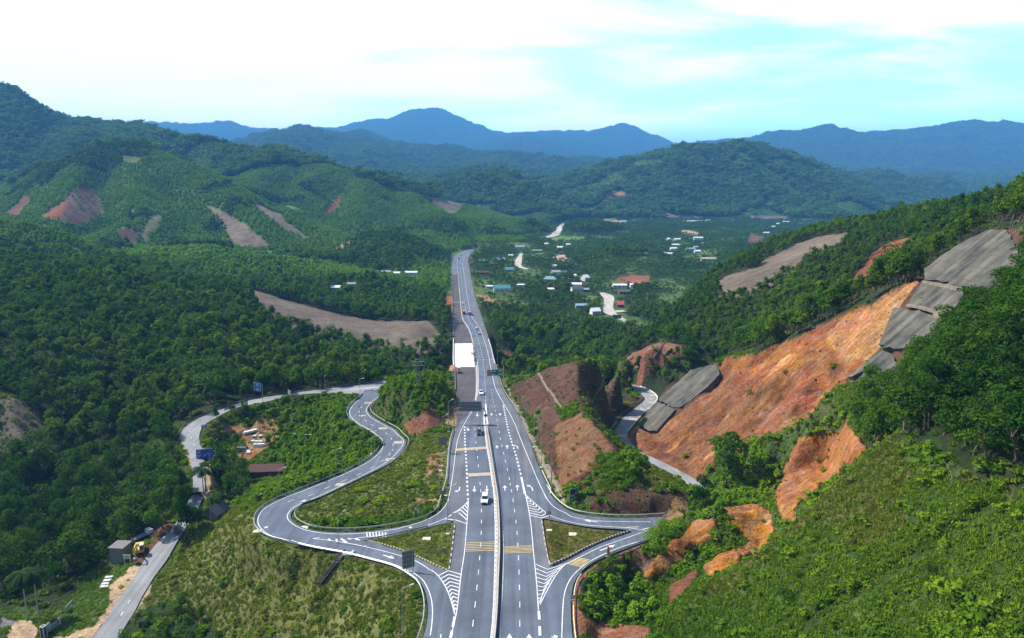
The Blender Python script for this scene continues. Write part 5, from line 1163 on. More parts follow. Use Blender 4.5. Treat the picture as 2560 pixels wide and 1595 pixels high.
def kit_shrub(key, n, size, mat, count):
    global _pn
    KIT[key] = []
    for c in range(count):
        rs = np.random.RandomState(500 + _pn); v, f = leaf_cloud(rs, n, shrub_lobes(rs), size)
        me = bpy.data.meshes.new('kit'); me.from_pydata([tuple(p) for p in v], [], f); me.materials.append(mat)
        o = bpy.data.objects.new('kit_%03d' % _pn, me); PROTO.objects.link(o); KIT[key].append(_pn); _pn += 1
kit_shrub('shrub', 90, .3, M_SHRUB, 4); kit_shrub('olive', 80, .28, M_OLIVE, 4)
def kit_grass(key, n, mat, count):
    global _pn
    KIT[key] = []
    for c in range(count):
        rs = np.random.RandomState(700 + _pn); vs = []; fs = []
        for i in range(n):
            a = rs.rand() * 6.28; r = .55 * math.sqrt(rs.rand()); x, y = r * math.cos(a), r * math.sin(a); h = .18 + .36 * rs.rand(); t = rs.rand() * 6.28; wd = .07 + .07 * rs.rand(); ln = .3 * rs.randn()
            dx, dy = math.cos(t) * wd, math.sin(t) * wd; k = len(vs)
            vs += [(x - dx, y - dy, 0), (x + dx, y + dy, 0), (x + dx * .5 - dy * ln * 4, y + dy * .5 + dx * ln * 6, h), (x - dx * .5 - dy * ln * 4, y - dy * .5 + dx * ln * 4, h * .95)]; fs.append((k, k + 1, k + 2, k + 3))
        me = bpy.data.meshes.new('kit'); me.from_pydata(vs, [], fs); me.materials.append(mat)
        o = bpy.data.objects.new('kit_%03d' % _pn, me); PROTO.objects.link(o); KIT[key].append(_pn); _pn += 1
def kit_rock(count, mat):
    global _pn
    KIT['rock'] = []
    for c in range(count):
        rs = np.random.RandomState(820 + c); bm = bmesh.new(); bmesh.ops.create_icosphere(bm, subdivisions=1, radius=.5)
        for v in bm.verts: v.co *= .6 + .7 * rs.rand(); v.co.z *= .7
        me = bpy.data.meshes.new('kit'); bm.to_mesh(me); bm.free(); me.materials.append(mat)
        o = bpy.data.objects.new('kit_%03d' % _pn, me); PROTO.objects.link(o); KIT['rock'].append(_pn); _pn += 1
kit_rock(4, leaf_mat('rubble_earth', (.13, .052, .026), (.27, .12, .05), 0.0))
kit_grass('grass', 30, M_GRASS, 4); kit_grass('oliveg', 30, M_OLIVE, 4)

# what the ground hides from the drone (plants there are left out unless they could peep over)
slope = (GZ - CAMZ) / GY; RUN = np.maximum.accumulate(slope, axis=0)
DU = U[1] - U[0]
def scatter(dens, rs, peep=10.0, cell_ok=None):
    dY = np.gradient(np.exp(LV))[:, None]; area = DU * GY * dY
    see = (GZ + peep - CAMZ) / GY >= np.vstack([np.full((1, NU), -9), RUN[:-1]])
    lam = dens * area * see
    if cell_ok is not None: lam = lam * cell_ok
    n = rs.poisson(np.clip(lam, 0, 60)); j, i = np.nonzero(n); c = n[j, i]
    j = np.repeat(j, c); i = np.repeat(i, c); fu = rs.rand(len(j)) - .5; fv = rs.rand(len(j)) - .5
    lv = LV[j] + fv * np.gradient(LV)[j]; u = U[i] + fu * DU; Y = np.exp(lv); X = u * Y
    # bilinear height
    ui = np.clip((u - U[0]) / DU, 0, NU - 1.001); vi = np.clip(np.interp(lv, LV, np.arange(NV)), 0, NV - 1.001)
    i0 = ui.astype(int); j0 = vi.astype(int); a = ui - i0; b = vi - j0
    Z = (GZ[j0, i0] * (1 - a) + GZ[j0, i0 + 1] * a) * (1 - b) + (GZ[j0 + 1, i0] * (1 - a) + GZ[j0 + 1, i0 + 1] * a) * b
    return X, Y, Z, j, i
HOUSES = []          # (x, y, clear radius): filled before planting
def tree_thing(name, kind, n, size_, mat, seed, label, cat, group, loc, h, wdt, rz, bark=M_BARK):
    rs_ = np.random.RandomState(seed); L = lobes_for(kind, rs_); v, f = leaf_cloud(rs_, n, L, size_)
    root = empty(name, loc, rz, label, cat, group); root.scale = (h * wdt, h * wdt, h)
    mesh_obj('crown', v, f, mat, root); trunk_mb(rs_, kind, L).build('trunk', bark, root)
    return root
# ------------------------------------------------------------------ shared bits for the things standing in the scene
SIGHT = []
M_GLASS = pmat('dark_glass', (.03, .04, .05), .12, 0, .05); M_TYRE = pmat('tyre_rubber', (.02, .02, .022), .85, 0, .1); M_RIM = pmat('alloy', (.4, .4, .42), .35, .8, .05)
M_CARW = pmat('white_car_paint', (.80, .81, .83), .3, 0, .03, coat=.6); M_CARD = pmat('dark_blue_car_paint', (.03, .045, .07), .25, 0, .05, coat=.7); M_CARS = pmat('silver_car_paint', (.42, .45, .5), .3, .4, .04, coat=.6)
M_RED = pmat('red_truck_paint', (.45, .09, .05), .45, 0, .1); M_ORANGE = pmat('orange_machine_paint', (.55, .15, .06), .5, 0, .15); M_MACHY = pmat('yellow_machine_paint', (.50, .33, .06), .5, 0, .2, 2.0)
M_LAMP = pmat('lamp_glass', (.75, .75, .7), .2, 0, .03); M_TAIL = pmat('tail_lamp', (.4, .02, .02), .3); M_BLACK = pmat('black_plastic', (.025, .025, .027), .6); M_GREYBED = pmat('grey_truck_body', (.20, .22, .25), .6, 0, .15)
M_BLUE = pmat('blue_sign', (.015, .05, .30), .5, 0, .06); M_BLUEL = pmat('light_blue_sign', (.03, .16, .42), .5, 0, .06); M_GREEN = pmat('green_sign', (.0, .17, .11), .5, 0, .06); M_YSIGN = pmat('ochre_sign', (.50, .33, .06), .6, 0, .15, 3); M_PALE = pmat('cream_board', (.62, .58, .40), .7, 0, .06)
M_LETTER = pmat('sign_lettering', (.62, .72, .78), .6, 0, .1); M_DIM = pmat('faded_lettering', (.30, .40, .62), .6, 0, .1); M_REDRING = pmat('red_ring', (.32, .03, .03), .5); M_SIGNFACE = pmat('pale_sign_face', (.58, .50, .50), .6)
def top_of(P, px, py):
    """height of the spot that shows at this bearing, straight above P"""
    return at_y(px, py, P.y)
def panel(name, parent, tl, tr, br, bl, mat, th=.12):
    c = [Vector(p) for p in (tl, tr, br, bl)]; n = (c[1] - c[0]).cross(c[3] - c[0]).normalized()
    if n.y > 0: n = -n
    b = MB(); b.add(c + [p - n * th for p in c], [(3, 2, 1, 0), (4, 5, 6, 7), (0, 1, 5, 4), (1, 2, 6, 5), (2, 3, 7, 6), (3, 0, 4, 7)])
    o = b.build(name, mat, None); 
    if parent: o.parent = parent; o.matrix_parent_inverse = parent.matrix_world.inverted()
    def at(u, v, d=.02): return c[0].lerp(c[1], u).lerp(c[3].lerp(c[2], u), v) + n * d
    return o, at
def adopt(o, root):
    o.parent = root; o.matrix_parent_inverse = Matrix.Translation(-Vector(root.location)); return o
def bars(name, root, at, rects, mat, d=.025):
    b = MB()
    for u0, v0, u1, v1 in rects: b.add([at(u0, v0, d), at(u1, v0, d), at(u1, v1, d), at(u0, v1, d)], [(3, 2, 1, 0)])
    return adopt(b.build(name, mat), root)
def offset_line(P, off):
    out = []; n = len(P)
    for i, p in enumerate(P):
        t = P[min(i + 1, n - 1)] - P[max(i - 1, 0)]; t.z = 0; t.normalize(); out.append(p + Vector((t.y, -t.x, 0)) * off)
    return out
def sweep(mb, P, prof, close=True, mi=0):
    """profile (sideways, up) drawn along a line"""
    n = len(P); m = len(prof); v = []
    for i, p in enumerate(P):
        t = P[min(i + 1, n - 1)] - P[max(i - 1, 0)]; t.z = 0; t.normalize(); s = Vector((t.y, -t.x, 0))
        v += [p + s * a + Vector((0, 0, b)) for a, b in prof]
    f = []
    for i in range(n - 1):
        for k in range(m if close else m - 1):
            f.append((i * m + k, i * m + (k + 1) % m, (i + 1) * m + (k + 1) % m, (i + 1) * m + k))
    if close: f += [tuple(range(m - 1, -1, -1)), tuple((n - 1) * m + k for k in range(m))]
    mb.add(v, f, mi)
def along(P, step):
    L_ = sum((a - b).length for a, b in zip(P[:-1], P[1:])); return resample(P, max(2, int(L_ / step) + 1))

def each(root, name, mat, segs, r, n=6):
    """one object per post, leg or stay"""
    for a, c in segs:
        b = MB(); b.tube(a, c, r, r, n); o = b.build(name, mat); adopt(o, root)
# ------------------------------------------------------------------ barriers, kerbs, median
def guardrail(P, label, mat=M_STEEL, h=.8, step=4.0, posts=M_STEELD, base=0):
    P = along(P, 2.0); root = empty('guardrail', P[0], 0, label, 'guardrail')
    b = MB(); sweep(b, P, [(-.05, h - .34), (.07, h - .26), (-.02, h - .17), (.07, h - .08), (-.05, h), (-.09, h - .02), (-.09, h - .32)])
    adopt(b.build('rail_beam', mat), root)
    step = max(step, sum((a - b).length for a, b in zip(P[:-1], P[1:])) / 98); proto = None
    for p in along(P, step):
        if proto is None:
            c = MB(); c.box((0, 0, h * .5 - .3), (.13, .13, h + .6)); proto = q = c.build('post', posts)
        else: q = proto.copy(); COL.objects.link(q)
        q.location = p; adopt(q, root)
    return root
def concrete_wall(P, label, prof, mat, name='concrete_barrier', cat='barrier'):
    P = along(P, 2.0); b = MB(); sweep(b, P, prof); o = b.build(name, mat); tag(o, label, cat); return o
JERSEY = [(-.3, -.3), (.3, -.3), (.3, .08), (.16, .3), (.1, .85), (-.1, .85), (-.16, .3), (-.3, .08)]
LR = lambda r, side, off: [r.C[i] + (r.__dict__[side][i] - r.C[i]).normalized() * ((r.__dict__[side][i] - r.C[i]).length + off) for i in range(r.n)]
loopL = LR(loop, 'L', 1.0); loopR = LR(loop, 'R', .25)
guardrail([on_road(*q, ('highway',), 0) for q in pl(Z1, [(575, 765), (545, 860), (522, 1000), (512, 1150), (500, 1300)])] + loopL[8:-6], 'long steel guardrail round the grassy island inside the hairpin', M_WHITEMETAL)
guardrail([p for p in loopR[14:-4]], 'steel guardrail on the outer edge of the hairpin slip road')
guardrail(LR(entry, 'L', .7)[3:], 'steel guardrail beside the lower left slip road above the grass bank')
guardrail(LR(local, 'L', .3)[:52], 'dark guardrail along the wooded side of the country road', M_STEELD, .75, 3.0)
guardrail(LR(exr, 'L', .3)[4:], 'pale steel guardrail curving round the foot of the red cut spur', M_WHITEMETAL)
guardrail(LR(enr, 'R', .3)[6:28], 'short guardrail on the bushy edge of the lower right slip road', M_WHITEMETAL)
guardrail(LR(enr, 'R', .5)[28:], 'low pale rail beside the bare brown bank at bottom right', M_PALE, .45)
hwRs = [p for p in LR(hw, 'R', .25) if 248 < p.y < BR0 + 2]
guardrail(hwRs, 'yellowish guardrail right of the highway before the bridge', M_WHITEMETAL)
guardrail([p for p in LR(hw, 'R', .25) if BR1 < p.y < 930], 'guardrail right of the highway beyond the bridge', M_WHITEMETAL)
guardrail(LR(back, 'L', .3)[26:62], 'guardrail on the outer bend of the cutting road below the dark rock face', M_STEELD)
concrete_wall(LR(back, 'R', .2)[46:66], 'low white kerb wall on the inside of the cutting road bend', [(-.2, -.2), (.2, -.2), (.2, .35), (-.2, .35)], M_WHITE, 'kerb_wall', 'kerb')
lw = [p for p in LR(hw, 'L', .2) if 292 < p.y < BR0 - 20]
concrete_wall(lw, 'dark concrete upstand left of the unfinished carriageway before the bridge', [(-.15, -.4), (.15, -.4), (.15, .7), (-.15, .7)], M_STEELD, 'concrete_barrier')
concrete_wall([p for p in LR(hw, 'L', .2) if BR1 + 4 < p.y < 800], 'long dark concrete wall left of the unfinished carriageway beyond the bridge', JERSEY, M_STEELD)
concrete_wall([p for p in LR(hw, 'L', .15) if BR0 - 8 < p.y < BR1 + 4], 'white concrete parapet on the left edge of the new bridge deck', JERSEY, M_DECK, 'bridge_parapet', 'parapet')
concrete_wall([p for p in LR(hw, 'R', .1) if BR0 - 4 < p.y < BR1 + 4], 'grey concrete parapet on the right edge of the bridge', JERSEY, M_CONC, 'bridge_parapet', 'parapet')
# kerb between the carriageways on the way to the bridge
dv = [on_road(*q, ('highway',), 0) for q in pl(Z3, [(700, 560), (712, 720), (724, 850), (737, 930), (765, 982), (810, 1045), (838, 1120), (862, 1220)])]
concrete_wall(dv, 'low pale kerb dividing the running lanes from the unfinished carriageway', [(-.28, -.1), (.28, -.1), (.28, .25), (-.28, .25)], M_CONC, 'divider_kerb', 'kerb')
dv2 = [on_road(*q, ('highway',), 0) for q in pl(Z1, [(826, 60), (832, 200), (830, 330), (818, 440)])]
concrete_wall(dv2, 'pale kerb between the roller side and the running lanes', [(-.4, -.1), (.4, -.1), (.4, .22), (-.4, .22)], M_CONC, 'divider_kerb', 'kerb')
# bridge body
bp = [hw.C[i] for i in range(hw.n) if BR0 - 10 < hw.C[i].y < BR1 + 10]; bwl = [hw.L[i] for i in range(hw.n) if BR0 - 10 < hw.C[i].y < BR1 + 10]; bwr = [hw.R[i] for i in range(hw.n) if BR0 - 10 < hw.C[i].y < BR1 + 10]
bridge = empty('road_bridge', bp[len(bp) // 2], 0, 'concrete bridge carrying the highway over the wooded stream', 'bridge')
b = MB(); v = []
for l, r in zip(bwl, bwr):
    e = (r - l).normalized() * .5
    v += [l - e + Vector((0, 0, -.25)), r + e + Vector((0, 0, -.25)), r + e * .2 + Vector((0, 0, -2.0)), l - e * .2 + Vector((0, 0, -2.0))]
b.add(v, [(i * 4 + k, i * 4 + (k + 1) % 4, (i + 1) * 4 + (k + 1) % 4, (i + 1) * 4 + k) for i in range(len(bwl) - 1) for k in range(4)] + [(3, 2, 1, 0), tuple(len(v) - 4 + k for k in range(4))])
adopt(b.build('bridge_girder', M_CONC), bridge)
for yy in (398, 425, 452):
    q = min(bp, key=lambda p: abs(p.y - yy)); b = MB()
    for dx in (-6, 6): b.tube((q.x + dx, q.y, q.z - 26), (q.x + dx, q.y, q.z - 3), .8, .8, 10)
    b.box((q.x, q.y, q.z - 2.5), (17, 1.8, 1.2)); adopt(b.build('pier', M_CONC), bridge)
# expansion joints on the bridge
b = MB()
for q0, q1 in (((905, 1416), (1105, 1415)), ((872, 1219), (1050, 1217))):
    stripe(b, [on_road(*Z3(*q0), ('highway',), .09), on_road(*Z3(*q1), ('highway',), .09)], .35)
up(b.build('expansion_joint', M_CONC, HWO))
# central reservation: kerbed earth strip with its right-hand wall
mid_l = pl(Z1, [(916, 690), (922, 780), (938, 900), (955, 1000), (975, 1100), (994, 1250), (1014, 1400), (1026, 1490)]) + pl(Z2, [(910, 150), (920, 350), (925, 500), (923, 700), (918, 800), (912, 1000), (904, 1200), (894, 1370), (880, 1510), (868, 1640)])
mid_r = pl(Z1, [(936, 680), (946, 760), (970, 900), (985, 1000), (1005, 1130), (1022, 1260), (1046, 1400), (1060, 1500)]) + pl(Z2, [(940, 180), (952, 350), (957, 500), (958, 700), (952, 830), (945, 1000), (938, 1200), (928, 1370), (915, 1510), (903, 1640)])
Lm = resample(chaikin([on_road(*q, ('highway',), 0) for q in mid_l]), 90); Rm = resample(chaikin([on_road(*q, ('highway',), 0) for q in mid_r]), 90)
med = empty('median_barrier', Lm[0], 0, 'kerbed brown earth strip with a dark wall dividing the two carriageways', 'median')
v = []
for i, (l, r) in enumerate(zip(Lm, Rm)):
    hgt = min(1, i / 6)
    n_ = (r - l).normalized()
    v += [l + Vector((0, 0, -.05)), l + Vector((0, 0, .3 * hgt)), l + n_ * .3 + Vector((0, 0, .32 * hgt)), r - n_ * .25 + Vector((0, 0, .5 * hgt)), r - n_ * .25 + Vector((0, 0, .95 * hgt)), r + Vector((0, 0, .95 * hgt)), r + Vector((0, 0, -.05))]
n = len(Lm)
M_EARTH = pmat('dry_earth', (.19, .155, .115), .95, var=.35, scale=.9, bump=.5)
def rows(a): return [(i * 7 + k, i * 7 + k + 1, (i + 1) * 7 + k + 1, (i + 1) * 7 + k) for i in range(n - 1) for k in a]
def part(ks, name, mat):
    used = sorted({j for f in rows(ks) for j in f}); mp = {j: i for i, j in enumerate(used)}
    o = mesh_obj(name, [v[j] for j in used], [tuple(mp[j] for j in f) for f in rows(ks)], mat); return adopt(o, med)
part([0, 1], 'kerb', M_CONC); part([2], 'earth_strip', M_EARTH); part([3, 4, 5], 'wall', M_CONC)
b = MB(); d = 0
top = [l + Vector((0, 0, .325 * min(1, i / 6))) for i, l in enumerate(Lm)]
dashes(b, offset_line(top, .12), .2, 1.3, 1.0, 0, 4.0); adopt(up(b.build('kerb_paint', M_WHITE)), med)
b = MB(); stripe(b, [on_road(*q, ('highway',), .085) for q in pl(Z1, [(917, 560), (915, 640), (917, 700)])], .9); stripe(b, [on_road(*q, ('highway',), .085) for q in pl(Z1, [(926, 480), (932, 560), (938, 640), (948, 700)])], .55); up(b.build('lane_marking', M_WHITE, HWO))
# island kerbs
def kerb(P, label, m1, m2, h=.22, pitch=1.0):
    P = along(P, .5); root = empty('island_kerb', P[0], 0, label, 'kerb')
    b = MB(); sweep(b, P, [(-.14, -.1), (.14, -.1), (.12, h), (-.12, h)]); adopt(b.build('kerb_stone', m1), root)
    c = MB(); k = int(pitch / .5)
    for i in range(0, len(P) - k, 2 * k): sweep(c, P[i:i + k + 1], [(-.16, -.05), (.16, -.05), (.14, h + .015), (-.14, h + .015)])
    adopt(c.build('painted_bands', m2), root); return root
M_KYEL = pmat('kerb_yellow', (.42, .36, .14), .8, var=.2); M_KDARK = pmat('kerb_dark', (.06, .055, .05), .8, var=.2)
kerb([on_road(*Z4(*q), SLIP, 0) for q in [(1262, 1082), (1450, 1125), (1600, 1170), (1700, 1206), (1850, 1268), (2000, 1342), (2150, 1408)]], 'yellow and black kerb along the lower edge of the left grass island', M_KDARK, M_KYEL, .2, .5)
kerb([on_road(*Z2(*q), ('highway',), 0) for q in [(470, 862), (485, 760), (505, 600), (525, 420)]], 'dark kerb on the highway side of the left grass island', M_KDARK, M_CONC, .18, 1.5)
kerb([on_road(*Z6(*q), SLIP, 0) for q in [(768, 608), (640, 650), (500, 703), (380, 758), (240, 833), (95, 897)]], 'dark toothed kerb along the lower edge of the right grass island', M_KDARK, M_CONC, .45, .5)
kerb([on_road(*Z6(*q), SLIP, 0) for q in [(12, 500), (40, 690), (68, 840), (90, 895)]], 'pale kerb on the highway side of the right grass island', M_CONC, M_EARTH, .16, 1.5)
# stepped drain down the embankment
M_DRAIN = pmat('dark_drain_concrete', (.05, .045, .04), .9, var=.25, scale=2)
dp = [on_road(*Z4(1075, 1200), SLIP, -.1)] + [ground_hit(*Z4(x, y)) or at_z(*Z4(x, y), -6) for x, y in [(1020, 1255), (960, 1330), (900, 1400), (850, 1460), (800, 1515), (765, 1560)]]
dp = [p + Vector((0, 0, .12)) for p in dp]
DRAIN_PTS = [(p.x, p.y, 2.3) for p in resample(dp, 26)]
dr = empty('stepped_drain', dp[0], 0, 'dark stepped drain running down the grass embankment from the slip road', 'drain')
b = MB(); dq = resample(dp, 60)
for p in dq[3:]: p.z = gz(p.x, p.y) + .35
sweep(b, dq, [(-.75, -.3), (-.75, .3), (-.6, .3), (-.6, -.1), (.6, -.1), (.6, .3), (.75, .3), (.75, -.3)]); adopt(b.build('channel', M_DRAIN), dr)
b = MB()
for p in dq[4::3]: b.box((p.x, p.y, p.z - .02), (1.15, .5, .3))
adopt(b.build('steps', M_DRAIN), dr)
b = MB(); q = on_road(*Z4(1095, 1222), SLIP, 0); b.box((q.x, q.y - .6, q.z + .1), (2.6, 1.4, .5)); b.box((q.x + .9, q.y - .6, q.z + .45), (.5, 1.6, .5)); adopt(b.build('headwall', M_CONC), dr)
# sprayed concrete on the cut slopes
def slope_mat():
    m, nt, b = new_mat('sprayed_concrete'); L = nt.links.new; geo = nd(nt, 'ShaderNodeNewGeometry')
    def noise(sc, s, det=5):
        mp = nd(nt, 'ShaderNodeMapping'); mp.inputs['Scale'].default_value = sc; L(geo.outputs['Position'], mp.inputs['Vector'])
        n = nd(nt, 'ShaderNodeTexNoise'); n.inputs['Scale'].default_value = s; n.inputs['Detail'].default_value = det; n.inputs['Roughness'].default_value = .65; L(mp.outputs[0], n.inputs['Vector']); return n.outputs['Fac']
    r1 = nd(nt, 'ShaderNodeValToRGB'); r1.color_ramp.elements[0].position = .40; r1.color_ramp.elements[0].color = (.018, .02, .02, 1); r1.color_ramp.elements[1].position = .62; r1.color_ramp.elements[1].color = (.13, .12, .088, 1)
    ad = nd(nt, 'ShaderNodeMath', operation='ADD'); a1 = nd(nt, 'ShaderNodeMath', operation='MULTIPLY'); a1.inputs[1].default_value = .55; a2 = nd(nt, 'ShaderNodeMath', operation='MULTIPLY'); a2.inputs[1].default_value = .45
    L(noise((.1, 1, .1), .55), a1.inputs[0]); L(noise((1, 1, 1), .16), a2.inputs[0]); L(a1.outputs[0], ad.inputs[0]); L(a2.outputs[0], ad.inputs[1]); L(ad.outputs[0], r1.inputs[0])
    # construction joints in a grid, stained dark
    sp = nd(nt, 'ShaderNodeSeparateXYZ'); L(geo.outputs['Position'], sp.inputs[0]); jl = []
    for ax, per, wd in (('Y', 8.0, .022), ('Z', 3.4, .035)):
        q = nd(nt, 'ShaderNodeMath', operation='MULTIPLY'); q.inputs[1].default_value = 1 / per; L(sp.outputs[ax], q.inputs[0])
        wq = nd(nt, 'ShaderNodeMath', operation='MULTIPLY_ADD'); wq.inputs[1].default_value = .16; L(noise((1, 1, 1), .12, 2), wq.inputs[0]); L(q.outputs[0], wq.inputs[2])
        fr = nd(nt, 'ShaderNodeMath', operation='FRACT'); L(wq.outputs[0], fr.inputs[0]); ls_ = nd(nt, 'ShaderNodeMath', operation='LESS_THAN'); ls_.inputs[1].default_value = wd; L(fr.outputs[0], ls_.inputs[0]); jl.append(ls_)
    jm = nd(nt, 'ShaderNodeMath', operation='MAXIMUM'); L(jl[0].outputs[0], jm.inputs[0]); L(jl[1].outputs[0], jm.inputs[1])
    jx = nd(nt, 'ShaderNodeMix', data_type='RGBA'); L(jm.outputs[0], jx.inputs['Factor']); L(r1.outputs[0], jx.inputs['A']); jx.inputs['B'].default_value = (.05, .05, .043, 1); L(jx.outputs['Result'], b.inputs['Base Color']); b.inputs['Roughness'].default_value = .9
    bp_ = nd(nt, 'ShaderNodeBump'); bp_.inputs['Strength'].default_value = .5; bp_.inputs['Distance'].default_value = .2; L(noise((1, 1, 1), 1.5), bp_.inputs['Height']); L(bp_.outputs[0], b.inputs['Normal'])
    return m
M_SHOT = slope_mat()
def slope_wall(polys, label, lift=.9, ribs=()):
    root = None
    for k, (fn, pts) in enumerate(polys):
        rj = random.Random(len(pts) * 7 + k); c0 = [cutface(*fn(*p)) for p in pts]; c1 = []
        for p, q in zip(c0, c0[1:] + c0[:1]):            # broken, uneven edges
            n_ = max(1, int((q - p).length / 1.6)); dq_ = (q - p).normalized()
            for i in range(n_):
                x = p.lerp(q, i / n_); j_ = rj.uniform(-.45, .45) if i else 0
                c1.append(x + Vector((.73, 0, .68)) * j_ * abs(dq_.y) + Vector((0, 1, 0)) * j_ * (1 - abs(dq_.y)))
        c = [p + Vector((-lift * .68, 0, lift * .73)) for p in c1]; nrm = Vector((-.68, 0, .73)); m = len(c)
        if root is None:
            root = empty('slope_wall', c[0], 0, label, 'slope wall')
        b = MB(); b.add(c + [p - nrm * 2.2 for p in c], [tuple(range(m)), tuple(range(2 * m - 1, m - 1, -1))] + [(i, m + i, m + (i + 1) % m, (i + 1) % m) for i in range(m)])
        o = b.build('concrete_face', M_SHOT); bm = bmesh.new(); bm.from_mesh(o.data); bmesh.ops.recalc_face_normals(bm, faces=bm.faces); bm.to_mesh(o.data); bm.free(); adopt(o, root)
    for fn, pts in ribs:
        P = [cutface(*fn(*p)) + Vector((-(lift + .1) * .68, 0, (lift + .1) * .73)) for p in pts]
        b = MB(); sweep(b, along(P, 2), [(-.5, -.5), (.5, -.5), (.5, .35), (-.5, .35)]); adopt(b.build('coping', M_EARTH), root)
    return root
A9 = zm(2000, 640, .2381)
slope_wall([(Z7, [(935, 575), (1010, 500), (1240, 290), (1480, 232), (1512, 335), (1400, 450), (1262, 560), (1150, 640), (1060, 640)]), (Z7, [(925, 582), (1050, 645), (1100, 660), (1010, 760), (915, 868), (840, 866), (752, 812), (860, 640)])], 'grey sprayed concrete wall at the left end of the landslide above the cutting road', .45)
slope_wall([(A9, [(1312, 150), (1480, 20), (1700, -120), (1980, -260), (2180, -260), (2300, -40), (2290, 120), (2350, 330), (2100, 400), (1900, 400), (1720, 330), (1440, 262), (1318, 260)])], 'uppermost streaked concrete wall beside the top of the landslide', .6)
slope_wall([(A9, [(1310, 292), (1500, 310), (1690, 335), (1760, 380), (1730, 470), (1660, 560), (1590, 640), (1500, 622), (1260, 560), (1140, 540)])], 'second concrete tier with a pale coping under the uppermost slope wall', 1.1, [(A9, [(1320, 300), (1450, 325), (1600, 355), (1690, 380)]), (A9, [(1150, 545), (1260, 560), (1400, 600), (1540, 655)])])
slope_wall([(A9, [(1010, 570), (1130, 580), (1300, 610), (1440, 650), (1540, 720), (1560, 800), (1440, 930), (1340, 1070), (1180, 980), (1000, 1000), (850, 955), (935, 740)])], 'third concrete tier curving right behind the wood by the landslide', 1.0, [(A9, [(1440, 650), (1530, 720), (1555, 800), (1500, 870), (1410, 950), (1345, 1060)])])
slope_wall([(A9, [(860, 985), (960, 1040), (1010, 1090), (1060, 1250), (1040, 1300), (950, 1400), (820, 1480), (700, 1500), (590, 1400), (700, 1230), (560, 1290), (520, 1290), (690, 1160)])], 'lowest grey concrete tier with a broken edge at the foot of the landslide', .9)
# concrete drains on the cut spur
def ground_strip(name, label, cat, fn, pts, wd, mat, h=.25):
    P = [ground_hit(*fn(*p)) for p in pts]; P = [p for p in P if p]
    P = along(P, 1.5); P = [Vector((p.x, p.y, gz(p.x, p.y) + .05)) for p in P]
    b = MB(); sweep(b, P, [(-wd / 2, -.6), (wd / 2, -.6), (wd / 2, h), (-wd / 2, h)]); o = b.build(name, mat); tag(o, label, cat); return o
ground_strip('berm_drain', 'pale concrete berm drain crossing the shaded right face of the cut spur', 'drain', Z7, [(262, 600), (330, 500), (400, 425), (480, 365)], .8, M_EARTH)
ground_strip('berm_drain', 'pale concrete berm drain running down the left face of the cut spur', 'drain', Z1, [(1480, 150), (1540, 230), (1600, 330), (1680, 430), (1750, 520)], .8, M_EARTH)
ground_strip('berm_drain', 'dark stepped drain on the far red cutting above the slip road', 'drain', Z7, [(990, 30), (950, 80), (910, 130), (885, 165)], 1.2, M_DRAIN)
ground_strip('gutter', 'pale roadside gutter along the foot of the red cut spur', 'gutter', Z1, [(1160, 240), (1180, 340), (1290, 570), (1400, 770), (1500, 950), (1600, 1130), (1700, 1320), (1770, 1470)], .7, M_EARTH, .06)
# ------------------------------------------------------------------ lamps, poles and signs
def base_pt(q, road=True):
    g = ground_hit(*q)
    return g if g else at_z(q[0], q[1], -6)
def lamp(base, top, arm, label, group, foot=True, z=None):
    P = base_pt(base) if z is None else at_z(base[0], base[1], z); T = top_of(P, P.x * 0 + base[0], top[1]); h = T.z - P.z
    root = empty('street_lamp', P, 0, label, 'street lamp', group)
    b = MB(); b.tube((0, 0, -.3), (0, 0, h), .1, .06, 8); b.build('pole', M_STEEL, root)
    E = at_y(arm[0], arm[1], P.y); ax = E.x - P.x; az = max(E.z - T.z, .15)
    ay = -.25 * ax
    b = MB(); b.tube((0, 0, h - .1), (ax * .85, ay * .85, h + az * .85), .05, .04, 6); b.build('arm', M_STEEL, root)
    d = Vector((ax, ay, az)).normalized(); hd = MB(); a = Vector((ax, ay, h + az)) - d * .45; e = Vector((ax, ay, h + az)) + d * .55
    hd.tube(a, e, .11, .19, 8); hd.build('lamp_head', M_WHITEMETAL, root)
    if foot:
        f = MB(); f.box((0, 0, .05), (.9, .7, .4)); f.build('footing', M_PALE, root)
    return root
GL = 'street lamps around the interchange'
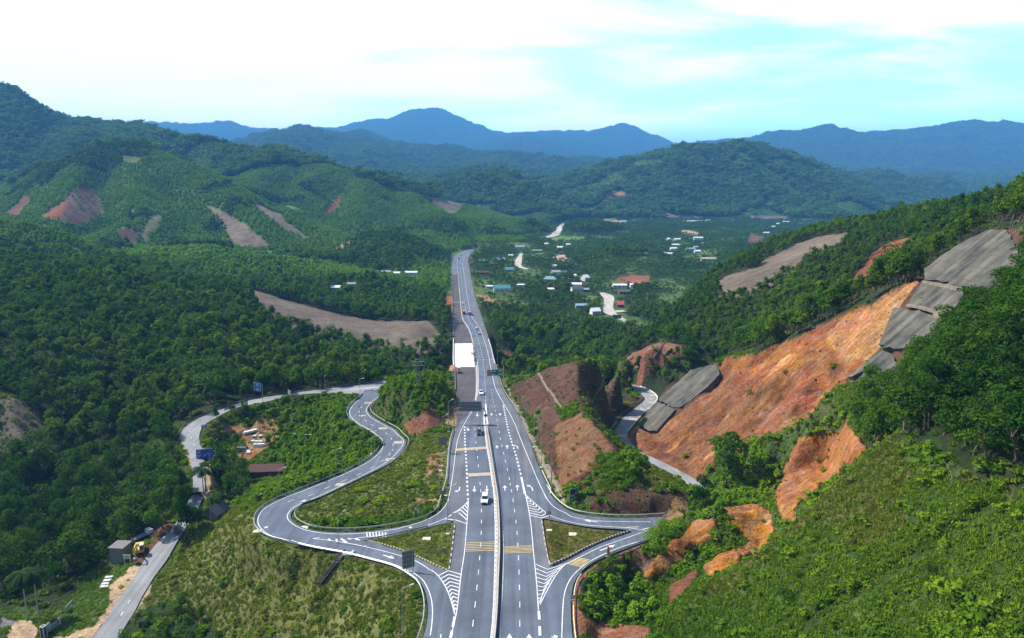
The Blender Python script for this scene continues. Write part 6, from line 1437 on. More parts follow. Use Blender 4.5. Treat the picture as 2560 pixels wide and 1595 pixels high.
for fn, b_, t_, a_, lb in [
    (Z4, (980, 1200), (980, 825), (1042, 758), 'street lamp at the edge of the hairpin road above the stepped drain'),
    (Z4, (350, 612), (344, 318), (402, 290), 'street lamp behind the hairpin guardrail near the red tiled hut'),
    (Z4, (956, 358), (955, 98), (1002, 84), 'street lamp outside the middle of the long hairpin straight'),
    (Z4, (72, 690), (70, 632), (146, 575), 'half hidden street lamp at the left tip of the hairpin'),
    (Z5, (2120, 935), (2116, 692), (2165, 678), 'street lamp inside the upper bend of the loop road'),
    (Z5, (2005, 640), (2003, 432), (1988, 424), 'street lamp beside the narrow neck of the loop road'),
    (Z5, (2182, 742), (2180, 592), (2196, 584), 'short street lamp at the inner bend of the loop road'),
    (Z5, (1620, 262), (1620, 100), (1614, 88), 'street lamp on the country road, left of the hatched junction'),
    (Z5, (1996, 285), (1992, 118), (2030, 108), 'street lamp at the mouth of the junction with a small white plate'),
    (Z5, (1890, 402), (1890, 272), (1902, 264), 'street lamp in the greenery just under the junction'),
    (Z5, (1840, 470), (1840, 345), (1832, 338), 'street lamp among bushes left of the loop road neck'),
    (Z5, (1336, 1062), (1325, 722), (1284, 716), 'left one of the two tall lamps standing in the green thicket'),
    (Z5, (1412, 1050), (1405, 720), (1456, 714), 'right one of the two tall lamps standing in the green thicket'),
    (Z1, (460, 722), (452, 612), (508, 585), 'street lamp left of the highway on the red earth strip'),
    (Z1, (526, 778), (522, 450), (566, 424), 'street lamp left of the highway just behind the arched gantry'),
    (Z1, (440, 1202), (440, 1010), (478, 995), 'street lamp on the grass left of the highway beside the cream footings'),
    (Z1, (425, 1480), (424, 1150), (452, 1140), 'street lamp on the grass beside the guardrail bend left of the highway'),
    (Z1, (498, 1470), (492, 1378), (600, 1333), 'street lamp leaning its arm over the left exit lane'),
    (Z2, (458, 520), (456, 82), (530, 35), 'tall street lamp on the left grass island'),
    (Z1, (1278, 500), (1275, 282), (1248, 258), 'street lamp high on the right verge by the top of the red cutting'),
    (Z1, (1366, 672), (1365, 412), (1330, 400), 'street lamp on the right verge, second from the green gantry sign'),
    (Z1, (1447, 946), (1445, 622), (1452, 612), 'street lamp on the right verge beside the widest part of the cutting'),
    (Z1, (1526, 1165), (1524, 752), (1480, 742), 'street lamp with a long arm on the right verge in front of the cutting'),
    (Z1, (1632, 1440), (1630, 1015), (1600, 1000), 'street lamp on the right verge where the slip road begins'),
    (Z6, (98, 282), (94, 40), (70, 20), 'street lamp inside the bend of the right slip road'),
    (Z3, (1150, 1480), (1150, 1252), (1148, 1242), 'left one of two lamp posts on the bank right of the bridge'),
    (Z3, (1188, 1500), (1186, 1330), (1150, 1318), 'right one of two lamp posts on the bank right of the bridge')]:
    lamp(fn(*b_), fn(*t_), fn(*a_), lb, GL)
lamp((1008, 1592), (1005, 1470), (1030, 1458), 'street lamp on the grass bank at the bottom of the picture', GL, False)

# arched gantry with the back of a wide sign
A10 = zm(1120, 980, .05952)
zg = 0.0
gl = on_road(*A10(245, 1395), ('highway',), 0); gr = on_road(*A10(1590, 1290), ('highway',), 0); Yg = (gl.y + gr.y) / 2
gl = Vector((gl.x, Yg, gl.z)); gr = Vector((gr.x, Yg, gr.z))
tl = at_y(*A10(300, 700), Yg).z; tb = at_y(*A10(900, 662), Yg).z
gan = empty('sign_gantry', gl, 0, 'arched steel gantry over the left lanes showing the back of a wide sign', 'gantry')
arc = [gl + Vector((0, 0, -.3)), Vector((gl.x, Yg, tb - 1.6)), Vector((gl.x + .25, Yg, tb - .75)), Vector((gl.x + .9, Yg, tb - .2)), Vector((gl.x + 1.9, Yg, tb)), Vector((gr.x - 1.9, Yg, tb)), Vector((gr.x - .9, Yg, tb - .2)), Vector((gr.x - .25, Yg, tb - .75)), Vector((gr.x, Yg, tb - 1.6)), gr + Vector((0, 0, -.3))]
b = MB(); b.path(arc, .16, 10); adopt(b.build('arch', M_STEELD), gan)
pc = [at_y(*A10(x, y), Yg + .5) for x, y in [(440, 390), (1408, 390), (1408, 812), (440, 812)]]
o, atp = panel('sign_panel', None, *pc, M_STEELD, .1); adopt(o, gan)
b = MB()
for k in range(9):
    u = .04 + .92 * k / 8; p0 = atp(u, .02, .08); p1 = atp(u, .98, .08); b.tube(p0, p1, .05, .05, 5)
for vv in (.03, .33, .7, .97): b.tube(atp(.01, vv, .1), atp(.99, vv, .1), .05, .05, 5)
adopt(b.build('bracing', M_STEEL), gan)
rs_c = at_y(*A10(1588, 975), Yg - .2)
def round_sign(P, C, r, label, face=M_SIGNFACE, ring=M_REDRING, glyph='arrow', yaw=0.0, plate=None, foot=False):
    root = empty('round_sign', P, yaw, label, 'road sign'); C = C - P; b = MB(); b.tube((0, .06, -.3), (0, .06, C.z + r * .9), .045, .045, 6); b.build('post', M_STEEL, root)
    b = MB(); b.tube((C.x, 0, C.z), (C.x, -.04, C.z), r, r, 28); b.build('ring', ring, root)
    b = MB(); b.tube((C.x, -.042, C.z), (C.x, -.055, C.z), r * .76, r * .76, 28); b.build('face', face, root)
    if glyph:
        b = MB(); q = r
        if glyph == 'arrow':
            b.box((C.x - .05 * q, -.07, C.z - .12 * q), (.14 * q, .02, .6 * q)); b.box((C.x + .12 * q, -.07, C.z + .2 * q), (.4 * q, .02, .14 * q)); b.add([(C.x + .28 * q, -.08, C.z + .42 * q), (C.x + .28 * q, -.08, C.z - .02 * q), (C.x + .52 * q, -.08, C.z + .2 * q)], [(0, 2, 1)])
        elif glyph == 'bar':
            b.box((C.x, -.07, C.z), (.26 * q, .02, .7 * q)); M_ = Matrix.Translation((C.x, -.075, C.z)) @ Matrix.Rotation(.8, 4, 'Y'); b.box((0, 0, 0), (.13 * q, .02, 1.4 * q), M_)
        else:
            b.box((C.x - .18 * q, -.07, C.z), (.22 * q, .02, .5 * q)); b.box((C.x + .18 * q, -.07, C.z), (.22 * q, .02, .5 * q))
        b.build('symbol', M_BLACK, root)
    if plate:
        b = MB(); b.box((C.x, -.02, C.z - r - .32), (plate, .05, .4)); b.build('plate', M_WHITEMETAL, root)
    if foot:
        b = MB(); b.box((0, 0, .08), (1.3, .8, .35)); b.build('footing', M_PALE, root)
    return root
def rsign(fn, base, cen, rpx, label, **k):
    P = base_pt(fn(*base)); C = at_y(*fn(*cen), P.y); e = at_y(fn(*cen)[0] + rpx, fn(*cen)[1], P.y); return round_sign(P, C, e.x - C.x, label, **k)
A11 = zm(1340, 1260, .14556)
rsign(A11, (228, 462), (215, 157), 6.3, 'round red-ringed turn sign on a tall thin post at the top of the right island', glyph='arrow', foot=True)
rsign(A11, (305, 880), (307, 702), 6.6, 'round red-ringed prohibition sign in the middle of the right grass island', glyph='bar', face=M_YSIGN)
rsign(Z6, (283, 1262), (282, 1162), 5.6, 'round sign with a white plate beneath it by the brown bank at bottom right', glyph='num', plate=1.1)
P = Vector((gr.x, Yg - .35, gr.z)); round_sign(P, Vector((gr.x, Yg - .45, rs_c.z)), .62, 'dark round sign seen from behind on the right leg of the gantry', face=M_STEELD, ring=M_STEELD, glyph=None)

# cantilever direction sign, green with an ochre end panel
A12 = zm(1200, 900, .03968)
P = base_pt(Z1(1120, 285)); sg = empty('cantilever_sign', P, 0, 'green overhead direction sign with an ochre end panel on a cantilever post', 'road sign')
H_ = top_of(P, *A12(1500, 480)).z
b = MB(); b.tube(P + Vector((0, 0, -.4)), (P.x, P.y, H_ + .3), .22, .16, 10)
adopt(b.build('post', M_CONC), sg)
for yy in (640, 760, 880): q = at_y(*A12(480, yy), P.y); each(sg, 'cantilever_arm', M_STEEL, [((q.x, P.y - .05, q.z), (P.x, P.y, q.z + .1))], .08)
o, ag = panel('green_panel', None, *[at_y(*A12(x, y), P.y - .3) for x, y in [(710, 600), (1345, 590), (1345, 970), (710, 990)]], M_GREEN); adopt(o, sg)
bars('lettering', sg, ag, [(.07, .22, .24, .36), (.28, .2, .46, .34), (.7, .18, .96, .32), (.07, .72, .17, .86), (.22, .74, .36, .88), (.7, .72, .96, .86), (0, 0, 1, .025), (0, .975, 1, 1), (.0, 0, .012, 1), (.988, 0, 1, 1)], M_LETTER)
o, ao = panel('ochre_panel', None, *[at_y(*A12(x, y), P.y - .3) for x, y in [(462, 628), (706, 628), (706, 1020), (462, 1020)]], M_BLACK); adopt(o, sg)
bars('ochre_face', sg, ao, [(.14, .06, .96, .46), (.14, .54, .96, .94)], M_YSIGN, .03); bars('lettering', sg, ao, [(.3, .15, .8, .2), (.3, .28, .75, .33), (.3, .62, .8, .68), (.3, .78, .7, .84)], M_RED, .04)
# tall green lane sign by the right slip road
A13 = zm(1400, 1200, .0463)
P = base_pt(A13(520, 1345)); ls = empty('lane_sign', P, 0, 'tall green lane sign with two white arrows at the foot of the red cut spur', 'road sign')
c = [at_y(*A13(505, 510), P.y), at_y(*A13(975, 385), P.y + 1.1), at_y(*A13(980, 1200), P.y + 1.1), at_y(*A13(520, 1320), P.y)]
o, al = panel('sign_panel', None, *c, M_GREEN); adopt(o, ls)
for u in (.12, .88): t_ = al(u, .1, -.16); each(ls, 'post', M_STEEL, [((t_.x, t_.y, gz(t_.x, t_.y) - .4), t_)], .06)
bars('dark_field', ls, al, [(.12, .06, .58, .52)], M_BLACK, .02)
b = MB(); b.add([al(.5, .06, .03), al(.62, .2, .03), al(.95, .4, .03), al(.95, .56, .03), al(.6, .42, .03)], [(4, 3, 2, 1, 0)]); adopt(b.build('dark_branch', M_BLACK), ls)
b = MB()
for u in (.27, .48):
    b.add([al(u, .36, .04), al(u + .08, .44, .04), al(u - .08, .44, .04)], [(0, 2, 1)]); b.add([al(u - .03, .44, .04), al(u + .03, .44, .04), al(u + .03, .56, .04), al(u - .03, .56, .04)], [(3, 2, 1, 0)])
b.add([al(.66, .3, .04), al(.84, .38, .04), al(.8, .42, .04), al(.64, .35, .04)], [(3, 2, 1, 0)])
adopt(b.build('lane_arrows', M_LETTER), ls)
bars('lettering', ls, al, [(.12, .68, .5, .73), (.58, .64, .9, .69), (.12, .82, .5, .87), (.02, .01, .98, .025), (.02, .975, .98, .99)], M_LETTER); bars('edge_line', ls, al, [(.1, .05, .12, .6), (.0, 0, .02, 1), (.98, 0, 1, 1)], M_LETTER)
# blue signs on the country road
A14 = zm(480, 1100, .03968)
P = base_pt(Z5(442, 1115)); bs = empty('direction_sign', P, 0, 'large dark blue direction sign behind the palm tree', 'road sign'); yb = P.y; SIGHT.append((P.x - 4, P.y, 1, -22, 4.5))
b = MB(); b.tube(P + Vector((0, 0, -.3)), at_y(*A14(1490, 530), yb), .2, .14, 8); adopt(b.build('post', M_STEELD), bs)
o, ab = panel('sign_panel', None, *[at_y(*A14(x, y), yb - .3) for x, y in [(238, 600), (1300, 545), (1330, 1215), (275, 1260)]], M_BLUE); adopt(o, bs)
each(bs, 'bracket', M_STEEL, [(at_y(*A14(1280, yy), yb - .3), at_y(*A14(1490, yy), yb)) for yy in (700, 960)], .08)
bars('lettering', bs, ab, [(.06, .1, .3, .16), (.06, .24, .27, .37), (.66, .42, .92, .48), (.75, .6, .85, .66), (.72, .78, .9, .84), (.0, .0, 1, .02)], M_DIM)
b = MB()
for poly in ([(.08, .48), (.13, .48), (.15, .82), (.09, .82)], [(.14, .64), (.27, .5), (.29, .55), (.17, .72)], [(.4, .68), (.56, .52), (.6, .42), (.58, .58), (.44, .72)]): b.add([ab(u, v_, .03) for u, v_ in poly], [tuple(range(len(poly) - 1, -1, -1))])
adopt(b.build('route_diagram', M_DIM), bs)
A15 = zm(620, 940, .04944)
P = base_pt(A15(745, 1330)); s2 = empty('direction_sign', P, 0, 'bright blue direction sign on a single post beside the country road', 'road sign')
b = MB(); b.tube(P + Vector((0, 0, -.3)), at_y(*A15(718, 400), P.y), .13, .1, 8); adopt(b.build('post', M_STEEL), s2)
o, a2 = panel('sign_panel', None, at_y(*A15(290, 310), P.y + .8), at_y(*A15(650, 385), P.y - .2), at_y(*A15(650, 780), P.y - .2), at_y(*A15(300, 715), P.y + .8), M_BLUEL); adopt(o, s2)
each(s2, 'bracket', M_STEEL, [(at_y(*A15(640, yy), P.y - .1), at_y(*A15(720, yy), P.y)) for yy in (510, 665)], .05)
bars('lettering', s2, a2, [(.32, .16, .68, .22), (.32, .32, .72, .38), (.34, .7, .74, .76), (.34, .84, .7, .92), (.03, .02, .97, .05), (.03, .95, .97, .98), (.0, 0, .03, 1), (.97, 0, 1, 1)], M_LETTER)
P = base_pt(Z5(305, 668)); s3 = empty('direction_sign', P, 0, 'small blue sign on the inside of the country road bend', 'road sign')
o, a3 = panel('sign_panel', None, *[at_y(*Z5(x, y), P.y) for x, y in [(273, 615), (333, 615), (333, 650), (273, 650)]], M_BLUEL); adopt(o, s3)
each(s3, 'post', M_STEEL, [((a3(u, .5).x, P.y + .1, P.z - .3), Vector((a3(u, .5).x, P.y + .1, a3(u, .2).z))) for u in (.2, .8)], .05)
bars('lettering', s3, a3, [(.15, .3, .85, .42), (.2, .6, .7, .72)], M_LETTER)
P = base_pt(A15(2120, 1050)); s4 = empty('notice_board', P, 0, 'narrow cream notice board at the edge of the country road', 'notice board')
o, a4 = panel('board', None, at_y(*A15(2010, 690), P.y + .6), at_y(*A15(2145, 755), P.y), at_y(*A15(2140, 970), P.y), at_y(*A15(2015, 905), P.y + .6), M_PALE); adopt(o, s4)
each(s4, 'post', M_EARTH, [((a4(u, .5).x, a4(u, .5).y + .1, P.z - .4), a4(u, .3, -.12)) for u in (.1, .9)], .05)
P = base_pt(Z5(2043, 200)); b = MB()
# backs of signs near the left slip roads
def back_sign(fn, corners, posts, base, label, grid=(3, 3), yaw=.0):
    P = base_pt(fn(*base)); r = empty('road_sign', P, 0, label, 'road sign')
    tl_, tr_, br_, bl_ = [at_y(*fn(*q), P.y + k * yaw) for q, k in zip(corners, (0, 1, 1, 0))]
    o, a = panel('sign_panel', None, tl_, tr_, br_, bl_, M_STEELD, .06); adopt(o, r); b = MB()
    for i in range(grid[0]): u = (i + .5) / grid[0]; b.tube(a(u, .02, .06), a(u, .98, .06), .045, .045, 5)
    for i in range(grid[1] + 1): v_ = .02 + .96 * i / grid[1]; b.tube(a(.02, v_, .05), a(.98, v_, .05), .035, .035, 5)
    adopt(b.build('bracing', M_STEEL), r); 
    for u in posts: t_ = a(u, .1, .12); each(r, 'post', M_STEEL, [((t_.x, t_.y, P.z - .4), t_)], .07)
    return r
back_sign(Z4, [(1662, 1205), (1795, 1175), (1798, 1368), (1668, 1398)], (.35, .85), (1775, 1430), 'large dark lattice sign back beside the lower left slip road', (3, 4), -.6)
back_sign(Z1, [(420, 830), (505, 830), (505, 915), (420, 915)], (.25, .7), (465, 1005), 'square dark sign back on two posts on the grass left of the highway', (3, 2))
back_sign(Z2, [(398, 650), (440, 650), (440, 688), (398, 688)], (.5,), (418, 705), 'small dark sign back low in the left grass island', (2, 2))
back_sign(Z1, [(432, 1408), (480, 1408), (480, 1452), (432, 1452)], (.3, .7), (455, 1478), 'low dark cabinet-like sign back behind the guardrail bend', (2, 2))
back_sign(A8, [(1420, 1160), (1510, 1160), (1510, 1200), (1420, 1200)], (.0, .5), (1412, 1215), 'dark slatted sign back at the village road junction', (1, 3))
P = base_pt(Z4(1815, 855)); kp = empty('marker_post', P, 0, 'slim green kilometre post standing in the loop island grass', 'marker post')
T = top_of(P, *Z4(1820, 690)); b = MB(); b.box((0, 0, (T.z - P.z) / 2), (.5, .12, T.z - P.z)); b.build('post', M_GREEN, kp); b = MB(); b.box((0, -.075, (T.z - P.z) * .7), (.3, .03, .8)); b.build('plate', M_LETTER, kp)
# orange figure-like warning stand
A16 = zm(1480, 1340, .05291)
P = base_pt(A16(760, 1035)); wsd = empty('warning_stand', P, 0, 'orange warning stand with a cream box at its foot beside the slip road kerb', 'warning stand'); T = top_of(P, *A16(740, 490)); hh = T.z - P.z
b = MB(); b.box((0, 0, .35), (.9, .5, .7)); b.build('base_box', M_PALE, wsd)
b = MB(); b.box((0, .05, .7 + (hh - .9) * .3), (.75, .3, (hh - .9) * .6), None, 0, .85); b.box((0, .05, .7 + (hh - .9) * .78), (.62, .26, (hh - .9) * .36), None, 0, .7); b.build('body', M_ORANGE, wsd)
b = MB(); b.tube((0, .05, hh - .3), (0, .05, hh), .2, .15, 10); b.build('top_lamp', M_RED, wsd)
# utility poles and pylons
M_POLE = pmat('grey_pole', (.16, .155, .14), .85, var=.15)
def util(fn, base, top, wpx, label, two=False, mat=M_POLE):
    P = base_pt(fn(*base)); T = top_of(P, *fn(*top)); h = T.z - P.z; r = empty('utility_pole', P, .2, label, 'utility pole', 'utility poles')
    b = MB(); 
    for dx in ((-.5, .5) if two else (0,)): b.tube((dx, 0, -.4), (dx, 0, h), .17, .11, 8)
    b.build('pole', mat, r); wm = wpx * P.y / F
    b = MB(); b.box((0, 0, h - .35), (wm, .14, .16)); b.box((0, 0, h - 1.2), (wm * .8, .14, .14)); b.build('crossarm', M_STEELD, r)
    b = MB(); [b.tube((x * wm * .45, 0, h - .3), (x * wm * .45, 0, h + .05), .06, .05, 6) for x in (-1, -.4, .4, 1)]; b.build('insulators', M_WHITEMETAL, r); return r
util(Z8, (2030, 470), (2030, 125), 16, 'grey utility pole with a crossarm beside the dark roofed house at left')
util(A8, (1770, 1062), (1770, 935), 12, 'pale utility pole on the green slope right of the village junction', mat=M_WHITEMETAL)
util(Z3, (2072, 1290), (2072, 1110), 9, 'twin-legged utility pole above the woods right of the bridge', True)
util(Z8, (1950, 130), (1950, -60), 9, 'thin utility pole beside the palm on the country road')
P = base_pt(Z1(200, 285)); T = top_of(P, *Z1(202, 10)); h = T.z - P.z
py_ = empty('pylon', P, 0, 'steel lattice pylon on the bushy mound left of the highway', 'pylon'); b = MB()
for sx in (-1, 1):
    for sy in (-1, 1): b.tube((sx * .9, sy * .9, -.3), (sx * .35, sy * .35, h), .07, .05, 5)
for k in range(8):
    z0, z1 = h * k / 8, h * (k + 1) / 8; w0, w1 = .9 - .55 * k / 8, .9 - .55 * (k + 1) / 8
    for sy in (-1, 1): b.tube((-w0, sy * w0, z0), (w1, sy * w1, z1), .035, .035, 4); b.tube((w0, sy * w0, z0), (-w1, sy * w1, z1), .035, .035, 4)
b.build('lattice', M_STEELD, py_)
b = MB()
for zz, wd in ((h - .3, 2.8), (h - 1.8, 2.2)): b.box((0, 0, zz), (2 * wd, .16, .16)); b.tube((-wd, 0, zz), (0, 0, zz + .9), .04, .04, 4); b.tube((wd, 0, zz), (0, 0, zz + .9), .04, .04, 4)
b.build('crossarm', M_STEEL, py_)
b = MB(); [b.tube((x, 0, h - .4), (x, 0, h - 1.0), .07, .07, 6) for x in (-2.7, -1.4, 1.4, 2.7)]; b.build('insulators', M_WHITEMETAL, py_)
# ------------------------------------------------------------------ vehicles (built pointing +y)
RX = Matrix(((0, 1, 0, 0), (1, 0, 0, 0), (0, 0, 1, 0), (0, 0, 0, 1)))      # profile (y,z) drawn across x
def side_prism(mb, prof, w, taper=None, mi=0):
    """side outline (y,z) extruded across the width; upper points may be drawn in"""
    n = len(prof); zs = [p[1] for p in prof]; z0, z1 = min(zs), max(zs); v = []
    for sx in (-1, 1):
        for y, z in prof:
            k = 1 if not taper else 1 - (1 - taper) * (z - z0) / (z1 - z0)
            v.append((sx * w / 2 * k, y, z))
    mb.add(v, [tuple(range(n)), tuple(range(2 * n - 1, n - 1, -1))] + [(i, n + i, n + (i + 1) % n, (i + 1) % n) for i in range(n)], mi); return mb
def fixn(o):
    bm = bmesh.new(); bm.from_mesh(o.data); bmesh.ops.recalc_face_normals(bm, faces=bm.faces); bm.to_mesh(o.data); bm.free(); return o
def wheel(root, x, y, r, wd=.22):
    b = MB(); b.tube((x - wd / 2, y, r), (x + wd / 2, y, r), r, r, 14); t = b.build('wheel', M_TYRE, root)
    s = 1 if x > 0 else -1; b = MB(); b.tube((x + s * wd * .5, y, r), (x + s * (wd * .5 + .015), y, r), r * .6, r * .6, 10); rim = b.build('rim', M_RIM); rim.parent = t
def car(kind, paint, label, P, yaw):
    root = empty('car' if kind != 'van' else 'van', P, yaw, label, 'car' if kind != 'van' else 'van')
    if kind == 'suv': L_, W, H, hood, gr = 4.8, 1.9, 1.8, 1.0, .32
    elif kind == 'pickup': L_, W, H, hood, gr = 5.2, 1.88, 1.75, 1.0, .32
    elif kind == 'van': L_, W, H, hood, gr = 5.4, 1.95, 2.25, 1.15, .3
    else: L_, W, H, hood, gr = 4.5, 1.78, 1.46, .88, .22
    f, r = L_ / 2, -L_ / 2; b = MB()
    side_prism(b, [(r, gr + .1), (r + .15, gr), (f - .2, gr), (f, gr + .15), (f - .02, hood - .18), (f - .25, hood - .05), (f - 1.25, hood + .05), (r + .1, hood + .1), (r, hood - .1)], W, .95)
    fixn(b.build('body', paint, root, bevel=.06))
    back = {'suv': r + .12, 'pickup': r + 2.0, 'van': r + .06, 'sedan': r + .75}[kind]; fr = {'suv': f - 1.35, 'pickup': f - 1.5, 'van': f - .75, 'sedan': f - 1.3}[kind]
    b = MB(); side_prism(b, [(back, hood), (back + (.2 if kind != 'sedan' else .55), H - .05), (back + .6, H), (fr - .75, H), (fr - .6, H - .04), (fr, hood)], W * .92, .80); fixn(b.build('cabin', paint, root, bevel=.05))
    b = MB(); wd = W * .92
    b.add([(-wd * .44, fr + .02, hood + .06), (wd * .44, fr + .02, hood + .06), (wd * .37, fr - .55, H - .06), (-wd * .37, fr - .55, H - .06)], [(0, 1, 2, 3)])
    b.build('windscreen', M_GLASS, root)
    b = MB(); bk = back + (.2 if kind != 'sedan' else .55)
    b.add([(-wd * .42, back - .02 + .05, hood + .15), (wd * .42, back - .02 + .05, hood + .15), (wd * .37, bk - .02, H - .12), (-wd * .37, bk - .02, H - .12)], [(3, 2, 1, 0)]); b.build('rear_window', M_GLASS, root)
    for s in (-1, 1):
        b = MB(); b.add([(s * wd * .505, back + .35, hood + .12), (s * wd * .505, fr - .1, hood + .12), (s * wd * .425, fr - .65, H - .12), (s * wd * .425, back + .6, H - .12)], [(0, 1, 2, 3)]); b.build('side_window', M_GLASS, root)
        b = MB(); b.box((s * W * .36, f - .02, hood - .3), (.42, .1, .16)); b.build('headlight', M_LAMP, root)
        b = MB(); b.box((s * W * .42, r + .0, hood - .2), (.2, .08, .28)); b.build('tail_light', M_TAIL, root)
        b = MB(); b.box((s * (W * .5 + .1), fr - .15, hood + .12), (.22, .12, .18)); b.build('mirror', paint, root)
        for y in (f - .9, r + .9): wheel(root, s * (W / 2 - .12), y, .35 if kind in ('suv', 'pickup', 'van') else .31)
    b = MB(); b.box((0, f + .0, hood - .38), (W * .42, .06, .18)); b.build('grille', M_BLACK, root)
    b = MB(); b.box((0, f - .02, gr + .08), (W * .9, .12, .2)); b.box((0, r + .02, gr + .1), (W * .9, .12, .2)); b.build('bumper', M_BLACK, root)
    if kind == 'pickup':
        b = MB(); b.box((0, r + 1.0, hood + .12), (W * .86, 1.7, .05)); b.build('bed', M_BLACK, root)
    return root
def truck(cabm, boxm, label, P, yaw, toward=True, dark=False):
    root = empty('truck', P, yaw, label, 'truck'); W = 2.4
    b = MB(); b.box((0, 0, .75), (.9, 7.6, .28)); b.build('chassis', M_BLACK, root)
    b = MB(); side_prism(b, [(2.1, .55), (3.9, .55), (3.95, 1.5), (3.75, 2.6), (3.4, 2.75), (2.1, 2.75)], W, .96); fixn(b.build('cab', cabm, root, bevel=.06))
    b = MB(); b.add([(-1.02, 3.97, 1.62), (1.02, 3.97, 1.62), (.98, 3.8, 2.5), (-.98, 3.8, 2.5)], [(0, 1, 2, 3)]); b.build('windscreen', M_GLASS, root)
    b = MB(); b.box((0, -.95, 1.0), (W, 5.6, .2))
    for s in (-1, 1): b.box((s * (W / 2 - .04), -.95, 1.9), (.08, 5.6, 1.7))
    b.box((0, -3.72, 1.9), (W, .08, 1.7)); b.box((0, 1.82, 1.95), (W, .08, 1.8)); b.build('load_body', boxm, root)
    b = MB(); b.box((0, -.95, 2.72), (W + .04, 5.64, .1)); b.build('load_cover', M_RED if not dark else M_GREYBED, root)
    for s in (-1, 1):
        for y in (3.0, -1.6, -2.8): wheel(root, s * 1.02, y, .48, .3)
        b = MB(); b.box((s * .85, 3.96, .95), (.3, .08, .2)); b.build('headlight', M_LAMP, root); b = MB(); b.box((s * 1.0, -3.8, .95), (.25, .08, .15)); b.build('tail_light', M_TAIL, root)
    b = MB(); b.box((0, 3.98, .7), (W, .14, .3)); b.build('bumper', M_BLACK, root); return root
def on_hwy(q): return on_road(q[0], q[1], ('highway',), .08)
def yaw_at(P, toward=True):
    i = min(range(1, hw.n - 1), key=lambda i: (hw.C[i] - P).length); t = hw.C[i + 1] - hw.C[i - 1]; a = math.atan2(-t.x, t.y); return a + (math.pi if toward else 0)
def put_car(kind, paint, label, q, toward=True, dy=0):
    P = on_hwy(q); P.y += dy; P.z = zr(P.y) + .08; return car(kind, paint, label, P, yaw_at(P, toward))
put_car('suv', M_CARW, 'white sport utility car driving towards us in the left carriageway near the island', Z2(812, 205))
put_car('sedan', M_CARD, 'dark blue car driving towards us just in front of the gantry', Z1(857, 795))
put_car('pickup', M_CARW, 'white pickup on the narrow section between the gantry and the new deck', Z1(876, 368))
put_car('sedan', M_CARW, 'white car following close behind the red truck far down the highway', Z3(742, 752))
put_car('sedan', M_CARW, 'white car on the far bend of the lanes, the farther of two close together', Z3(905, 1048), False)
put_car('sedan', M_CARS, 'silver white car just beyond the bridge, the nearer of two close together', Z3(938, 1112), False)
put_car('sedan', M_CARD, 'tiny dark car where the highway begins its far bend', Z3(693, 220))
put_car('van', M_CARW, 'white van behind the tiny dark car on the far bend of the highway', Z3(716, 178))
truck(M_RED, M_RED, 'red truck driving towards us beyond the bridge', on_hwy(Z3(755, 872)), yaw_at(on_hwy(Z3(755, 872))))
truck(M_GREYBED, M_GREYBED, 'dark grey truck driving away beside the red truck', on_hwy(Z3(824, 882)), yaw_at(on_hwy(Z3(824, 882)), False), False, True)
P = on_hwy(Z3(782, 212)); mo = empty('motorbike', P, yaw_at(P, False), 'tiny dark motorbike on the right side of the far bend', 'motorbike'); b = MB(); b.box((0, 0, .6), (.3, 1.4, .35)); b.box((0, -.1, 1.15), (.45, .35, .8)); b.build('body', M_BLACK, mo); 
for y in (-.65, .65): b = MB(); b.tube((-.06, y, .3), (.06, y, .3), .3, .3, 12); b.build('wheel', M_TYRE, mo)
# roller parked on the unfinished carriageway
P = on_hwy(Z1(636, 140)); ro = empty('road_roller', P, yaw_at(P) + .15, 'orange red road roller parked at the near end of the new bridge deck', 'road roller')
b = MB(); b.tube((-1.0, 1.6, .7), (1.0, 1.6, .7), .7, .7, 20); b.build('drum', M_STEELD, ro)
b = MB(); side_prism(b, [(-2.3, .7), (.3, .7), (.3, 1.3), (-.6, 1.55), (-2.2, 1.5)], 1.7); b.box((0, 1.6, 1.25), (2.25, .3, .25)); [b.box((s * 1.1, 1.1, 1.0), (.14, 1.6, .3)) for s in (-1, 1)]; fixn(b.build('body', M_ORANGE, ro, bevel=.04))

for sx in (-1, 1):
    for y in (-.7, .5): b = MB(); b.tube((sx * .7, y, 1.4), (sx * .7, y, 2.7), .05, .05, 6); b.build('cab_post', M_BLACK, ro)
b = MB(); b.box((0, -.1, 2.75), (1.8, 1.7, .12)); b.build('canopy', M_WHITEMETAL, ro); b = MB(); b.box((0, -.2, 1.75), (.6, .6, .6)); b.build('seat', M_BLACK, ro)
for s in (-1, 1): wheel(ro, s * .85, -1.4, .7, .4)
# small barriers and rubble piled along the edge of the deck
def deck_barrier(q, label, k):
    P = on_hwy(q); r = empty('road_barrier', P, .2 * k, label, 'barrier', 'barriers along the edge of the new deck'); b = MB(); b.prism([(-.35, 0), (.35, 0), (.2, .9), (-.2, .9)], -.75, .75); fixn(b.build('body', M_CONC if k % 2 else M_STEELD, r)); b = MB(); b.box((0, 0, .95), (.3, 1.3, .12)); b.build('cap', M_BLACK, r)
for k, q in enumerate([(862, 1235), (868, 1262), (872, 1290), (876, 1318), (880, 1345), (852, 1352), (884, 1372), (890, 1404), (893, 1432)]):
    deck_barrier(Z3(*q), 'small barrier or prop in the row along the right edge of the new deck', k)
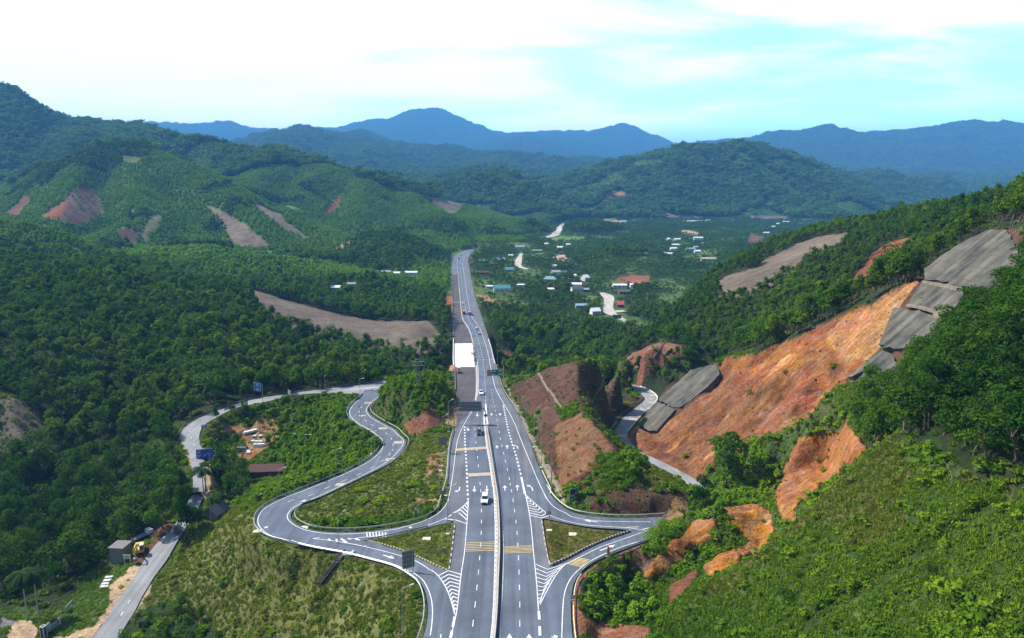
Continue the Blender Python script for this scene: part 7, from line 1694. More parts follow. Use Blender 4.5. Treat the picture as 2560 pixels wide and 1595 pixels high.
# yellow grader at lower left
A17 = zm(300, 1320, .06615)
P = base_pt(A17(760, 960)); ex = empty('excavator', P, .35 + math.pi, 'yellow excavator parked on the brown verge under the trees at lower left', 'excavator')
for s in (-1, 1): b = MB(); b.box((s * 1.1, 0, .45), (.6, 4.2, .9)); b.build('track', M_BLACK, ex, bevel=.2)
b = MB(); b.box((0, -.3, 1.5), (2.5, 4.0, .9)); b.box((.2, -1.6, 2.2), (2.1, 1.4, .6)); b.build('house', M_MACHY, ex, bevel=.08)
b = MB(); b.box((-.75, .95, 2.5), (.95, 1.5, 1.4)); b.build('cab', M_GLASS, ex); b = MB(); b.box((-.75, .95, 3.25), (1.05, 1.6, .1)); b.build('cab_roof', M_PALE, ex)
b = MB(); b.path([(.45, 1.4, 1.9), (.45, 3.0, 4.2), (.45, 4.6, 4.0)], .22, 8); b.build('boom', M_MACHY, ex); b = MB(); b.path([(.45, 4.6, 4.1), (.45, 4.9, 1.6)], .16, 8); b.build('dipper', M_MACHY, ex)
b = MB(); b.prism([(0, 0), (.9, .1), (1.0, .9), (.3, 1.1)], -.5, .5, 0, Matrix.Translation((.45, 4.5, .4)) @ Matrix.Rotation(math.pi / 2, 4, 'Z')); fixn(b.build('bucket', M_STEELD, ex))
P = base_pt(A17(850, 400)); fl = empty('flatbed_truck', P, -.5, 'pale low truck parked in deep shade behind the yellow excavator', 'truck'); b = MB(); b.box((0, -.8, 1.0), (2.2, 4.6, .35)); b.build('bed', M_GREYBED, fl); b = MB(); side_prism(b, [(1.6, .6), (3.2, .6), (3.25, 1.4), (3.0, 2.2), (1.6, 2.25)], 2.1, .94); fixn(b.build('cab', M_CARW, fl, bevel=.05)); b = MB(); b.add([(-.9, 3.27, 1.45), (.9, 3.27, 1.45), (.85, 3.05, 2.1), (-.85, 3.05, 2.1)], [(0, 1, 2, 3)]); b.build('windscreen', M_GLASS, fl); [wheel(fl, s * .95, y, .42, .25) for s in (-1, 1) for y in (2.4, -2.0)]
P = on_road(*Z8(1690, 485), ('local',), .05); car('sedan', M_CARD, 'dark car half hidden under the tree on the country road', P, .35)
# ------------------------------------------------------------------ houses and other built things
M_WALL = {'white': pmat('white_wall', (.66, .65, .60), .85, 0, .1), 'cream': pmat('cream_wall', (.52, .44, .30), .85, 0, .1), 'grey': pmat('grey_wall', (.17, .17, .17), .85, 0, .15), 'blue': pmat('blue_wall', (.30, .42, .46), .85, 0, .1), 'wood': pmat('brown_wall', (.10, .07, .05), .9, 0, .2)}
M_ROOF = {'white': pmat('pale_sheet_roof', (.72, .74, .76), .5, .1, .08), 'grey': pmat('grey_sheet_roof', (.25, .27, .30), .6, 0, .15), 'dark': pmat('dark_tile_roof', (.075, .075, .085), .8, 0, .2), 'teal': pmat('teal_sheet_roof', (.07, .24, .25), .5, 0, .1), 'blue': pmat('blue_grey_roof', (.22, .33, .40), .5, 0, .1), 'red': pmat('red_tile_roof', (.085, .028, .021), .8, 0, .2), 'pink': pmat('pink_red_sheet', (.60, .10, .12), .6, 0, .1), 'tan': pmat('tan_roof', (.48, .38, .24), .8, 0, .1)}
def house(P, L_, Wd, Hw, rise, wall, roof, label, yaw=0.0, group='village houses', hip=0.0, openings=True, name='house', cat='house'):
    r = empty(name, P, yaw, label, cat, group)
    b = MB(); b.box((0, 0, Hw / 2 - .4), (L_, Wd, Hw + .8))
    if not hip: b.add([(-L_ / 2, -Wd / 2, Hw), (-L_ / 2, Wd / 2, Hw), (-L_ / 2, 0, Hw + rise)], [(0, 2, 1)]); b.add([(L_ / 2, -Wd / 2, Hw), (L_ / 2, Wd / 2, Hw), (L_ / 2, 0, Hw + rise)], [(0, 1, 2)])
    b.build('wall', M_WALL[wall], r)
    o = .5; a = L_ / 2 + o; c = Wd / 2 + o; dz = rise * o / (Wd / 2); t = .12; hp = hip * L_ / 2
    v = [(-a, -c, Hw - dz), (a, -c, Hw - dz), (a - hp, 0, Hw + rise + .05), (-a + hp, 0, Hw + rise + .05), (-a, c, Hw - dz), (a, c, Hw - dz)]
    v += [(x, y, z + t) for x, y, z in v]
    f = [(0, 1, 2, 3), (3, 2, 5, 4), (9, 8, 7, 6), (10, 11, 8, 9), (0, 6, 7, 1), (4, 5, 11, 10), (1, 7, 8, 2), (2, 8, 11, 5), (0, 3, 9, 6), (3, 4, 10, 9)]
    if hip: f += [(0, 3, 4), (1, 5, 2), (6, 10, 9), (7, 8, 11)]
    fixn(mesh_obj('roof', v, f, M_ROOF[roof], r))
    if openings:
        b = MB(); b.box((0, -Wd / 2 - .03, 1.05), (1.1, .1, 2.1)); b.build('door', M_ROOF['dark'], r)
        for x in ([-L_ * .3, L_ * .3] if L_ > 6 else [L_ * .3]):
            b = MB(); b.box((x, -Wd / 2 - .03, 1.6), (1.3, .1, 1.1)); b.build('window', M_GLASS, r)
    HOUSES.append((P.x, P.y, max(L_, Wd) * .62 + 2.0))
    d = Vector((-P.x, -P.y, 0)).normalized(); ln = 30 if P.y < 1300 else 46
    SIGHT.append((P.x, P.y, d.x * ln, d.y * ln, L_ * .5 + .8)); return r
def vh(fn, q, wpx, label, wall='white', roof='white', dep=6.0, hw_=3.0, rise=1.6, yaw=0.0, hip=0.0, **k):
    px, py = fn(*q); P = ground_hit(px, py)
    if P is None or P.y > 3200: P = at_z(px, py, -26)
    s = (at_y(px + 10, py, P.y).x - at_y(px, py, P.y).x) / 10
    sc = {A8: .24722, A3: .33071, A2: .33071, DD: 1.0548, Z5: .23074, Z8: .26119, A18: .10582}[fn]
    L_ = max(3.0, wpx * sc * s); P = P + Vector((0, dep * .5, 0)); P.z = gz(P.x, P.y)
    return house(P, L_, dep, hw_, rise, wall, roof, label, yaw, hip=hip, openings=L_ > 5.5, **k)
A18 = zm(1440, 640, .10582)
vh(A8, (300, 925), 165, 'long teal-roofed house with a white gable right of the highway', 'white', 'teal', 9, 3.4, 3.0, .1)
vh(A8, (182, 898), 72, 'white flat annex just left of the long teal-roofed house', 'white', 'white', 6, 2.8, .5)
vh(A8, (115, 752), 112, 'low house with a long rusty red roof near the highway', 'wood', 'red', 7, 2.4, 1.8)
vh(A8, (376, 728), 84, 'pale house with a bright blue-green sheet roof behind the red roofed one', 'blue', 'teal', 8, 3.2, 2.4)
vh(A8, (255, 628), 62, 'grey twin-gabled house, its left half, close to the far highway', 'grey', 'grey', 8, 3, 2.6, 1.2)
vh(A8, (312, 624), 50, 'grey twin-gabled house, its right half, close to the far highway', 'grey', 'blue', 8, 3, 2.6, 1.2)
vh(A8, (106, 630), 70, 'low pale shed nearest the far bend of the highway', 'white', 'grey', 5, 2.4, .9)
vh(A8, (386, 578), 56, 'small white roof left of the pale village lane', 'white', 'white', 6, 2.6, 1.2)
vh(A8, (486, 494), 95, 'white walled house with a grey roof at the top of the pale village lane', 'white', 'grey', 8, 3, 2.0)
vh(A8, (792, 828), 120, 'blue-grey hipped house in the middle of the village', 'blue', 'blue', 9, 3.2, 2.6, -.2, .45)
vh(A8, (850, 752), 85, 'white fronted house with a grey roof behind the blue-grey hipped one', 'white', 'grey', 8, 3.0, 1.8)
vh(A8, (930, 752), 60, 'grey roofed house right behind the white fronted one', 'grey', 'dark', 8, 2.8, 2.0)
vh(A8, (838, 684), 36, 'tiny white roof in the trees above the white fronted house', 'white', 'white', 6, 2.8, .8)
vh(A8, (752, 460), 34, 'small white house just below the bright green field', 'white', 'white', 6, 3, 1.2)
vh(A8, (892, 500), 62, 'white house cluster above the bare sandy yard', 'white', 'white', 8, 3.4, 1.6)
vh(A8, (973, 466), 36, 'small white house right of the cluster by the green field', 'white', 'white', 6, 3, 1.2)
vh(A8, (660, 528), 92, 'long grey sheds left of the sandy yard', 'grey', 'grey', 6, 2.6, 1.2)
vh(A8, (905, 552), 34, 'tiny red-brown house on the upper edge of the sandy yard', 'wood', 'red', 6, 2.8, 1.4)
vh(A8, (1145, 822), 62, 'bright white angular house left of the village wood', 'white', 'white', 9, 4.5, 2.6, .6)
vh(A8, (1062, 930), 110, 'broad white house with a dark front roof in the village centre', 'white', 'dark', 9, 3.4, 2.2, .15)
vh(A8, (1060, 900), 95, 'white upper roof behind the dark fronted village house', 'white', 'white', 7, 5.0, 1.6)
vh(A8, (1155, 930), 60, 'grey-blue lean-to right of the dark fronted village house', 'grey', 'blue', 6, 2.6, 1.2)
vh(A8, (797, 930), 62, 'white low house in front of the blue-grey hipped one', 'white', 'white', 6, 3, 1.0)
vh(A8, (490, 880), 70, 'pale narrow roof right of the long teal-roofed house', 'white', 'white', 5, 2.4, .7)
vh(A8, (1030, 795), 62, 'small grey roof left of the bright white angular house', 'grey', 'grey', 6, 2.8, 1.3)
vh(A8, (1050, 778), 34, 'tiny white roof above the small grey one', 'white', 'white', 5, 2.8, .9)
vh(A18, (1030, 760), 330, 'long white roofed building below the red bank', 'white', 'white', 8, 3.2, 1.0)
vh(A18, (1320, 745), 56, 'short white end building beside the long white roofed one', 'white', 'white', 7, 3.2, .8)
vh(A18, (1150, 900), 260, 'dark grey sheds below the long white roofed building', 'grey', 'dark', 7, 2.6, 1.3)
vh(A18, (1050, 1215), 150, 'pink-red fronted stall at the village road junction', 'wood', 'pink', 5, 3.0, 2.6)
vh(A18, (455, 1395), 210, 'white gabled roof peeping out of the wood left of the junction', 'white', 'white', 8, 3.5, 2.2, .3)
vh(A18, (130, 1230), 260, 'pale blue greenhouse-like shed among trees left of the lane', 'blue', 'blue', 7, 2.4, 1.2)
vh(A8, (1530, 240), 66, 'large white block at the foot of the far hill', 'white', 'white', 12, 7, 1.0)
vh(A8, (1440, 236), 66, 'tan building left of the large white block', 'cream', 'tan', 10, 5, 1.0)
vh(A8, (1362, 218), 72, 'low tan row farther left at the foot of the far hill', 'cream', 'tan', 9, 3.5, .8)
for q, w_, lb, wl, rf, kw in [((1990, 408), 26, 'tiny white hut leftmost in the far village cluster', 'white', 'white', {}), ((2082, 412), 64, 'white house top left of the far village cluster', 'white', 'white', {}), ((2290, 408), 92, 'long bright white house at the top of the far village cluster', 'white', 'white', dict(hw_=5)), ((2060, 470), 72, 'white house in the left middle of the far village cluster', 'white', 'white', {}), ((2122, 474), 32, 'tiny pale roof next to the middle house of the far cluster', 'white', 'grey', {}), ((2040, 526), 64, 'tall white house at the lower left of the far village cluster', 'white', 'white', dict(hw_=6)), ((2216, 512), 84, 'blue-grey roofed house in the centre of the far village cluster', 'white', 'blue', dict(dep=9)), ((2272, 492), 52, 'second blue-grey roof just above the centre of the far cluster', 'white', 'blue', {}), ((2282, 536), 62, 'pale low house at the lower right of the far village cluster', 'white', 'white', {}), ((2344, 455), 42, 'small grey roof on the right of the far village cluster', 'grey', 'grey', {}), ((1985, 556), 82, 'long pale wall-like shed under the far village cluster', 'white', 'white', dict(dep=4, hw_=2.2)), ((2392, 618), 150, 'long tan building at the foot of the right ridge', 'cream', 'tan', dict(hw_=3.5))]:
    vh(A8, q, w_, lb, wl, rf, **kw)
for q, w_, lb, rf in [((1298, 925), 62, 'far white building, left of three along the foot of the big hill', 'white'), ((1360, 922), 42, 'far pale blue building, middle of three along the foot of the big hill', 'blue'), ((1422, 918), 32, 'far pale building, right of three along the foot of the big hill', 'grey'), ((2015, 930), 44, 'bright white building farthest right in the valley', 'white'), ((1865, 1016), 46, 'pale house on the far right edge of the valley', 'white'), ((1920, 968), 24, 'tiny pale roof above the house on the right edge of the valley', 'white'), ((1955, 945), 22, 'tiny white dot of a house near the bright farthest building', 'white')]:
    vh(A3, q, w_, lb, 'white', rf, 8, 4, 1.2)
for q, w_, lb, rf in [((1100, 1468), 72, 'grey roofed house left of the highway beyond the clearing', 'grey'), ((1180, 1478), 52, 'pale roofed house second from left behind the cleared bench', 'white'), ((1292, 1474), 92, 'long pale roofs close to the highway on its left side', 'white')]:
    vh(A2, q, w_, lb, 'white', rf, 7, 3, 1.2)
vh(DD, (795, 690), 20, 'small white house among trees above the cleared bench', 'white', 'white', 7, 3.2, 1.4)
vh(DD, (830, 680), 24, 'small pale shed right of the white house above the cleared bench', 'white', 'grey', 6, 2.6, 1.0)
# hut with the red tiles inside the loop
P = ground_hit(*Z5(915, 1175)); hu = house(P + Vector((0, 2.5, 0)), 8.6, 5.0, 2.0, 1.4, 'wood', 'red', 'low hut with a long red tiled roof in the green thicket inside the loop', .06, None, .15, True, 'hut', 'hut')
P = ground_hit(*Z5(1075, 1172)); hu2 = house(P + Vector((0, 2.5, 0)), 4.2, 4.5, 2.0, 1.3, 'wood', 'red', 'small red tiled lean-to at the right end of the red roofed hut', .06, None, 0, False, 'hut', 'hut')
P = ground_hit(*Z8(1960, 410)); house(P + Vector((2, 4, 0)), 5, 4.6, 2.2, 1.9, 'grey', 'dark', 'house with a steep dark roof by the country road at left', 1.2, None, 0, True)
# grey kiosk
P = ground_hit(*Z8(1125, 800)); ki = empty('kiosk', P, -.08, 'small grey concrete kiosk with a dark flat roof under the trees at lower left', 'kiosk')
T = top_of(P, *Z8(1125, 655)); h = T.z - P.z; wk = 145 * .26119 * P.y / F
b = MB(); b.box((0, wk * .5, h / 2 - .2), (wk, wk, h + .4)); b.build('wall', M_WALL['grey'], ki); b = MB(); b.box((0, wk * .5, h + .1), (wk * 1.15, wk * 1.15, .22)); b.build('roof', M_POLE, ki)
b = MB(); [b.box((x * wk, -.03, h * .62), (.05, .08, h * .5)) for x in (-.25, 0, .25)]; b.build('panel_joints', M_STEELD, ki)
HOUSES.append((P.x, P.y + 2, 6)); SIGHT.append((P.x, P.y, 6, -16, 4))
P = ground_hit(*Z8(1225, 820)); nb = empty('notice_board', P, 0, 'white notice board on two legs beside the grey kiosk', 'notice board'); T = top_of(P, *Z8(1225, 712)); h = T.z - P.z
b = MB(); b.box((0, 0, h - .75), (2.1, .1, 1.3)); b.build('board', M_WHITEMETAL, nb); each(nb, 'leg', M_WHITE, [(P + Vector((s * .8, .05, -.3)), P + Vector((s * .8, .05, h - .1))) for s in (-1, 1)], .08); b = MB(); [b.box((0, -.06, h - .5 - .25 * k), (1.3 - .2 * k, .02, .09)) for k in range(3)]; b.build('lettering', M_STEELD, nb); SIGHT.append((P.x, P.y, 2, -10, 2))
# stacked white slabs on the lawn
M_SLAB = pmat('white_slab', (.60, .60, .58), .8, 0, .12)
for k, (q, lb) in enumerate([((1045, 938), 'white slab lying highest in the row on the lawn at lower left'), ((1028, 970), 'white slab lying second from the top of the row on the lawn'), ((1010, 1002), 'dark edged slab lying third in the row on the lawn'), ((1000, 1028), 'grey slab lying lowest in the row on the lawn')]):
    P = ground_hit(*Z8(*q)); b = MB(); b.box((0, 0, .18), (2.1, 1.0, .36)); b.box((0, 0, .4), (1.95, .9, .08)); o = b.build('slab', M_SLAB, None, bevel=.03); o.location = P; o.rotation_euler = (0, 0, .12); tag(o, lb, 'slab', 'slabs on the lawn')
# gate wall with lettering and flower bed
A19 = zm(60, 1480, .07605)
Pl = at_z(*A19(665, 1450), -23.6); Pr = at_z(*A19(1190, 1060), -23.6); Pl.z = gz(Pl.x, Pl.y); Pr.z = gz(Pr.x, Pr.y); dv_ = Pr - Pl; ya = math.atan2(dv_.y, dv_.x); ln = math.hypot(dv_.x, dv_.y)
gw = empty('entrance_sign_wall', Pl, ya, 'white framed entrance wall with raised lettering by the sandy forecourt, bottom left', 'sign wall')
b = MB(); b.box((ln * .5, .2, 1.0), (ln - .3, .35, 1.5)); b.build('wall', M_WALL['grey'], gw)
b = MB(); b.box((0, 0, 1.5), (.9, .9, 3.0)); b.build('pillar', M_WALL['wood'], gw)
b = MB()
for sx in (-1, 1):
    for sy in (-1, 1): b.box((sx * .47, sy * .47, 1.5), (.14, .14, 3.1))
for z in (.1, 3.0): b.box((0, -.47, z), (1.0, .12, .16)); b.box((0, .47, z), (1.0, .12, .16)); b.box((.47, 0, z), (.12, 1.0, .16)); b.box((-.47, 0, z), (.12, 1.0, .16))
b.build('frame', M_WHITE, gw)
b = MB(); b.box((ln, .15, 1.1), (.35, .6, 2.3)); b.build('end_post', M_WHITE, gw)
b = MB(); rs2 = np.random.RandomState(5)
for r_ in range(3):
    x = 1.3
    while x < ln - .7: wl_ = .25 + .3 * rs2.rand(); b.box((x + wl_ / 2, -.03, 1.55 - .42 * r_), (wl_, .1, .22)); x += wl_ + .14
b.build('lettering', M_WHITEMETAL, gw)
b = MB(); b.tube((1.6, -.05, 2.25), (1.6, .1, 2.25), .62, .62, 18); b.build('emblem', M_WHITEMETAL, gw)
SIGHT.append((Pl.x + dv_.x / 2, Pl.y + dv_.y / 2, 1, -12, 5)); HOUSES.append((Pl.x + dv_.x / 2, Pl.y + dv_.y / 2, 5))
b = MB(); rs3 = np.random.RandomState(8); v_, f_ = leaf_cloud(rs3, 420, [(i * .9 - 2.6, .3 * rs3.randn(), .5, .75, .8) for i in range(7)], .3)
fb = mesh_obj('flower_bed', v_, f_, leaf_mat('red_leaves', (.12, .018, .012), (.22, .04, .02))); mid_ = Pl + dv_ * .62 + Vector((-dv_.y, dv_.x, 0)).normalized() * 1.6; fb.location = (mid_.x, mid_.y, gz(mid_.x, mid_.y)); fb.rotation_euler = (0, 0, ya); tag(fb, 'dark red leafy bed behind the entrance wall, bottom left', 'flower bed')
# white banner board leaning among the trees
c = [at_y(*A19(1590, 235), at_z(*A19(1490, 520), -22).y + 3), at_y(*A19(1600, 300), at_z(*A19(1490, 520), -22).y + 3), at_y(*A19(1385, 655), at_z(*A19(1490, 520), -22).y), at_y(*A19(1365, 490), at_z(*A19(1490, 520), -22).y)]
P = Vector((c[2].x, c[2].y, gz(c[2].x, c[2].y))); bb = empty('banner_board', P, 0, 'pale slanting banner board facing the lawn at lower left', 'banner board')
o, a_ = panel('board', None, c[3], c[0], c[1], c[2], M_WALL['blue'], .1); adopt(o, bb); each(bb, 'post', M_STEELD, [((a_(u, .5).x, a_(u, .5).y, gz(a_(u, .5).x, a_(u, .5).y) - .3), a_(u, .9, -.15)) for u in (.1, .9)], .06); SIGHT.append((P.x, P.y, 2, -12, 3)); HOUSES.append((P.x, P.y, 3))
# concrete blocks and tanks in the yard
A20 = zm(580, 1060, .07276)
blk = None
for k, (q, lb) in enumerate([((730, 660), 'pale block, back left of the stored blocks in the yard'), ((855, 672), 'pale block, back middle of the stored blocks in the yard'), ((990, 680), 'pale block, back right of the stored blocks in the yard'), ((800, 780), 'pale block, front left of the stored blocks in the yard'), ((945, 780), 'pale block, front middle of the stored blocks in the yard'), ((1065, 770), 'pale block, front right of the stored blocks by the dark tree'), ((560, 960), 'pale slab, upper of two beside the grey tanks'), ((580, 1010), 'pale slab, lower of two beside the grey tanks'), ((985, 435), 'pale slab on the sandy ground behind the stored blocks'), ((780, 440), 'broken pale slab in the middle of the sandy yard')]):
    P = ground_hit(*A20(*q)); h = 1.1 if k < 6 else .5
    b = MB(); b.box((0, 0, h / 2), (1.5, 1.2, h)); b.box((0, 0, h + .06), (1.35, 1.05, .12)); o = b.build('concrete_block', M_SLAB, None, bevel=.04); o.location = P; o.rotation_euler = (0, 0, .1); tag(o, lb, 'concrete block', 'concrete blocks in the yard'); HOUSES.append((P.x, P.y, 3)); SIGHT.append((P.x, P.y, 0, -11, 2.0))
for k, (q, lb) in enumerate([((245, 965), 'left one of two grey tanks standing at the edge of the yard'), ((400, 965), 'right one of two grey tanks standing at the edge of the yard')]):
    P = ground_hit(*A20(*q)); r = empty('water_tank', P, 0, lb, 'tank', 'grey tanks in the yard'); b = MB(); b.box((0, .6, .95), (1.5, 1.3, 1.9)); b.build('body', M_GREYBED, r, bevel=.12); b = MB(); b.tube((0, .6, 1.9), (0, .6, 2.05), .35, .3, 12); b.build('lid', M_BLACK, r); HOUSES.append((P.x, P.y, 3)); SIGHT.append((P.x, P.y, 0, -11, 2.5))
P = ground_hit(*A20(640, 300)); pl_ = empty('slab_stack', P, .5, 'long white slab stack at the back of the yard', 'slab stack'); b = MB(); [b.box((x, .2 * k, .45 + .1 * k), (1.6, 1.6, .8)) for k, x in enumerate((-1.7, 0, 1.7))]; b.build('slabs', M_SLAB, pl_); b = MB(); b.box((0, .2, .05), (5.2, 1.8, .12)); b.build('bearers', M_WALL['wood'], pl_); HOUSES.append((P.x, P.y, 5)); SIGHT.append((P.x, P.y, 0, -9, 2.5))
# cream-coloured cover slabs on the islands and verge
for q, fn, lb in [((1930, 1072), Z4, 'cream cover slab set in the left grass island'), ((255, 635), Z6, 'pale ragged cover slab set in the right grass island'), ((98, 990), Z4, 'small cream block at the outer edge of the hairpin'), ((612, 950), Z4, 'small white block at the inner edge of the hairpin')]:
    src = fn(*q) if fn is not Z6 else Z6(280, 635)
    P = ground_hit(*src); b = MB(); b.box((0, 0, .08), (1.9, 1.5, .3)); b.box((0, 0, .26), (.9, .7, .1)); o = b.build('cover_slab', M_PALE, None, bevel=.04); o.location = P; tag(o, lb, 'cover slab', 'cover slabs in the grass')
# village lanes
M_LANE = asphalt('pale_lane', (.42, .38, .33))
def lane(name, fn, pts, wds, label, mat=M_LANE, win=12):
    P = []
    for q in pts:
        g = ground_hit(*fn(*q)); P.append(g if g else at_z(*fn(*q), -26))
    wd = np.interp(np.linspace(0, 1, 40), np.linspace(0, 1, len(wds)), wds); P = resample(chaikin(P), 40)
    Lq = []; Rq = []
    for i, p in enumerate(P):
        t = P[min(i + 1, 39)] - P[max(i - 1, 0)]; t.z = 0; t.normalize(); s = Vector((t.y, -t.x, 0)) * wd[i] / 2
        for arr, sg_ in ((Lq, -1), (Rq, 1)): x = p + s * sg_; arr.append(Vector((x.x, x.y, gz(x.x, x.y) + .3)))
        HOUSES.append((p.x, p.y, wd[i] * .6 + 2)); 
        if i % 2 == 0: d = Vector((-p.x, -p.y)).normalized(); SIGHT.append((p.x, p.y, d.x * win, d.y * win, wd[i] * .5))
    return ribbon(name, Lq, Rq, mat, 0, 3, label=label)
lane('village_road', A18, [(1180, 1560), (950, 1420), (800, 1360), (760, 1250), (770, 1120), (790, 1010), (730, 930), (580, 870)], [5, 7, 11, 9, 9, 10, 12, 6], 'pale village road running up to the junction', win=26)
lane('village_road', A18, [(850, 1330), (980, 1310), (1150, 1300)], [7, 7, 7], 'short pale spur right of the village junction', win=22)
lane('village_road', A8, [(560, 700), (500, 685), (460, 665), (470, 620), (480, 580), (500, 540)], [7, 9, 10, 8, 6, 5], 'pale lane bending between the trees left of the village', win=34)
lane('far_highway', A8, [(720, 385), (790, 368), (850, 352), (890, 290), (920, 258), (985, 225)], [16, 16, 14, 18, 22, 22], 'far stretch of highway reappearing up the valley', M_LANE, 50)
# ------------------------------------------------------------------ plants that stand out one by one
def palm(P, h, crown, nf, label, seed, droop=.9, lean=(0, 0)):
    rs_ = np.random.RandomState(seed); r = empty('palm_tree', P, 0, label, 'palm tree'); b = MB()
    pts = [Vector((lean[0] * (k / 5) ** 2, lean[1] * (k / 5) ** 2, h * k / 5)) for k in range(6)]; pts[0].z = -.4
    for k in range(5): b.tube(pts[k], pts[k + 1], .2 - .015 * k, .2 - .015 * (k + 1), 8)
    b.build('trunk', M_PALEBARK, r); vs = []; fs = []; top = pts[-1]
    for i in range(nf):
        a = 6.28 * i / nf + .3 * rs_.rand(); el = .9 - 1.1 * rs_.rand(); p = top.copy(); d = Vector((math.cos(a) * math.cos(el), math.sin(a) * math.cos(el), math.sin(el))); side = Vector((-math.sin(a), math.cos(a), 0)); n = 9; L_ = crown * (.85 + .3 * rs_.rand())
        for k in range(n):
            d2 = (d + Vector((0, 0, -droop * 1.5 / n))).normalized(); q = p + d2 * L_ / n; wl = L_ * .24 * math.sin(math.pi * (k + .8) / (n + 1))
            for sg_ in (-1, 1):
                m = len(vs); out = (side * sg_ * wl + d2 * wl * .5 + Vector((0, 0, -wl * .45)))
                vs += [p, q, q + out, p.lerp(q, .4) + out]; fs.append((m, m + 1, m + 2, m + 3))
            p, d = q, d2
    mesh_obj('fronds', vs, fs, leaf_mat('palm_fronds_%d' % seed, (.02, .05, .014), (.055, .10, .03), .25), r); return r
P = ground_hit(*Z5(332, 1340)); T = top_of(P, *Z5(295, 1080)); palm(P, T.z - P.z, 4.4, 20, 'coconut palm beside the country road in front of the big blue sign', 3, 1.1, (-1.2, 0)); HOUSES.append((P.x, P.y, 5)); SIGHT.append((P.x, P.y, 3, -14, 5))
for q, tq, cr, sd, lb in [((265, 1325), (262, 890), 4.2, 5, 'tall palm with a pale trunk by the sandy forecourt, left of the pair'), ((374, 1322), (372, 880), 3.6, 6, 'tall palm with a pale trunk by the lawn, right of the pair')]:
    P = at_z(*Z8(*q), -24.0); P.z = gz(P.x, P.y); T = top_of(P, *Z8(*tq)); palm(P, T.z - P.z, cr, 18, lb, sd, 1.3); HOUSES.append((P.x, P.y, 5)); SIGHT.append((P.x, P.y, 2, -20, 4.5))
def bush(q, fn, wpx, label, mat, seed, flat=.75, n=500, name='bush', group=None, size=.28):
    P = ground_hit(*fn(*q)); sc = {Z4: .23148, Z6: .29432, A6: .39555, Z7: .26455, Z1: .23148, Z8: .26119}[fn]; wd = wpx * sc * P.y / F; rs_ = np.random.RandomState(seed)
    L = [(.34 * rs_.randn() * .8, .34 * rs_.randn() * .8, .25 + .25 * rs_.rand(), .28 + .1 * rs_.rand(), .9) for _ in range(6)]; v, f = leaf_cloud(rs_, n, L, size * .45)
    o = mesh_obj(name, v, f, mat); o.location = P; o.scale = (wd * .85, wd * .85, wd * flat); tag(o, label, 'bush', group); return o
GB = 'yellow-green bushes in the loop island'
for k, (q, wd, lb) in enumerate([((1240, 545), 140, 'yellow-green bush nearest the hairpin straight in the loop island'), ((1815, 485), 170, 'largest bright yellow-green bush, right part of the loop island'), ((2005, 518), 110, 'yellow-green bush between the largest one and the guardrail'), ((1240, 660), 170, 'long yellow-green bush left of centre in the loop island'), ((1480, 665), 190, 'yellow-green bush in the centre of the loop island'), ((1225, 780), 110, 'yellow-green bush lowest in the loop island'), ((1110, 655), 90, 'dark green bush left of the long yellow-green one'), ((1350, 850), 100, 'green bush near the lower guardrail of the loop island')]):
    bush(q, Z4, wd, lb, M_BRIGHT if k < 6 else M_SHRUB, 40 + k, .42, 520, group=GB if k < 6 else None, size=.3)
for k, (q, wd, lb) in enumerate([((1000, 1000), 90, 'dark round bush on the foreground slope, middle'), ((940, 1130), 150, 'dark spreading bush low on the foreground slope'), ((1110, 740), 90, 'blue-green bush at the upper left of the foreground slope'), ((1840, 960), 110, 'dark bush right of centre on the foreground slope'), ((650, 960), 90, 'blue-green bush on the crest of the foreground slope by the orange scarp'), ((2250, 520), 120, 'tall leafy bush at the right edge of the foreground slope')]):
    bush(q, A6, wd, lb, M_LEAF[4] if k in (0, 1, 3) else M_SHRUB, 70 + k, .7, 700, size=.22)
for k, (q, wd, lb) in enumerate([((440, 1190), 200, 'large round bush on the brown bank above the lower right slip road'), ((560, 1270), 200, 'dark bush lowest in the thicket by the brown bank'), ((640, 1120), 220, 'broad bush in the middle of the thicket by the brown bank'), ((780, 1260), 220, 'broad dark bush at the right of the thicket by the brown bank'), ((860, 1360), 130, 'pale green bush at the lower right end of the thicket')]):
    bush(q, Z6, wd, lb, M_SHRUB if k in (0, 4) else M_LEAF[4], 90 + k, .7, 900, size=.2)
for k, (q, wd, lb) in enumerate([((960, 700), 170, 'bush off the right island tip, lowest of the row hiding the slip road'), ((1000, 640), 160, 'bush where the right slip roads vanish, middle of the row'), ((1060, 590), 170, 'bush where the upper right slip road vanishes into the thicket'), ((1110, 680), 180, 'broad green bush behind the row hiding the slip roads'), ((1180, 600), 200, 'tall bush under the leafy tree at the end of the right slip road'), ((1010, 790), 150, 'bush above the orange scarp nearest the right slip road')]):
    bush(q, Z6, wd, lb, M_SHRUB if k % 2 else M_LEAF[2], 110 + k, .8, 800, size=.22)
def lone(fn, base, top, wd, kind, label, seed, n=1200, bark=M_BARK):
    P = ground_hit(*fn(*base)); T = top_of(P, *fn(*top)); h = T.z - P.z; t = tree_thing('lone_tree', kind, n, .06, M_LEAF[kind], seed, label, 'tree', None, P, h, wd, 1.0, bark); return t
lone(A6, (545, 420), (545, 40), .9, 4, 'tall rounded tree standing alone on the bushy rib under the landslide', 301)
lone(A6, (400, 560), (395, 330), .9, 4, 'leafy tree at the left end of the bushy rib beside the cutting road', 302)
lone(Z5, (440, 560), (440, 370), .8, 4, 'small tree leaning over the inside of the country road bend', 303)
lone(Z5, (855, 690), (850, 520), .5, 0, 'thin sparse tree in the yard beside the slab stack', 304, 350)
lone(Z5, (1005, 880), (1005, 715), .8, 4, 'dark rounded tree at the right edge of the yard', 305)
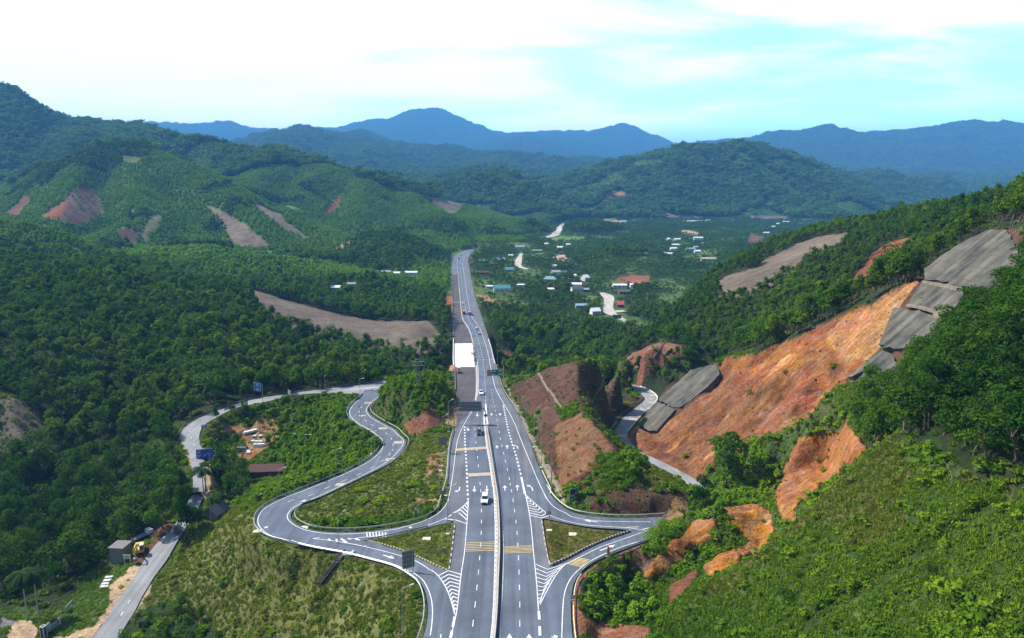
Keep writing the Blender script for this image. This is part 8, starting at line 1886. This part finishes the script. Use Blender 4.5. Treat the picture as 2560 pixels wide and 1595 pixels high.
lone(Z5, (540, 800), (540, 680), .9, 4, 'dark bushy tree left of the yard', 306); lone(Z5, (660, 860), (660, 690), .8, 4, 'dark tree beside the grey tanks in the yard', 307)
lone(Z5, (600, 480), (600, 330), .9, 4, 'dark tree on the inner side of the country road, left of the bright blue sign', 308); lone(Z5, (745, 500), (740, 345), .9, 4, 'dark tree below the bright blue sign', 309); lone(Z5, (840, 580), (840, 420), .8, 4, 'dark tree above the yard', 310)
lone(Z8, (1800, 550), (1790, 0), .62, 4, 'tall narrow tree standing on the country road verge at left', 311, 1700)
for q, t_, sd, lb in [((1560, 470), (1540, 60), 331, 'tall dark tree on the left verge of the country road, lowest of three'), ((1640, 300), (1620, -80), 332, 'tall dark tree on the left verge of the country road, middle of three'), ((1730, 150), (1715, -200), 333, 'tall dark tree on the left verge of the country road, highest of three'), ((1900, 470), (1895, 230), 334, 'bushy tree in front of the dark roofed house'), ((2060, 330), (2060, 90), 335, 'bushy tree behind the utility pole at the dark roofed house')]:
    lone(Z8, q, t_, 1.0, 4, lb, sd, 1500)
lone(Z5, (560, 1400), (560, 1110), 1.0, 4, 'large dark tree right of the palm beside the country road', 312, 1700); lone(Z5, (700, 1330), (690, 1150), 1.0, 4, 'dark bushy tree left of the red roofed hut', 313, 1400)
for q, t_, lb, sd in [((1975, 400), (1965, 190), 'thin pale-stemmed sapling at the top of the foreground slope', 320), ((2118, 360), (2112, 240), 'short pale-stemmed sapling right of the thin one on the slope', 321), ((1270, 430), (1265, 250), 'spindly sapling in front of the orange scarp', 322), ((1180, 300), (1180, 170), 'sparse leaning shrub tree on the orange scarp', 323)]:
    lone(A6, q, t_, .7, 0, lb, sd, 260, M_PALEBARK)
def snag(fn, a, b_, label):
    P = ground_hit(*fn(*a)); T = at_y(*fn(*b_), P.y - 1.0); m = MB(); m.tube((0, 0, -.3), T - P, .13, .05, 6); d = T - P; m.tube(d * .6, d * .8 + Vector((.8, 0, .6)), .06, .03, 5); o = m.build('bare_trunk', M_PALEBARK); o.location = P; tag(o, label, 'dead tree')
snag(A6, (515, 755), (430, 545), 'bare leaning trunk below the bushy rib'); snag(A6, (848, 740), (830, 560), 'thin bare trunk beside the yellow scarp'); snag(A6, (985, 640), (990, 560), 'short bare stump at the mouth of the orange gully')
# ------------------------------------------------------------------ planting
def clear_of_houses(X, Y):
    ok = np.ones(len(X), bool)
    for hx, hy, r in HOUSES: ok &= (X - hx) ** 2 + (Y - hy) ** 2 > r * r
    for hx, hy, dx, dy, hwid in SIGHT:                      # keep the view open in front of these
        t = np.clip(((X - hx) * dx + (Y - hy) * dy) / (dx * dx + dy * dy), 0, 1)
        ok &= np.hypot(X - hx - t * dx, Y - hy - t * dy) > hwid
    return ok
rs = np.random.RandomState(12)
HOUSES += DRAIN_PTS
TDD = np.where(ROADD < 3.2, 0, TD)
X, Y, Z, J, I = scatter(TDD, rs, 12.0)
ok = clear_of_houses(X, Y)
hx_ = np.interp(Y, [c.y for c in hw.C[:-4]], [c.x for c in hw.C[:-4]])
ok &= ~((Y > BR0 - 70) & (Y < BR1 + 50) & (np.abs(X - hx_) < 17))
X, Y, Z, J, I = [a[ok] for a in (X, Y, Z, J, I)]
H = TH[J, I] * np.clip(1 + .25 * rs.randn(len(X)), .5, 1.8); K = TT[J, I]
K = np.where((K == 0) & (rs.rand(len(X)) < .22), np.where(rs.rand(len(X)) < .5, 3, 4), K)
H = np.where(K == 1, H * 1.25, H)
bushy = (K == 2) & (Y < 345)
px, py, dep = project(X, Y, Z + H * .6)
inside = (px > -20) & (px < 2580) & (py < 1640) & (py > 0)
vis = (Z + H * .55 - CAMZ) / Y >= RUN[np.maximum(J - 1, 0), I]
size = H * F / dep
cand = np.nonzero(inside & vis & ~bushy)[0]
NIND = 296
ind = cand[np.argsort(-size[cand])[:NIND]]
rest = np.ones(len(X), bool); rest[ind] = False
ROT = []; SCL = []; IDX = []; POS = []
def stuff_object(name, label, P, R, S, IX):
    me = bpy.data.meshes.new(name); n = len(P)
    me.vertices.add(n); me.vertices.foreach_set('co', np.asarray(P, np.float32).ravel())
    for an, ty_, dat in (('turn', 'FLOAT_VECTOR', R), ('size', 'FLOAT_VECTOR', S)):
        at = me.attributes.new(an, ty_, 'POINT'); at.data.foreach_set('vector', np.asarray(dat, np.float32).ravel())
    at = me.attributes.new('which', 'INT', 'POINT'); at.data.foreach_set('value', np.asarray(IX, np.int32))
    o = bpy.data.objects.new(name, me); COL.objects.link(o); tag(o, label, None, None, 'stuff')
    ng = bpy.data.node_groups.new(name + '_scatter', 'GeometryNodeTree')
    ng.interface.new_socket('Geometry', in_out='INPUT', socket_type='NodeSocketGeometry'); ng.interface.new_socket('Geometry', in_out='OUTPUT', socket_type='NodeSocketGeometry')
    gi = ng.nodes.new('NodeGroupInput'); go = ng.nodes.new('NodeGroupOutput'); ip = ng.nodes.new('GeometryNodeInstanceOnPoints'); ci = ng.nodes.new('GeometryNodeCollectionInfo')
    ci.inputs['Collection'].default_value = PROTO; ci.inputs['Separate Children'].default_value = True; ci.inputs['Reset Children'].default_value = True
    def na(nm, t):
        a = ng.nodes.new('GeometryNodeInputNamedAttribute'); a.data_type = t; a.inputs['Name'].default_value = nm; return a.outputs['Attribute']
    L = ng.links.new
    L(gi.outputs[0], ip.inputs['Points']); L(ci.outputs[0], ip.inputs['Instance']); ip.inputs['Pick Instance'].default_value = True
    L(na('which', 'INT'), ip.inputs['Instance Index']); L(na('turn', 'FLOAT_VECTOR'), ip.inputs['Rotation']); L(na('size', 'FLOAT_VECTOR'), ip.inputs['Scale'])
    L(ip.outputs[0], go.inputs[0])
    md = o.modifiers.new('scatter', 'NODES'); md.node_group = ng
    return o
def pack(sel, lodfun):
    n = len(sel); R = np.zeros((n, 3)); R[:, 2] = rs.rand(n) * 6.28; R[:, 0] = rs.randn(n) * .04; R[:, 1] = rs.randn(n) * .04
    return R
def choose(keys):
    out = np.zeros(len(keys), int)
    for kk in set(keys):
        m_ = np.array([k == kk for k in keys]); out[m_] = rs.choice(KIT[kk], m_.sum())
    return out
sel = np.nonzero(rest & ~bushy)[0]
lod = np.where(Y[sel] < 760, 1, 2); lod = np.where(K[sel] == 1, np.where(Y[sel] < 1400, 1, 2), lod)
wd_ = np.clip(1 + .15 * rs.randn(len(sel)), .7, 1.4)
wd_ = wd_ * np.where(K[sel] == 0, 1.12, 1.0)
code = K[sel] * 10 + lod; ix = np.zeros(len(sel), int)
for c in np.unique(code):
    m_ = code == c; ix[m_] = rs.choice(KIT[(int(c // 10), int(c % 10))], m_.sum())
stuff_object('forest', 'green woods covering the hillsides and the valley floor', np.stack([X, Y, Z], 1)[sel], pack(sel, None), np.stack([H[sel] * wd_, H[sel] * wd_, H[sel]], 1), ix)
print('forest', len(sel), 'bushes', bushy.sum())
# undergrowth: young bushes, shrubs, grass
bs = np.nonzero(bushy)[0]
Ps = [np.stack([X, Y, Z - .15], 1)[bs]]; Ss = [np.stack([H[bs] * 1.1, H[bs] * 1.1, H[bs]], 1)]; Is = [rs.choice(KIT[(2, 1)], len(bs))]
oliv = (ALB[..., 0] > ALB[..., 1] * .86)
Xs, Ys, Zs, Js, Is_ = scatter(np.where((ROADD < 1.7) | (GY > 420), 0, SD), rs, 2.0)
o_ = clear_of_houses(Xs, Ys); Xs, Ys, Zs, Js, Is_ = [a[o_] for a in (Xs, Ys, Zs, Js, Is_)]
sz = SHT[Js, Is_] * np.clip(np.exp(.45 * rs.randn(len(Xs))), .35, 2.4) * 1.25
ovm = oliv[Js, Is_] & (rs.rand(len(Xs)) < .72)
Ps.append(np.stack([Xs, Ys, Zs - .1], 1)); Ss.append(np.stack([sz * 1.15, sz * 1.15, sz * .85], 1)); Is.append(np.where(ovm, rs.choice(KIT['olive'], len(Xs)), rs.choice(KIT['shrub'], len(Xs))))
P = np.concatenate(Ps); stuff_object('undergrowth', 'shrubs and young growth over the banks and slopes', P, pack(P, None), np.concatenate(Ss), np.concatenate(Is))
Xg, Yg, Zg, Jg, Ig = scatter(np.where((ROADD < .9) | (GY > 300), 0, GD * 1.1), rs, 1.0)
sg = SHT[Jg, Ig] * np.clip(1 + .3 * rs.randn(len(Xg)), .4, 2); ovg = oliv[Jg, Ig] & (rs.rand(len(Xg)) < .65)
P = np.stack([Xg, Yg, Zg - .03], 1)
stuff_object('grass', 'rough grass on the verges, islands and open slopes', P, pack(P, None), np.stack([sg, sg, sg], 1), np.where(ovg, rs.choice(KIT['oliveg'], len(Xg)), rs.choice(KIT['grass'], len(Xg))))
Xr, Yr, Zr, Jr, Ir = scatter(np.where(ROADD < .8, 0, STONE * .22), rs, 1.0)
sr = np.clip(.28 * np.exp(.55 * rs.randn(len(Xr))), .12, 1.5); Rr = np.stack([rs.rand(len(Xr)) * 6, rs.rand(len(Xr)) * 6, rs.rand(len(Xr)) * 6], 1)
stuff_object('rubble', 'loose lumps of earth and rock on the landslide and scarps', np.stack([Xr, Yr, Zr + .02], 1), Rr, np.stack([sr, sr, sr], 1), rs.choice(KIT['rock'], len(Xr)))
print('rubble', len(Xr))
print('shrubs', len(Xs), 'grass', len(Xg))
# individual trees: the ones that show largest
MAST = {}
def place_tree(kind, x, y, z, h, wdt, label, group, name):
    v_ = rs.randint(5); key = (kind, v_)
    if key not in MAST:
        MAST[key] = tree_thing(name, kind, {0: 620, 1: 700, 2: 420, 3: 620, 4: 1100}[kind], {0: .062, 1: .07, 2: .1, 3: .062, 4: .05}[kind], M_LEAF[kind], 900 + kind * 10 + v_, label, 'tree', group, (x, y, z), h, wdt, rs.rand() * 6.28)
        return MAST[key]
    c = dup(MAST[key], (x, y, z), rs.rand() * 6.28, label, group); c.name = name; c.scale = (h * wdt, h * wdt, h); return c
for q in ind:
    x, y, z, h, k = X[q], Y[q], Z[q], H[q], int(K[q])
    if x > 30 and y < 200: lb, gp = 'dark green broadleaf tree in the wood covering the near right-hand hillside', 'trees of the near right-hand wood'
    elif x < -30 and y < 205 and k == 4: lb, gp = 'tall bushy tree in the shady wood at lower left beside the country road', 'trees of the lower left wood'
    elif y < 210 and x < 0: lb, gp = 'low rounded tree at the foot of the grassy embankment, bottom left', 'trees under the embankment'
    elif x < -20 and y > 285: lb, gp = 'slender acacia in the dark plantation behind the country road guardrail', 'plantation trees on the left hill'
    elif x < 0: lb, gp = 'leafy tree between the country road and the hairpin slip road', 'trees beside the country road'
    else: lb, gp = 'green tree on the slopes right of the highway beyond the landslide', 'trees right of the highway'
    if y < 210 and x < 0 and k != 4: k = 4; wdt = 1.5
    else: wdt = 1.15
    place_tree(k, x, y, z - .1, h, wdt * np.clip(1 + .12 * rs.randn(), .75, 1.3), lb, gp, 'acacia_tree' if k == 0 else 'broadleaf_tree')
